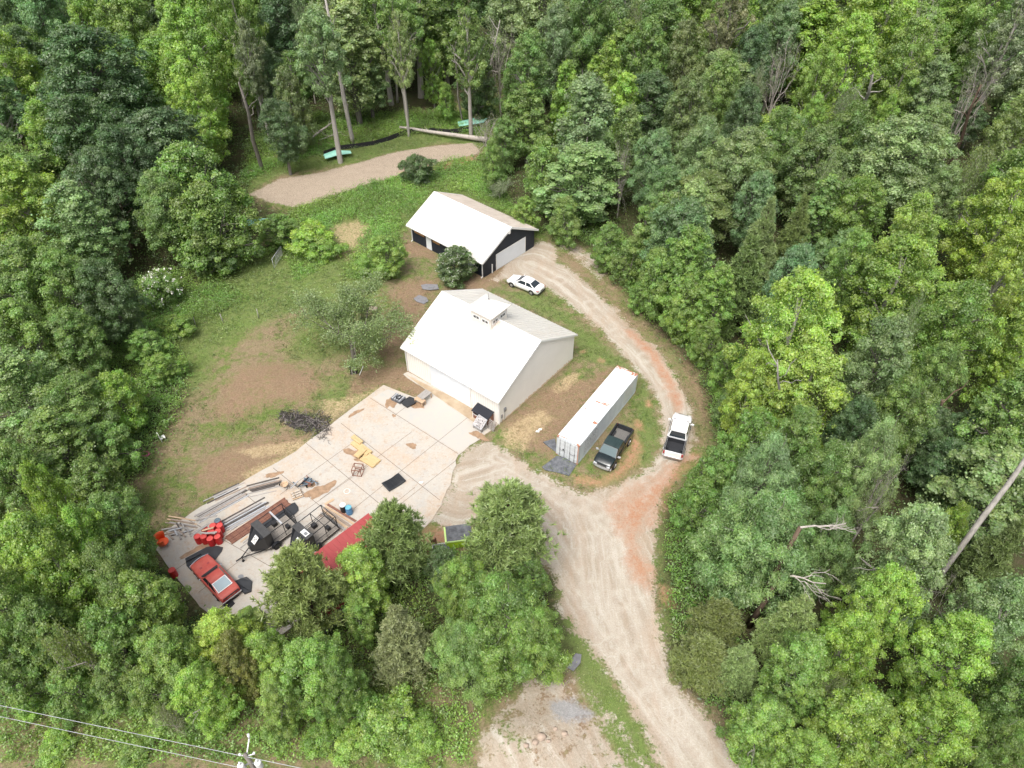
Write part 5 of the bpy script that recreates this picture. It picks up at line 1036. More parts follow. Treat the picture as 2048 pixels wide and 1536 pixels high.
WEED = [[(585, 418), (650, 398), (780, 358), (870, 330), (965, 312), (1010, 330), (1010, 400), (1085, 470), (1070, 455), (1000, 420), (930, 385), (865, 378), (805, 450), (800, 520), (750, 560), (690, 560), (710, 500), (740, 455), (715, 435), (660, 450), (660, 520), (600, 560), (560, 500), (560, 440)],
 [(520, 350), (640, 308), (760, 280), (880, 262), (960, 270), (1000, 250), (1000, 180), (760, 200), (600, 230), (500, 280), (485, 370)],
 [(255, 985), (305, 900), (345, 850), (365, 790), (380, 740), (340, 700), (330, 670), (420, 640), (490, 600), (430, 560), (560, 500), (280, 560), (200, 650), (180, 800), (150, 1000)],
 [(1085, 465), (1150, 475), (1200, 510), (1240, 565), (1300, 638), (1355, 668), (1402, 740), (1424, 800), (1432, 880), (1500, 900), (1460, 740), (1350, 600), (1250, 480), (1120, 430)],
 [(1320, 1000), (1345, 1010), (1330, 1080), (1345, 1180), (1330, 1260), (1350, 1350), (1450, 1440), (1500, 1400), (1450, 1100), (1400, 990)],
 [(-60, 1380), (300, 1385), (640, 1370), (880, 1395), (955, 1430), (955, 1560), (-60, 1560)], [(860, 1090), (900, 1200), (880, 1390), (1100, 1380), (1125, 1320), (1100, 1120)], [(300, 1060), (345, 1150), (400, 1215), (520, 1300), (640, 1215), (850, 1100), (880, 1390), (300, 1390), (150, 1100)]]
WP = [wpoly(p) for p in WEED]
def weedmask(x, y):
    off_slab = sdist(sl_w, x, y) < -.75
    d = np.full(x.shape, -9.); 
    for p in WP: d = np.maximum(d, sdist(p, x, y))
    m_ = np.clip(d/1.2+.6, 0, 1)*clear(x, y)*off_slab*(mi['gravel'](x, y) < .1); low = sdist(WP[5], x, y) > 0
    return m_*np.where(low, .7+.3*(smooth_noise(x+300, y+300, 2.8, 77) > .4), 1)
def woodsmask(x, y): return np.clip(mi['woods'](x, y)*1.2-.1, 0, 1)*clear(x, y)
tag(cover('tall_weeds', 28000, weedmask, 51, .17, .9, (.21, .36, .065), .36, 22), 'dense bright green weeds and brambles round the clearing', 'weeds', kind='stuff')
tag(cover('woodland_undergrowth', 34000, lambda x, y: np.clip(mi['woods'](np.clip(x, -57, 43), np.clip(y, 17, 127))*1.2-.1, 0, 1)*.8*(smooth_noise(x+400, y+400, 4, 9)*.8+.35)*clear(x, y)*(sdist(sl_w, x, y) < -.9)*(mi['gravel'](np.clip(x, -57, 43), np.clip(y, 17, 127)) < .08), 52, .26, 1.3, (.12, .20, .045), .6, 13, area=(-110, 100, 10, 190)), 'low leafy undergrowth on the woodland floor', 'undergrowth', kind='stuff')
def lawnmask(x, y):
    g = smooth_noise(x+300, y+300, 1.3, 5)*.5+smooth_noise(x+300, y+300, .45, 6)*.5
    lush = mi['lush'](x, y); bad = np.maximum.reduce([mi['brown'](x, y), mi['clay'](x, y)*.9, mi['straw'](x, y)*.8])
    return np.clip((g-.42+lush*.25)*3, 0, 1)*(1-np.clip(bad*1.3-.3, 0, 1))*clear(x, y)*(mi['woods'](x, y) < .5)*.9
tag(cover('grass', 60000, lawnmask, 53, .13, .12, (.15, .215, .05), .2, 7, up=1.2, aspect=3), 'short patchy green grass of the yard and mown field', 'grass', kind='stuff')
def meadowmask(x, y): return np.clip(mi['lush'](x, y)*2-.8, 0, 1)*(y > 60)*(x < -8)*clear(x, y)*(mi['woods'](x, y) < .5)*(1-mi['straw'](x, y))*(.35+.65*(smooth_noise(x+300, y+300, 1.7, 15) > .45))
tag(cover('meadow_grass', 16000, meadowmask, 57, .22, .5, (.20, .29, .085), .3, 8, up=.4, aspect=3.5), 'rough knee-high grass and weeds in the upper left meadow', 'meadow grass', kind='stuff')
def drymask(x, y): return (mi['woods'](x, y) < .5)*clear(x, y)*np.clip(.35+mi['brown'](x, y)*.6, 0, 1)*np.clip(smooth_noise(x+300, y+300, .9, 8)*2-.4, 0, 1)
tag(cover('dry_straw_litter', 18000, drymask, 54, .16, .06, (.30, .23, .14), .22, 6, up=1.5, aspect=5), 'dry brown straw and raked grass litter', 'straw', kind='stuff')
tag(cover('roadside_litter', 5000, lambda x, y: (sdist(WP[5], x, y) > -1)*1.0*clear(x, y), 55, .22, .15, (.25, .18, .14), .3, 6, up=1.4, aspect=5), 'brown twiggy litter under the power lines', 'litter', kind='stuff')
# ------------------------------------------------------------ things lying about the yard
ZS = .05                                     # top of the slab
M['barrel_red'] = mat('red_barrel_plastic', (.50, .018, .02), .45, noise=.2, scale=4)
M['barrel_lid'] = mat('faded_red_lid', (.62, .09, .075), .6, 0, 0, 5, (.50, .05, .05))
M['wood_grey'] = mat('weathered_grey_wood', (.37, .35, .33), .9, 0, 0, 3, (.25, .235, .22), stretch=(.6, 6, 6))
M['wood_brown'] = mat('weathered_brown_wood', (.22, .165, .13), .9, 0, 0, 3, (.33, .27, .22), stretch=(.6, 6, 6))
M['wood_new'] = mat('yellow_pine_lumber', (.48, .34, .16), .75, 0, 0, 2.5, (.56, .43, .24), stretch=(.6, 5, 5))
M['wood_tan'] = mat('tan_lumber', (.52, .38, .25), .8, 0, 0, 2.5, (.42, .30, .2), stretch=(.6, 5, 5))
M['metal_pale'] = mat('pale_metal_channel', (.50, .51, .53), .5, .2, noise=.3, scale=2, stretch=(.5, 3, 3))
M['rust_steel'] = mat('rusty_steel', (.16, .07, .05), .85, 0, 0, 4, (.25, .12, .08))
M['rubber'] = mat('black_rubber_sheet', (.035, .038, .043), .55, noise=.4, scale=2, bump=.2)
M['tarp_grey'] = mat('grey_tarp', (.16, .17, .185), .7, 0, 0, 2.5, (.07, .075, .085), bump=.3)
M['orange'] = mat('orange_plastic', (.75, .11, .03), .45)
M['blue'] = mat('blue_barrel_paint', (.085, .25, .47), .5, noise=.25, scale=3)
M['blue_lid'] = mat('pale_blue_lid', (.16, .46, .58), .5, noise=.3, scale=6)
M['white'] = mat('white_paint', (.74, .74, .72), .5, noise=.05, scale=4)
M['lime'] = mat('lime_green_paint', (.40, .62, .03), .5, noise=.12, scale=3)
M['lime_rim'] = mat('pale_lime_rim', (.55, .75, .26), .5)
M['shingle'] = mat('black_shingle', (.018, .021, .03), .85, noise=.4, scale=12, bump=.3)
M['deck'] = mat('weathered_deck_boards', (.21, .19, .165), .9, 0, 0, 4, (.34, .31, .27), stretch=(.5, 5, 1))
M['mesh_steel'] = mat('black_steel', (.02, .021, .024), .5, .3)
M['blue_scrap'] = mat('blue_grey_scrap', (.20, .26, .31), .5, .3, noise=.5, scale=4)
M['mint'] = mat('mint_green_sheet', (.36, .70, .58), .5, noise=.1, scale=2)
M['silt'] = mat('black_silt_fabric', (.012, .012, .014), .8)
M['stone'] = mat('flat_grey_stone', (.22, .22, .235), .85, noise=.3, scale=2.5)
M['pink'] = mat('pink_plastic', (.70, .16, .32), .5)
def at(u, v, z=0.0): p = P(u, v, z); return p
def g_at(u, v): p = P(u, v, 0); p.z = gz(p.x, p.y)+.004; return p
# barrels: a top rim centre pixel each
def barrel(name, u, v, bm, lm, label, h=.88, r=.29, group=None, lid=True):
    p = P(u, v, ZS+h); o = empty(name, (p.x, p.y, ZS), rnd.uniform(0, 6), label, 'barrel', group)
    b = MB(); b.lathe([(r*.93, .0), (r, .03), (r*.98, .1), (r, h*.31), (r+.012, h*.33), (r, h*.35), (r, h*.63), (r+.012, h*.65), (r, h*.67), (r*.99, h-.05), (r, h-.02), (r*.97, h)], 28); b.build('drum_body', bm, o)
    b = MB(); b.lathe([(r*.95, h+.001), (r*.95, h+.02), (r*.9, h+.02), (r*.88, h+.004), (.02, h+.004)], 28); b.cyl((r*.55, 0, h+.015), .035, .025, 10); b.build('lid', lm, o)
    return o
reds = [(425, 1051, 'red barrel in the back row of the red cluster, second from the right'), (438.5, 1050.5, 'red barrel at the back right corner of the red cluster'), (435, 1062, 'red barrel in the right column, between the back and front ones'), (434, 1073, 'red barrel at the front right corner of the cluster'),
        (419.5, 1077, 'red barrel at the very front of the cluster under grey board ends'), (406.5, 1072.5, 'red barrel second from left in the front row under the boards'), (393.8, 1072.5, 'red barrel with purplish rim at the left end of the cluster'), (421, 1063, 'red barrel buried in the middle of the cluster beneath boards'), (409, 1058, 'red barrel at the back left half hidden under grey boards')]
for u, v, l in reds: barrel('barrel', u, v, M['barrel_red'], M['barrel_lid'], l, group='red plastic barrels clustered by the board piles')
barrel('barrel', 434.5, 1041, M['barrel_red'], M['blue_scrap'], 'red barrel with dark bluish top at the very back of the cluster', group='red plastic barrels clustered by the board piles')
barrel('barrel', 343, 1140, M['barrel_red'], M['barrel_lid'], 'lone red barrel near the trees, left of the red coupe')
barrel('drum', 685, 1010, M['black'], M['white'], 'black drum with white lid beside the blue one')
barrel('drum', 696.5, 1014.5, M['blue'], M['blue_lid'], 'blue drum with pale blue lid on the slab')
def plank(a, b, w, h, m, label, group, z=ZS, z2=None, name='plank', cat='plank'):
    z2 = z if z2 is None else z2; pa, pb = Vector((a.x, a.y, z+h/2)), Vector((b.x, b.y, z2+h/2)); c = (pa+pb)/2; d = pb-pa
    o = MB(); o.bar(pa-c, pb-c, w, h); ob = o.build(name, m); ob.location = c; tag(ob, label, cat, group); return ob
def bundle(a, b, n, width, w, h, mats, label, group, seed, layers=2, jit=.03, ljit=.4, z=ZS, name='plank', cat='plank'):
    """long pieces side by side from photo pixels a to b, spread across width metres"""
    A0, B0 = P(*a), P(*b); d = (B0-A0).normalized(); q = Vector((-d.y, d.x, 0)); r_ = random.Random(seed); per = math.ceil(n/layers)
    for i in range(n):
        ly, k = divmod(i, per); off = (k/(max(1, per-1))-.5)*(width*(1-.2*ly)); s = r_.uniform(-ljit, ljit); e = r_.uniform(-ljit, ljit); j0, j1 = r_.uniform(-jit, jit), r_.uniform(-jit, jit)
        plank(A0+q*(off+j0)+d*s, B0+q*(off+j1)+d*e, w*r_.uniform(.8, 1.1), h*r_.uniform(.7, 1.0), r_.choice(mats), label, group, z+ly*(h+.004)+.001, name=name, cat=cat)
M['wood_dark'] = mat('gap_shade_wood', (.10, .088, .08), .9, noise=.4, scale=3)  # dark boards: shade of the gaps between planks put into their colour
W_ = M['wood_grey'], M['wood_grey'], M['wood_brown'], M['metal_pale'], M['wood_dark']
bundle((400, 1037), (488, 988), 13, .95, .13, .07, W_, 'weathered grey plank in the long bundle along the grass edge', 'planks in the long bundle by the grass', 1)
bundle((418, 1001), (482, 972), 6, .7, .11, .05, W_, 'thin grey plank strewn between long bundle and grass', 'thin planks at the grass edge', 2, 1, .1, .5)
bundle((495, 981), (556, 965), 9, .95, .13, .07, (M['wood_grey'], M['wood_brown'], M['wood_grey'], M['wood_dark']), 'weathered grey-brown plank in the short bundle right of the long one', 'planks in the short bundle', 3)
bundle((505, 990), (560, 977), 2, .4, .1, .04, (M['wood_grey'],), 'loose thin plank in front of the short bundle', 'loose planks by the short bundle', 4, 1)
bundle((452, 1052), (530, 1009), 11, 1.35, .15, .07, (M['metal_pale'], M['metal_pale'], M['wood_grey'], M['wood_dark']), 'pale grey metal channel in the wide bundle behind the barrels', 'pale metal channels', 5, 2, .03, .35, name='metal_channel', cat='metal channel')
bundle((457, 1083), (575, 1004), 9, 1.0, .1, .12, (M['rust_steel'],), 'long rusty steel beam in the dark brown stack left of the trailers', 'rusty steel beams', 6, 1, .01, .08, name='steel_beam', cat='steel beam')
bundle((480, 1092), (505, 1072), 3, .5, .12, .05, (M['wood_grey'], M['wood_tan']), 'short pale plank end beside the rusty beams', 'short planks by the beams', 7, 1)
bundle((340, 1040), (392, 1049), 5, .7, .13, .05, (M['wood_grey'], M['wood_tan'], M['wood_brown']), 'loose long plank at the top of the scattered heap', 'long planks on the scattered heap', 8, 2)
rr = random.Random(12)
for i in range(16):
    c = P(rr.uniform(338, 378), rr.uniform(1054, 1077)); an = rr.choice((-.7, -.55, .2, .3, -.9)); L_ = rr.uniform(.7, 1.6); d = Vector((math.cos(an), math.sin(an), 0))*L_/2
    plank(c-d, c+d, .13, .05, rr.choice(W_), 'short broken grey plank in the scattered heap left of the red barrels', 'broken planks in the scattered heap', ZS+.055*(i//4), ZS+.055*(i//4)+rr.uniform(-.0, .05))
for i, (a, b, l) in enumerate((((384, 1068), (419, 1047), 'grey board slanting down the left of the red barrels'), ((381, 1074), (414, 1052), 'lower grey board slanting beside the leftmost red barrel'), ((405, 1063), (428, 1057), 'yellowish board across the middle red barrels'), ((403, 1068), (432, 1069), 'pale grey board lying over the front red barrels'), ((412, 1070), (435, 1067), 'pale board crossing the one over the front red barrels'), ((400, 1041), (436, 1035), 'long thin grey board behind the red barrels'))):
    plank(P(*a, .95), P(*b, .95), .16, .04, M['wood_grey'] if i != 2 else M['wood_tan'], l, 'boards dropped on the red barrels', .97+.045*i)
# tan planks right of the trailers
for i, (a, b, m, l) in enumerate((((651, 1013), (708, 1049), 'wood_tan', 'tan plank at the outer side of the row right of the trailers'), ((648, 1017), (700, 1053), 'wood_brown', 'brown plank second in the row right of the trailers'), ((645, 1021), (695, 1057), 'wood_tan', 'tan plank third in the row right of the trailers'), ((642, 1026), (690, 1061), 'wood_grey', 'grey plank fourth in the row right of the trailers'), ((640, 1030), (684, 1063), 'wood_brown', 'brown plank nearest the right trailer'), ((656, 1010), (712, 1044), 'rust_steel', 'dark steel bar beyond the tan plank row'))):
    plank(P(*a), P(*b), .2, .07, M[m], l, 'planks right of the trailers')
plank(P(650, 1010), P(668, 999), .25, .05, M['wood_tan'], 'short tan board lying alone near the drums', None)
# new lumber
def lumber(c, rot, L_, W2, n, layers, label, z=ZS):
    p = P(*c); o = empty('lumber_stack', (p.x, p.y, z), R(rot), label, 'lumber stack', 'stacks of new yellow lumber')
    for ly in range(layers):
        for k in range(n):
            s = MB(); y = -W2/2+(k+.5)*W2/n; sh = rr.uniform(-.05, .05); s.bx(-L_/2+sh, L_/2+sh, y-W2/n*.47, y+W2/n*.47, ly*.062, ly*.062+.055); s.build('board', M['wood_new'], o)
lumber((723, 898), -41, 2.4, .75, 5, 4, 'yellow lumber stack, the longest upper one on the slab')
lumber((715, 884), -41, 1.35, .5, 4, 2, 'small yellow lumber bundle lying on the upper stack', ZS+.26)
lumber((741, 922), -37, 1.75, 1.15, 8, 3, 'wide yellow lumber stack nearest the rusty cube frame')
lumber((722, 910), 58, 1.2, .6, 4, 3, 'yellow lumber stack lying crosswise between the other two', ZS+.2)
# rusty cube frame
p = P(717, 946); o = empty('cube_frame', (p.x, p.y, ZS), R(-8), 'rusty open cube frame of steel bars on the slab by the lumber', 'steel frame'); s_ = .43
for i, (a, b) in enumerate([((x, y, 0), (x, y, .8)) for x in (-s_, s_) for y in (-s_, s_)]+[((-s_, y, z), (s_, y, z)) for y in (-s_, s_) for z in (.03, .8)]+[((x, -s_, z), (x, s_, z)) for x in (-s_, s_) for z in (.03, .8)]+[((-s_, 0, .8), (s_, 0, .8)), ((0, -s_, .03), (0, s_, .03))]):
    m_ = MB(); m_.bar(a, b, .055); m_.build('frame_bar', M['rust_steel'], o)
# black truck bed cover
p = P(788, 967); o = empty('bed_liner', (p.x, p.y, ZS), R(41), 'black ribbed truck bed cover lying upside down on open slab', 'truck bed cover')
s = MB(); n = 14
vs = []; 
for i in range(n+1):
    x = -.95+1.9*i/n; z = .16+.10*math.cos(i/n*math.pi*2)*.6
    vs += [(x, -.62, z-.14), (x, -.6, z), (x, .6, z+.03), (x, .62, z-.12)]
s.add(vs, [(4*i+j, 4*i+4+j, 4*i+5+j, 4*i+1+j) for i in range(n) for j in range(3)]+[(0, 1, 2, 3), (4*n+3, 4*n+2, 4*n+1, 4*n), ]+[(4*i+3, 4*i+7, 4*i+4, 4*i) for i in range(n)], True); s.build('cover_shell', M['rubber'], o, bevel=.02)
s = MB()
for k in range(6): s.bar((-.8, -.45+k*.18, .27), (-.25, -.45+k*.18, .21), .03); s.bar((-.2, -.45+k*.18, .205), (.8, -.45+k*.18, .275), .03)
s.build('rib', M['black'], o)
# hose box, black mat lid, bench
p = P(797, 800); o = empty('pool_heater', (p.x, p.y, ZS), R(-32), 'grey low crate with coiled hose on top, left of the black lid', 'crate')
s = MB(); s.box((0, 0, .17), (1.25, .95, .34)); s.build('crate_body', M['tarp_grey'], o, bevel=.04); s = MB()
for k in range(4): s.box((-.45+k*.3, 0, .355), (.12, .85, .03))
s.build('slat', M['metal_pale'], o)
s = MB()
for k, r_ in enumerate((.3, .26, .22)): s.tube([(r_*math.cos(t*.5)+.1, r_*math.sin(t*.5), .4+.03*k) for t in range(14)], .022, 6)
s.build('hose', M['black'], o)
p = P(818, 807); o = empty('black_lid', (p.x, p.y, ZS), R(8), 'black square rubber-covered lid leaning on low crate by the wooden bench', 'lid')
s = MB(); s.prism([(-.75, -.2), (-.2, -.8), (.75, -.25), (.72, .35), (.1, .75), (-.5, .3)], .18, .27); s.build('lid_top', M['rubber'], o, bevel=.03); s = MB(); s.prism([(-.65, -.18), (-.2, -.7), (.66, -.23), (.63, .3), (.1, .65), (-.45, .26)], 0, .179); s.build('lid_side', M['black'], o)
def bench(c, rot, L_, W2, H_, m, label):
    p = P(*c); o = empty('work_bench', (p.x, p.y, ZS), R(rot), label, 'bench', 'wooden benches at the barn front')
    for k in range(5): s = MB(); y = -W2/2+W2*(k+.5)/5; s.bx(-L_/2, L_/2, y-W2*.09, y+W2*.09, H_-.04, H_); s.build('top_board', m, o)
    for x in (-L_/2+.08, L_/2-.08):
        for y in (-W2/2+.06, W2/2-.06): s = MB(); s.bx(x-.045, x+.045, y-.045, y+.045, 0, H_-.041); s.build('leg', M['wood_tan'], o)
bench((850, 799), 52, 1.35, .85, .72, M['wood_grey'], 'taller grey wooden bench by the barn doors'); bench((841, 808), -38, 1.15, .6, .62, M['wood_tan'], 'lower tan slatted bench beside the black lid')
# kennel shed, framed table, pallet at the barn corner
kp = P(967, 838); o = empty('dog_kennel', (kp.x, kp.y, ZS), BARN_A, 'brown kennel with sloping black shingle roof against the barn corner', 'kennel')
s = MB(); s.add([(-1.1, -.6, 1.0), (1.1, -.6, 1.0), (1.1, .75, 1.42), (-1.1, .75, 1.42), (-1.1, -.6, .94), (1.1, -.6, .94), (1.1, .75, 1.36), (-1.1, .75, 1.36)], [(0, 1, 2, 3), (7, 6, 5, 4), (0, 4, 5, 1), (1, 5, 6, 2), (2, 6, 7, 3), (3, 7, 4, 0)]); s.build('roof', M['shingle'], o)
s = MB(); s.bx(.95, 1.0, -.5, .65, 0, 1.02); s.bx(-1.0, -.95, -.5, .65, 0, 1.02); s.bx(-.95, .95, .6, .65, 0, 1.3); s.bx(-.95, -.1, -.5, -.46, 0, .5); s.bx(.5, .95, -.5, -.46, 0, .93); s.build('wall', M['rust_steel'], o)
s = MB(); s.bx(-1.0, -.93, -.53, -.505, .0, .93); s.bx(-.2, -.13, -.53, -.505, 0, .93); s.bx(-.93, -.2, -.53, -.505, .52, .58); s.build('door_frame', M['white'], o)
s = MB(); s.bx(-.9, .9, -.4, .55, .01, .05); s.build('floor', M['black'], o)
p = P(960, 857); o = empty('display_frame', (p.x, p.y, ZS), BARN_A+R(-3), 'mottled white-framed panel tilted on a wooden rack before the kennel', 'framed panel')
M['mottled'] = mat('mottled_panel', (.52, .50, .49), .6, 0, 0, 7, (.10, .09, .09), detail=3)
c0, c1, c2_, c3 = Vector((-.55, -.45, .5)), Vector((.6, -.45, .5)), Vector((.6, .45, 1.2)), Vector((-.55, .45, 1.2)); s = MB(); s.quad(c0, c1, c2_, c3, .04); s.build('panel', M['mottled'], o)
s = MB(); e_ = Vector((0, 0, .012))
for a, b in ((c0, c1), (c1, c2_), (c2_, c3), (c3, c0)): s.bar(a+e_, b+e_, .07)
s.build('panel_frame', M['metal_pale'], o)
for x in (-.5, .55):
    for y, z in ((-.4, .47), (.4, 1.1)): s = MB(); s.bx(x-.035, x+.035, y-.035, y+.035, 0, z); s.build('leg', M['wood_grey'], o)
s = MB(); s.bar((-.5, -.4, .18), (.55, -.4, .18), .05); s.bar((-.5, .4, .18), (.55, .4, .18), .05); s.bar((-.5, -.4, .18), (-.5, .4, .18), .05); s.bar((.55, -.4, .18), (.55, .4, .18), .05); s.build('rack_rail', M['wood_grey'], o)
p = bl(BL+.06, -.35, ZS); p = P(985, 857); o = empty('pallet', (p.x, p.y, ZS), BARN_A+R(-4), 'grey wooden pallet leaning against the kennel at the barn corner', 'pallet')
for k in range(6): s = MB(); z = .08+k*.17; s.bar((-.45, -.33+z*.42, z), (.45, -.33+z*.42, z), .02, .12, roll=1.2); s.build('slat', M['wood_grey'], o)
for x in (-.4, 0, .4): s = MB(); s.bar((x, -.27, .0), (x, .17, 1.02), .04, .09); s.build('runner', M['wood_brown'], o)
# junk pile: twisted blue-grey scrap, dark pipes, pallet of rubble
rs_ = random.Random(30)
for i in range(10):
    c = P(rs_.uniform(588, 632), rs_.uniform(966, 978)); an = rs_.uniform(-1.2, 1.2); L_ = rs_.uniform(.6, 1.5); d = Vector((math.cos(an), math.sin(an), 0))*L_/2
    plank(c-d, c+d, .09, .07, rs_.choice((M['blue_scrap'], M['black'], M['rust_steel'], M['metal_pale'])), 'bent metal bar in the blue-grey scrap heap on the slab', 'bars in the scrap heap', ZS+.06*i, ZS+.06*i+rs_.uniform(-.05, .15), name='metal_bar', cat='metal bar')
p = P(614, 967); s = MB()
for k in range(6):
    s.prism([(rs_.uniform(-.55, .0), rs_.uniform(-.4, 0)), (rs_.uniform(.1, .5), rs_.uniform(-.4, -.1)), (rs_.uniform(.2, .6), rs_.uniform(.1, .4)), (rs_.uniform(-.5, -.1), rs_.uniform(.1, .4))], .0+.09*k, .06+.09*k)
ob = s.build('scrap_heap', M['blue_scrap']); ob.location = (p.x, p.y, ZS+.02); tag(ob, 'crumpled blue-grey sheet metal at the core of the scrap heap', 'scrap metal')
p = P(594, 991); o = empty('pallet', (p.x, p.y, ZS), R(28), 'pallet loaded with pale rubble and bricks by the scrap heap', 'pallet')
for k in range(6): s = MB(); s.bx(-.5, .5, -.5+k*.18, -.5+k*.18+.11, .1, .125); s.build('slat', M['wood_tan'], o)
for k in (-.45, 0, .45): s = MB(); s.bx(k-.04, k+.04, -.5, .5, 0, .1); s.build('runner', M['wood_grey'], o)
M['block'] = mat('pale_block', (.50, .44, .37), .9, noise=.3, scale=5)
for k in range(9):
    x, y = -.3+.3*(k % 3)+rs_.uniform(-.03, .03), -.28+.28*(k//3); s = MB(); s.box((0, 0, 0), (.26, .2, .1)); ob = s.build('block', M['block']); c, sn = math.cos(R(28)), math.sin(R(28)); ob.location = (p.x+c*x-sn*y, p.y+sn*x+c*y, ZS+.178); ob.rotation_euler = (0, 0, R(28)+rs_.uniform(-.3, .3)); tag(ob, 'pale concrete block on the rubble pallet by the scrap heap', 'block', 'blocks on the rubble pallet')
p = P(571, 976); o = empty('wheelbarrow', (p.x, p.y, ZS), R(-20), 'small pale wheelbarrow standing between plank bundle and pallet', 'wheelbarrow')
s = MB(); s.lathe([(.2, .3), (.36, .52), (.34, .52), (.18, .32)], 14); s.build('tray', M['wood_tan'], o); s = MB(); s.lathe([(.1, -.03), (.17, -.03), (.17, .03), (.1, .03)], 18, M=Matrix.Translation((-.5, 0, .17)) @ Matrix.Rotation(math.pi/2, 4, 'X')); s.build('wheel', M['tyre'], o)
for y in (-.2, .2): s = MB(); s.tube([(-.5, y*.3, .17), (.2, y, .32), (.7, y*1.2, .45)], .02, 6); s.tube([(.3, y, .33), (.3, y, 0)], .018, 6); s.build('handle', M['gray'], o)
# chalk ring on the slab
p = P(694, 983); s = MB(); s.add([((.26+.04*(k % 2))*math.cos(k//2*math.pi/16), (.26+.04*(k % 2))*math.sin(k//2*math.pi/16), 0) for k in range(64)], [(2*k, 2*k+1, (2*k+3) % 64, (2*k+2) % 64) for k in range(32)]); ob = s.build('hoop', M['white']); ob.location = (p.x, p.y, ZS+.012); sm = ob.modifiers.new('thickness', 'SOLIDIFY'); sm.thickness = .015; tag(ob, 'thin white ring lying on the slab left of the black bed cover', 'hoop')
# black sheets
def sheet(name, px, m, label, z=ZS+.012, th=.03, cat='sheet', seed=1, bump_=.05):
    r_ = random.Random(seed); pts = [P(u, v) for u, v in px]; c = sum(pts, Vector())/len(pts); s = MB(); s.prism([((p-c).x, (p-c).y) for p in pts], 0, [th+r_.uniform(0, bump_) for _ in pts]); o = s.build(name, m, bevel=.0); o.location = (c.x, c.y, z); return tag(o, label, cat)
sh = sheet('rubber_sheet', [(371, 1118), (383, 1112), (415, 1095), (436, 1093), (447, 1096), (444, 1104), (438, 1112), (432, 1120), (424, 1128), (395, 1135), (388, 1141), (383, 1143), (374, 1133)], M['rubber'], 'large black rubber sheet under the nose of the red coupe')
s = MB(); c = sh.location
for a in ((373, 1124), (379, 1131), (386, 1139)):
    q = P(*a)-c; s.bar((q.x, q.y, .12), (q.x+1.0, q.y+.75, .12), .25, .12)
s.build('folded_rib', M['rubber'], sh)
sheet('rubber_sheet', [(471, 1165), (485, 1159), (495, 1157), (505, 1165), (503, 1185), (490, 1190), (478, 1178)], M['rubber'], 'crumpled black rubber piece behind the red coupe by the mirror', th=.12, bump_=.3, seed=4)
o_ = sheet('ribbed_mat', [(444, 1206), (458, 1195), (470, 1208), (455, 1224)], M['black'], 'ribbed black mat sticking out past the tail of the red coupe', cat='mat', th=.1)
s = MB()
for k in range(6): s.bar((-.5+k*.13, -.45+k*.1, .14), (.1+k*.13, .25+k*.1, .14), .04)
s.build('rib', M['rubber'], o_)
sheet('rubber_sheet', [(560, 1017), (590, 1006), (597, 1015), (598, 1022), (590, 1030), (560, 1045), (530, 1060), (515, 1052)], M['rubber'], 'black rubber sheet spread beneath the left trailer cage', seed=5, bump_=.02)
sheet('tarp', [(1084, 935), (1113, 913), (1127, 915), (1153, 930), (1143, 945), (1138, 953), (1120, 947), (1090, 941)], M['tarp_grey'], 'grey tarp pieces spread on the ground at the container doors', z=.03, cat='tarp', seed=6)
sheet('tarp', [(1086, 885), (1110, 878), (1113, 898), (1112, 905), (1094, 892)], M['tarp_grey'], 'dark tarp tucked against the left of the container', z=.03, cat='tarp', seed=7, bump_=.15)
for px, l in (([(842, 571), (852, 569), (875, 570), (878, 579), (860, 581), (845, 579)], 'flat grey stone slab nearest the crepe myrtle'), ([(827, 598), (838, 591), (853, 596), (857, 603), (848, 609), (833, 604)], 'flat grey stone slab left of the barn roof corner')):
    sheet('paving_stone', px, M['stone'], l, z=.05, cat='stone', bump_=.02)
s = MB(); s.lathe([(.05, 0), (.12, .01), (.12, .03), (.05, .03)], 14); p = P(482, 1154); ob = s.build('round_mirror', M['gray']); ob.location = (p.x, p.y, ZS+.002); ob.scale = (2, 1.6, 1.5); tag(ob, 'small round grey mirror head lying by the red coupe tail', 'mirror')
# orange plastic seat
p = P(329, 1090); o = empty('molded_chair', (p.x, p.y, ZS), R(200), 'bright orange curved plastic tub seat at the slab edge by the trees', 'chair')
s = MB(); n = 14
vs = []
for k in range(n+1):
    t = -2.0+4.0*k/n
    for (r_, z) in ((.5, .4), (.62, .8), (.62, 1.15), (.56, 1.15), (.54, .8), (.42, .42)): vs.append((r_*math.cos(t), r_*math.sin(t), z))
s.add(vs, [(6*k+j, 6*k+6+j, 6*k+6+(j+1) % 6, 6*k+(j+1) % 6) for k in range(n) for j in range(6)]+[(0, 1, 2, 3, 4, 5), tuple(range(6*n+5, 6*n-1, -1))], True); s.build('backrest', M['orange'], o)
s = MB(); s.cyl((0, 0, .4), .48, .08, 22); s.build('seat', M['orange'], o)
for t in (.8, 2.4, 3.9, 5.5): s = MB(); s.bar((.3*math.cos(t), .3*math.sin(t), .37), (.4*math.cos(t), .4*math.sin(t), 0), .06); s.build('leg', M['wood_brown'], o)

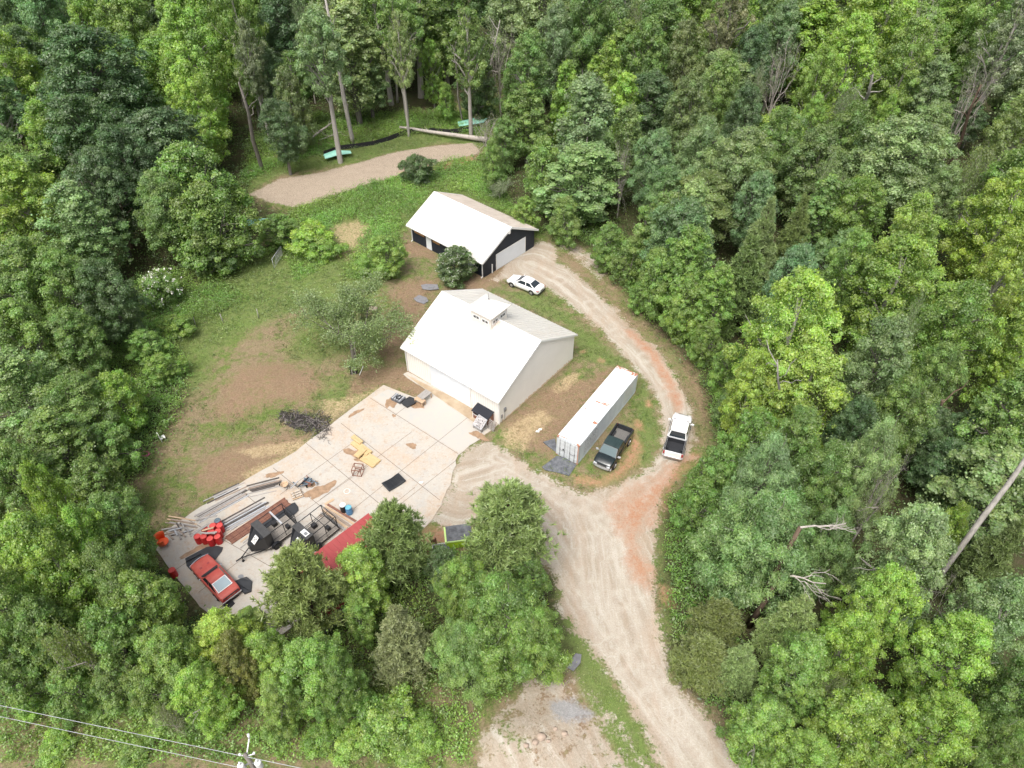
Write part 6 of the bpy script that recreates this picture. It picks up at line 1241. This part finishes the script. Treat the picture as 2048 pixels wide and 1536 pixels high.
# trailers
def trailer(rearpx, nosepx, label, plate_roof):
    a, b = Vector((*rearpx, 0)), Vector((*nosepx, 0)); L_ = 4.35; d_ = (b-a).normalized(); c = a+d_*L_/2
    o = empty('utility_trailer', (c.x, c.y, ZS), math.atan2(d_.y, d_.x), label, 'trailer', 'black cage trailers'); h = L_/2; W2 = .98
    s = MB(); s.bx(-h, h-1.2, -W2, W2, .42, .5)
    for k in range(12): s.bx(-h+.03, h-1.25, -W2+.04+k*.165, -W2+.04+k*.165+.15, .5005, .535)
    s.build('deck', M['deck'], o)
    s = MB(); 
    for y in (-W2, W2): s.bar((-h, y, .45), (h-1.2, y, .45), .07, .14)
    s.bar((-h, -W2, .45), (-h, W2, .45), .08, .12); s.build('frame', M['mesh_steel'], o)
    xf = h-1.3; # box: V nosed cabinet
    H1, H2 = 1.55, 2.15
    s = MB(); pr = [(xf-.6, -W2), (xf, -W2), (xf+1.15, -.18), (xf+1.15, .18), (xf, W2), (xf-.6, W2)]
    n = len(pr); topz = [H2, H2, 1.25, 1.25, H2, H2]
    s.prism(pr, .5, topz); s.build('cabinet', M['black'], o, bevel=.02)
    s = MB(); s.bx(xf-.65, xf+.05, -W2-.05, W2+.05, H2+.005, H2+.045)
    for k in range(2): s.bx(xf-.45+k*.25, xf-.43+k*.25, -W2, W2, H2+.0455, H2+.06)
    s.build('cabinet_roof', mat('dark_grey_roof', (.06, .06, .06), .6, noise=.3, scale=4), o)
    # emblem plates on the sloping nose faces
    def face(y):
        A0, B0 = Vector((xf, y*W2, 0)), Vector((xf+1.15, y*.18, 0)); d = (B0-A0).normalized(); nn = Vector((d.y, -d.x, 0))*(1 if y < 0 else -1)
        return A0, d, nn
    for y in (-1,):
        A0, d, nn = face(y); s = MB(); A1 = A0+nn*.012
        s.quad(*( (A1+d*.3+Vector((0, 0, .75)), A1+d*.85+Vector((0, 0, .75)), A1+d*.85+Vector((0, 0, 1.15)), A1+d*.3+Vector((0, 0, 1.15)))), th=.01); pl_ = s.build('notice_plate', M['metal_pale'], o)
        s = MB(); A2 = A1+nn*.012
        for k in range(4): s.quad(A2+d*.38+Vector((0, 0, .83+.07*k)), A2+d*.78+Vector((0, 0, .83+.07*k)), A2+d*.78+Vector((0, 0, .86+.07*k)), A2+d*.38+Vector((0, 0, .86+.07*k)), th=.004)
        s.build('plate_lettering', M['gray'], pl_)
    # sloping top of the nose: white emblem with crossed tools
    T0, T1 = Vector((xf+.02, .85, H2)), Vector((xf+1.1, .3, 1.29)); C0 = Vector((xf+.02, -.15, H2)); u_ = Vector((0, 1, 0)); dn = Vector((1.15, 0, 1.25-H2)).normalized(); nn = dn.cross(u_)*1; nn = nn if nn.z > 0 else -nn
    cen = Vector((xf+.55, .28, H2+(1.25-H2)*.55/1.15))+nn*.015
    def q4(mb, c, a, b, wa, wb, off): c = c+nn*off; mb.quad(c-a*wa-b*wb, c+a*wa-b*wb, c+a*wa+b*wb, c-a*wa+b*wb, th=.006)
    s = MB(); q4(s, cen, dn, u_, .34, .25, 0) if dn.cross(u_).z > 0 else q4(s, cen, u_, dn, .25, .34, 0); e = s.build('emblem_plate', M['white'], o)
    s = MB()
    for ang in (.75, -.75):
        a = (dn*math.cos(ang)+u_*math.sin(ang)); bb = nn.cross(a); c_ = cen+nn*.014
        s.bar(c_-a*.2, c_+a*.2, .03, .012); s.bar(c_-a*.2-bb*.07, c_-a*.2+bb*.07, .05, .012); s.bar(c_+a*.2-bb*.05+a*.02, c_+a*.2+bb*.05, .045, .012)
    s.build('crossed_tools_emblem', M['black'], e)
    if plate_roof:
        s = MB(); s.bx(xf-.5, xf-.05, .0, .75, H2+.061, H2+.075); r_ = s.build('roof_plate', M['white'], o); s = MB(); s.bx(xf-.42, xf-.13, .32, .66, H2+.0755, H2+.082); s.build('plate_lettering', M['gray'], r_)
    # cage
    s = MB(); xs = [-h+.04, (-h+xf-.6)/2, xf-.62]
    for x in xs:
        for y in (-W2+.02, W2-.02): s.bar((x, y, .5), (x, y, H2), .05)
        s.bar((x, -W2, H2), (x, W2, H2), .045)
    for y in (-W2+.02, W2-.02): s.bar((xs[0], y, H2), (xs[2], y, H2), .05); s.bar((xs[0], y, 1.05), (xs[2], y, 1.05), .035)
    s.bar((xs[0], 0, H2), (xs[2], 0, H2), .03); s.build('cage_frame', M['mesh_steel'], o)
    for y in (-W2+.02, W2-.02):
        s = MB()
        for k in range(1, 22): x = xs[0]+(xs[2]-xs[0])*k/22; s.bar((x, y, .5), (x, y, 1.05), .012)
        s.build('side_mesh', M['mesh_steel'], o)
    s = MB()
    for k in range(1, 12): y = -W2+2*W2*k/12; s.bar((xs[0], y, .5), (xs[0], y, 1.55), .022)
    for z in (.9, 1.25, 1.55): s.bar((xs[0], -W2, z), (xs[0], W2, z), .03)
    s.build('tail_gate', M['mesh_steel'], o)
    if not plate_roof: s = MB(); s.bx(xs[1]-.05, xs[1]+.1, -.95, .9, H2+.024, H2+.05); s.build('roof_slat', M['metal_pale'], o)
    s = MB(); s.bx(xs[1]-.1, xs[1]+.3, -.9, -.5, .54, .95); s.bx(xs[0]+.5, xs[0]+.8, .2, .6, .54, .9); s.build('seat_box', M['plastic'], o)
    for y in (-1, 1):
        s = MB(); s.lathe([(.18, -.11), (.33, -.11), (.35, -.08), (.35, .08), (.33, .11), (.18, .11)], 22, M=Matrix.Translation((.2, y*(W2+.17), .35)) @ Matrix.Rotation(math.pi/2, 4, 'X')); wo = s.build('wheel', M['tyre'], o); s = MB(); s.cyl((.2, y*(W2+.17), .35), .17, .2, 16, 'Y'); s.build('rim', M['rim'], wo)
        s = MB()
        for k in range(7): a0, a1 = math.pi*k/7, math.pi*(k+1)/7; s.quad((.2+.43*math.cos(a0), y*(W2+.04), .36+.43*math.sin(a0)), (.2+.43*math.cos(a1), y*(W2+.04), .36+.43*math.sin(a1)), (.2+.43*math.cos(a1), y*(W2+.3), .36+.43*math.sin(a1)), (.2+.43*math.cos(a0), y*(W2+.3), .36+.43*math.sin(a0)), th=.02)
        s.build('fender', M['black'], o)
    s = MB(); s.bar((xf+.2, -.8, .42), (h+.75, 0, .42), .07); s.bar((xf+.2, .8, .42), (h+.75, 0, .42), .07); s.bar((h+.6, 0, .42), (h+1.25, 0, .45), .08); s.bar((h+.75, .15, .0), (h+.75, .15, .75), .05); s.build('tow_bar', M['mesh_steel'], o)
    s = MB(); s.lathe([(.05, -.04), (.12, -.04), (.12, .04), (.05, .04)], 14, M=Matrix.Translation((h+.75, .15, .12)) @ Matrix.Rotation(math.pi/2, 4, 'X')); s.build('jockey_wheel', M['tyre'], o)
trailer((-19.41, 37.60), (-21.48, 35.36), 'left black cage trailer with peaked cabinet and white crossed-tools emblem', False)
trailer((-15.91, 37.47), (-17.88, 35.15), 'right black cage trailer with peaked cabinet beside the red shed roof', True)

# lime dumpster
a, b = P(893, 1086, 1.3), P(940, 1080, 1.3); o = empty('dumpster', P(895, 1100, 0), math.atan2(b.y-a.y, b.x-a.x), 'lime green dumpster with ribbed black lids under the central pine', 'dumpster'); o.location.z = 0
s = MB(); s.bx(0, 2.2, 0, 1.35, .15, 1.15); s.build('bin', M['lime'], o); s = MB(); s.bx(-.05, 2.25, -.05, 0, 1.05, 1.2); s.bx(-.14, -.001, -.05, 1.5, .9, 1.25); s.build('rim', M['lime_rim'], o)
for k in range(2):
    s = MB(); s.add([(0.02, .02+k*.74, 1.2+k*.1), (2.2, .02+k*.74, 1.2+k*.1), (2.2, .72+k*.74, 1.3+k*.1), (.02, .72+k*.74, 1.3+k*.1), (0.02, .02+k*.74, 1.12), (2.2, .02+k*.74, 1.12), (2.2, .72+k*.74, 1.16), (.02, .72+k*.74, 1.16)], [(0, 1, 2, 3), (7, 6, 5, 4), (0, 4, 5, 1), (1, 5, 6, 2), (2, 6, 7, 3), (3, 7, 4, 0)])
    for j in range(6): y = .1+k*.74+j*.105; z = 1.2+k*.1+(y-.02-k*.74)*.143; s.bx(.08, 2.15, y, y+.045, z, z+.03)
    s.build('lid', M['tarp_grey'], o)
p = P(869, 1103, 0); o = empty('hand_cart', (p.x, p.y, .0), R(10), 'small white-edged cart with a brown upright post left of the dumpster', 'cart')
s = MB(); s.bx(-.1, 1.3, -1.2, .2, .5, .56); s.build('cart_bed', M['tarp_grey'], o); s = MB(); s.bx(-.16, -.1, -1.2, .2, .45, .7); s.bx(-.1, 1.3, .2, .26, .45, .7); s.build('edge_rail', M['white'], o); s = MB(); s.bx(.15, .28, .28, .36, 0, 1.5); s.bx(-.25, .15, .28, .33, .95, 1.35); s.build('post', M['rust_steel'], o)
for x in (0, 1.2):
    for y in (-1.1, .1): s = MB(); s.bx(x-.03, x+.03, y-.03, y+.03, 0, .5); s.build('leg', M['gray'], o)

# burnt brush heap
rs = np.random.RandomState(8); s = MB(); c0 = P(608, 845)
for i in range(800):
    t = rs.rand(); cx_ = P(560+100*t, 832+24*t+np.clip(rs.normal(), -2, 2)*(6+8*t)); an = rs.rand()*6.28; L_ = rs.uniform(.3, 1.3); d = np.array([math.cos(an), math.sin(an), rs.normal()*.25])*L_/2; hh = .03+rs.rand()**1.5*(.2 if t > .4 else .08)
    c = np.array([cx_.x-c0.x, cx_.y-c0.y, hh]); s.mi = 0 if rs.rand() < .68 else 1; m_ = c+rs.normal(size=3)*.09; d[2] = np.clip(d[2], -.03, .12); s.tube([c-d, m_, c+d], [.022, .02, .006], 4, cap=False, smooth=False)
s.mi = 0; s.prism([(x-c0.x, y-c0.y) for x, y in blob(606, 846, 2.6, .85, -.42, 77)], -.02, .035)
M['char'] = mat('charred_wood', (.05, .043, .04), .9, noise=.4, scale=5); M['ash'] = mat('ash_grey_twig', (.22, .20, .19), .95)
ob = s.build('brush_heap', [M['char'], M['ash']]); ob.location = (c0.x, c0.y, gz(c0.x, c0.y)); tag(ob, 'charred black brush heap at the edge of the slab', 'brush heap', kind='stuff')
rs = np.random.RandomState(9)
def logpile(name, ends, rad, label, m, twigs=0, z=.2, group=None, spread=1.0):
    A0, B0 = P(*ends[0]), P(*ends[1]); s = MB(); n = 6; pts = []
    for i in range(n+1): t = i/n; p = A0+(B0-A0)*t; pts.append((p.x+rs.normal()*.06-A0.x, p.y+rs.normal()*.06-A0.y, z+rad+(ends[2] if len(ends) > 2 else 0)*t))
    s.tube(pts, [rad*(1-.55*i/n) for i in range(n+1)], 10)
    for k in range(twigs):
        t = rs.uniform(.3, 1); p = np.array(pts[int(t*n)]); d = rs.normal(size=3)*spread; d[2] = abs(d[2])*.6; limb(s, p, p+d, rad*.22, .015, rs, 4, 4)
    o = s.build(name, m); o.location = (A0.x, A0.y, 0); tag(o, label, 'log', group); return o
logpile('fallen_log', ((975, 287), (800, 262)), .42, 'long pale fallen trunk lying behind the wood-chip path', M['deadwood'], 4, .25, spread=.8)
logpile('fallen_branch', ((595, 305), (670, 258), .8), .26, 'broken fallen trunk with splayed limbs left of the tall leaning poplar', M['deadwood'], 9, .3, spread=1.3)
logpile('fallen_branch', ((572, 312), (610, 280), .3), .15, 'thin fallen limb lying lower left of the broken trunk', M['deadwood'], 7, .2, spread=1.0)
logpile('fallen_branch', ((640, 285), (685, 272), .4), .1, 'thin twiggy branch heap between broken trunk and poplar', M['deadwood'], 12, .3, spread=1.2)
# silt fence, mint sheets
pts = [P(u, v) for u, v in ((648, 312), (680, 300), (715, 296), (748, 291), (780, 281), (805, 271), (828, 266), (850, 264), (900, 268), (945, 262))]; o = empty('silt_fence', pts[0], 0, 'low black silt fence running along the far side of the wood-chip path', 'fence'); s = MB()
for a, b in zip(pts, pts[1:]): s.add([(a-pts[0])+Vector((0, 0, .0)), (b-pts[0]), (b-pts[0])+Vector((0, .1, .75)), (a-pts[0])+Vector((0, .1, .75)), (a-pts[0])+Vector((0, .04, .0)), (b-pts[0])+Vector((0, .04, 0)), (b-pts[0])+Vector((0, .14, .75)), (a-pts[0])+Vector((0, .14, .75))], [(0, 1, 2, 3), (7, 6, 5, 4), (3, 2, 6, 7)])
s.build('fabric', M['silt'], o)
for a in pts: s = MB(); q = a-pts[0]; s.bx(q.x-.025, q.x+.025, q.y+.15, q.y+.2, 0, .95); s.build('stake', M['wood_tan'], o)
def mint(px, label, z): 
    pts = [P(u, v, z) for u, v in px]; c = sum(pts, Vector())/len(pts); s = MB(); s.prism([((p-c).x, (p-c).y) for p in pts], 0, .06)
    for k in range(3): q0 = pts[0]-c; q1 = pts[1]-c; s.bar((q0.x, q0.y-.25*k, .09), (q1.x, q1.y-.25*k, .09), .08, .06)
    o = s.build('plastic_pipe_bundle', M['mint']); o.location = (c.x, c.y, z); tag(o, label, 'plastic sheet')
mint([(648, 310), (672, 301), (701, 302), (703, 307), (678, 310), (650, 318)], 'mint green plastic sheet lying beside the black silt fence', .75)
mint([(916, 245), (950, 237), (975, 237), (968, 245), (940, 250), (918, 253)], 'mint green plastic sheet behind the fallen trunk', .7)
mint([(482, 448), (500, 440), (545, 436), (550, 443), (505, 449), (484, 456)], 'mint green sheet glimpsed under the leafy tree left of the weeds', 1.2)
# meadow fence posts, chain-link panel
for i, (u, v) in enumerate(((447, 646), (518, 637), (392, 652), (385, 655))):
    if i > 2: break
    p = g_at(u, v); s = MB(); s.tube([(0, 0, -.2), (rnd.uniform(-.1, .1), .05, 1.3)], .05, 6); o = s.build('fence_post', M['wood_grey']); o.location = p; tag(o, ('old fence post between the other two in the meadow', 'old fence post nearest the twiggy tree in the meadow', 'old fence post farthest left in the meadow')[i], 'fence post', 'old meadow fence posts')
a, b = P(549, 538), P(566, 512); o = empty('wire_fence_panel', (a.x, a.y, 0), math.atan2(b.y-a.y, b.x-a.x), 'short chain-link fence panel standing in the weeds left of the meadow straw', 'fence'); L_ = (b-a).length
s = MB(); s.tube([(0, 0, 1.5), (L_, 0, 1.5)], .035, 6); s.tube([(0, 0, 0), (0, 0, 1.5)], .035, 6); s.tube([(L_, 0, 0), (L_, 0, 1.5)], .035, 6); s.build('rail', M['metal_pale'], o); s = MB()
for k in range(int(L_/.12)):
    x = k*.12; s.bar((x, 0, .05), (min(L_, x+1.4), 0, 1.48 if x+1.4 <= L_ else .05+1.43*(L_-x)/1.4), .007); s.bar((x, 0, 1.48), (min(L_, x+1.4), 0, .05 if x+1.4 <= L_ else 1.48-1.43*(L_-x)/1.4), .007)
s.build('chain_link', M['metal_pale'], o)
# stump crib under the twiggy tree, stick, small junk
p = g_at(708, 745); o = empty('pallet_crate', p, R(10), 'dark slatted wooden crate standing at the foot of the twiggy tree', 'crate')
for k in range(5): s = MB(); s.box((-.35+k*.17, -.25, .55), (.09, .05, 1.1)); s.build('slat', M['wood_grey'] if k % 2 else M['char'], o)
s = MB(); s.box((-.01, .05, .5), (.75, .45, 1.0)); s.build('crate_body', M['char'], o)
plank(g_at(719, 752), g_at(727, 733), .06, .04, M['white'], 'thin white stick lying beside the slatted crate', None, z=.1, name='stick', cat='stick')
for i, ((u, v), an) in enumerate((((686, 640), .5), ((720, 655), -.4), ((745, 620), .2), ((705, 668), .9))):
    p = g_at(u, v); s = MB(); s.prism([(-.6, -.3), (.5, -.4), (.7, .2), (-.3, .4)], 0, .2); o = s.build('scrap_board', (M['char'], M['tarp_grey'], M['wood_brown'], M['wood_grey'])[i]); o.location = p; o.rotation_euler = (0, 0, an); tag(o, ('charred board under the left of the twiggy tree', 'grey flat scrap sheet beneath the twiggy tree crown', 'brown flat board under the right of the twiggy tree', 'grey board just behind the twiggy tree trunk')[i], 'board', 'scrap boards under the twiggy tree')
p = g_at(290, 909); s = MB(); s.tube([(.42*math.cos(t*math.pi/8), .3*math.sin(t*math.pi/8), .12) for t in range(17)], .1, 8); o = s.build('float_ring', M['pink']); o.location = p; tag(o, 'pink inflatable ring lying at the left wood edge', 'float ring')
p = g_at(327, 880); o = empty('garden_chair', p, R(40), 'white plastic garden chair half sunk in weeds at the left edge', 'chair')
s = MB(); s.box((0, 0, .42), (.5, .5, .05)); s.build('seat', M['white'], o); s = MB(); s.box((-.24, 0, .75), (.05, .5, .65)); s.build('backrest', M['white'], o)
for x in (-.2, .2):
    for y in (-.2, .2): s = MB(); s.box((x, y, .2), (.05, .05, .4)); s.build('leg', M['white'], o)
for i, (u, v) in enumerate(((842, 966), (1075, 862), (1080, 858), (1012, 826))):
    p = g_at(u, v); s = MB(); s.prism([(-.2, -.08), (.15, -.12), (.22, .1), (-.1, .12)], 0, .06); o = s.build('litter_scrap', M['white']); o.location = (p.x, p.y, ZS+.003 if i == 0 else p.z); tag(o, ('small pale scrap lying on the slab right of the lumber', 'white scrap on the straw left of the container', 'second white scrap right beside the first by the container', 'white scrap at the barn corner')[i], 'scrap')
# boulders and stones in the lower dirt patch
for i, (u, v, r_) in enumerate(((1082, 1484, .3), (1070, 1495, .2), (1052, 1502, .18), (1110, 1466, .16), (1128, 1475, .2), (1096, 1492, .15))):
    p = g_at(u, v); rs2 = np.random.RandomState(i); s = MB(); pts = []
    n = 8
    for a in range(5):
        for b in range(n):
            th, ph_ = math.pi*(a+.5)/5, 2*math.pi*b/n; q = r_*(1+rs2.normal()*.12); pts.append((q*math.sin(th)*math.cos(ph_)*1.2, q*math.sin(th)*math.sin(ph_), q*math.cos(th)*.7))
    s.add(pts, [(a*n+b, (a+1)*n+b, (a+1)*n+(b+1) % n, a*n+(b+1) % n) for a in range(4) for b in range(n)]+[tuple(range(n)), tuple(range(5*n-1, 4*n-1, -1))], True); o = s.build('rock', mat('tan_rock', (.42, .33, .26), .95, noise=.3, scale=3) if i == 0 else M['rock']); M.setdefault('rock', o.data.materials[0]); o.location = (p.x, p.y, p.z+r_*.2)
    tag(o, ('largest tan rock on the lower dirt mound', 'tan rock just left of the largest one', 'tan rock farthest left on the dirt mound', 'small tan rock above the largest one', 'tan rock at the right of the mound', 'small rock just below the largest one')[i], 'rock', 'rocks on the dirt mound')
p = g_at(1150, 1325); s = MB(); s.prism([(-.35, -.7), (.2, -.75), (.4, .1), (.2, .75), (-.25, .6)], 0, .12); o = s.build('rock', M['stone'], bevel=.04); o.location = p; o.rotation_euler = (0, 0, -.5); tag(o, 'long flat grey stone left of the lower driveway', 'rock')
# dead white limbs in the spreading tree right of the drive
def deadlimb(u, v, z, heading, L_, label, seed):
    r_ = np.random.RandomState(seed); p = P(u, v, z); s = MB(); d0 = np.array([math.cos(heading), math.sin(heading), .15]); a = np.zeros(3)
    def g(a, d, L_, rd, k):
        pts = limb(s, a, a+d*L_, rd, rd*.45, r_, 6, 4)
        if k:
            for j in range(3): nd = d+r_.normal(size=3)*.45; nd /= np.linalg.norm(nd); g(pts[1+j], nd, L_*r_.uniform(.45, .7), rd*.5, k-1)
    g(a, d0, L_, .085, 3); o = s.build('dead_limb', M['deadwood']); o.location = p; tag(o, label, 'branch'); return o
# (the limbs grow from the snag trunks below them)
for (u, v, z, hd, L_, l, sd) in ((1600, 1055, 11.8, .0, 3.0, 'thick bare white dead limb jutting right at the top of the spreading tree', 3), (1560, 1152, 7.5, -.3, 3.0, 'lower forked white dead limb at the foot of the spreading tree', 5)):
    o = deadlimb(u, v, z, hd, L_, l, sd); s = MB(); s.tube([(0, 0, 0), (-.2, .1, -z*.5), (-.5, .2, -z-.1)], [.14, .2, .3], 8); s.build('dead_stem', M['bark_brown'], o)
# leaning grey trunk at the right edge
a = P(1925, 1090, 8); s = MB(); b = P(2060, 905, 16); s.tube([tuple((b-a)*-1.02), tuple((b-a)*.33), tuple((b-a)*.7+Vector((.1, 0, .2))), tuple(b-a), tuple((b-a)*1.5)], [.21, .19, .17, .15, .11], 12); o = s.build('leaning_trunk', M['bark_pale']); o.location = a; tag(o, 'thick bare grey tree trunk leaning out of the dark hollow at the right edge', 'tree trunk')
for (u0, v0, z0, u1, v1, z1, r_, l, m) in ((524, 338, 0, 478, 165, 15, .3, 'tall grey trunk standing left of the wood-chip path', 'bark'), (706, 287, 0, 650, -5, 22, .34, 'tall pale trunk of the leaning poplar above the fallen branches', 'bark_pale'), (795, 205, 0, 786, 60, 13, .2, 'slim pale trunk above the mint green sheet', 'bark_pale'), (925, 245, 0, 905, 90, 13, .14, 'thin leftmost trunk in the group left of the snag', 'bark'), (955, 222, 0, 918, 30, 17, .26, 'thick middle trunk in the group left of the snag', 'bark_pale'), (962, 220, 0, 1000, 40, 16, .16, 'right-leaning trunk in the group left of the snag', 'bark_pale'),
    (1900, 330, 0, 1962, 170, 14, .26, 'bare leaning trunk inside the upper right dark hollow', 'bark_brown'), (1710, 262, 4, 1745, 150, 16, .3, 'pale forked trunk below the largest upper right maple', 'bark_pale'), (1562, 830, 5, 1555, 720, 14, .11, 'grey limb showing through the brightest yellow-green maple', 'bark_pale'), (265, 495, 0, 240, 400, 9, .24, 'brown trunk in the shade left of the leafy tree', 'bark_brown'), (1860, 880, 0, 1885, 800, 9, .2, 'thin trunk at the rim of the right-hand dark hollow', 'bark_brown')):
    a, b = P(u0, v0, z0), P(u1, v1, z1); s = MB(); d = b-a; q = Vector((rnd.uniform(-.25, .25), rnd.uniform(-.2, .2), 0)); f0 = Vector((0, 0, -z0)) if z0 else Vector((0, 0, -.2))
    s.tube([f0, Vector((0, 0, .05)) if z0 else d*.05, d*.35+q, d*.7-q, d], [r_*1.25, r_*1.1, r_, r_*.75, r_*.45], 9)
    for k in range(4): bp = d*(.6+.1*k); limb(s, bp, bp+Vector((rnd.uniform(-2, 2), rnd.uniform(-2, 2), rnd.uniform(1, 2.4))), r_*.4, .03, rs, 5, 4)
    o = s.build('tree_trunk', M[m]); o.location = a; tag(o, l, 'tree trunk', 'bare tree trunks in the woods')

# power lines and pole
pt = P(492, 1512, 10.2); o = empty('utility_pole', (pt.x, pt.y, 0), 0, 'wooden utility pole with white transformers at the bottom edge', 'utility pole')
s = MB(); s.tube([(0, 0, 0), (0, 0, 10.4)], [.17, .12], 12); s.build('pole', M['bark'], o)
s = MB(); s.bar((0, 0, 10.1), (.12, .75, 10.75), .06); s.tube([(.12, .75, 10.75), (.12, .82, 11.1)], .07, 8); s.build('insulator_arm', M['white'], o)
for i, (x, y) in enumerate(((-.42, -.25), (.5, -.1))):
    s = MB(); s.lathe([(.16, 8.85), (.19, 8.9), (.19, 9.5), (.16, 9.56), (.05, 9.6)], 20, c=(x, y, 0)); s.tube([(x, y, 9.6), (x, y+.05, 9.85)], .05, 8); t = s.build('transformer', M['white'], o); s = MB(); s.bar((0, 0, 9.2), (x*.6, y*.6, 9.2), .08); s.build('bracket', M['gray'], t)
for x, y in ((-.35, .05), (.42, .12)): s = MB(); s.cyl((x, y, 10.25), .06, .14, 12); s.bar((0, 0, 10.15), (x, y, 10.18), .05); s.build('insulator', M['trim'], o)
def wire(pa, pb, z, sag, label):
    a, b = P(*pa, z), P(*pb, z); d = b-a; a = a-d*.6; b = b+d*.9; s = MB(); n = 24; s.tube([tuple((b-a)*(i/n)-Vector((0, 0, 4*sag*(i/n)*(1-i/n)))) for i in range(n+1)], .016, 5); o = s.build('power_line', M['metal_pale']); o.location = a; tag(o, label, 'power line', 'power lines')
wire((0, 1411), (600, 1536), 10.3, .0, 'upper power line passing the top of the utility pole'); wire((0, 1433), (480, 1535), 9.2, .0, 'lower power line running to the transformers')
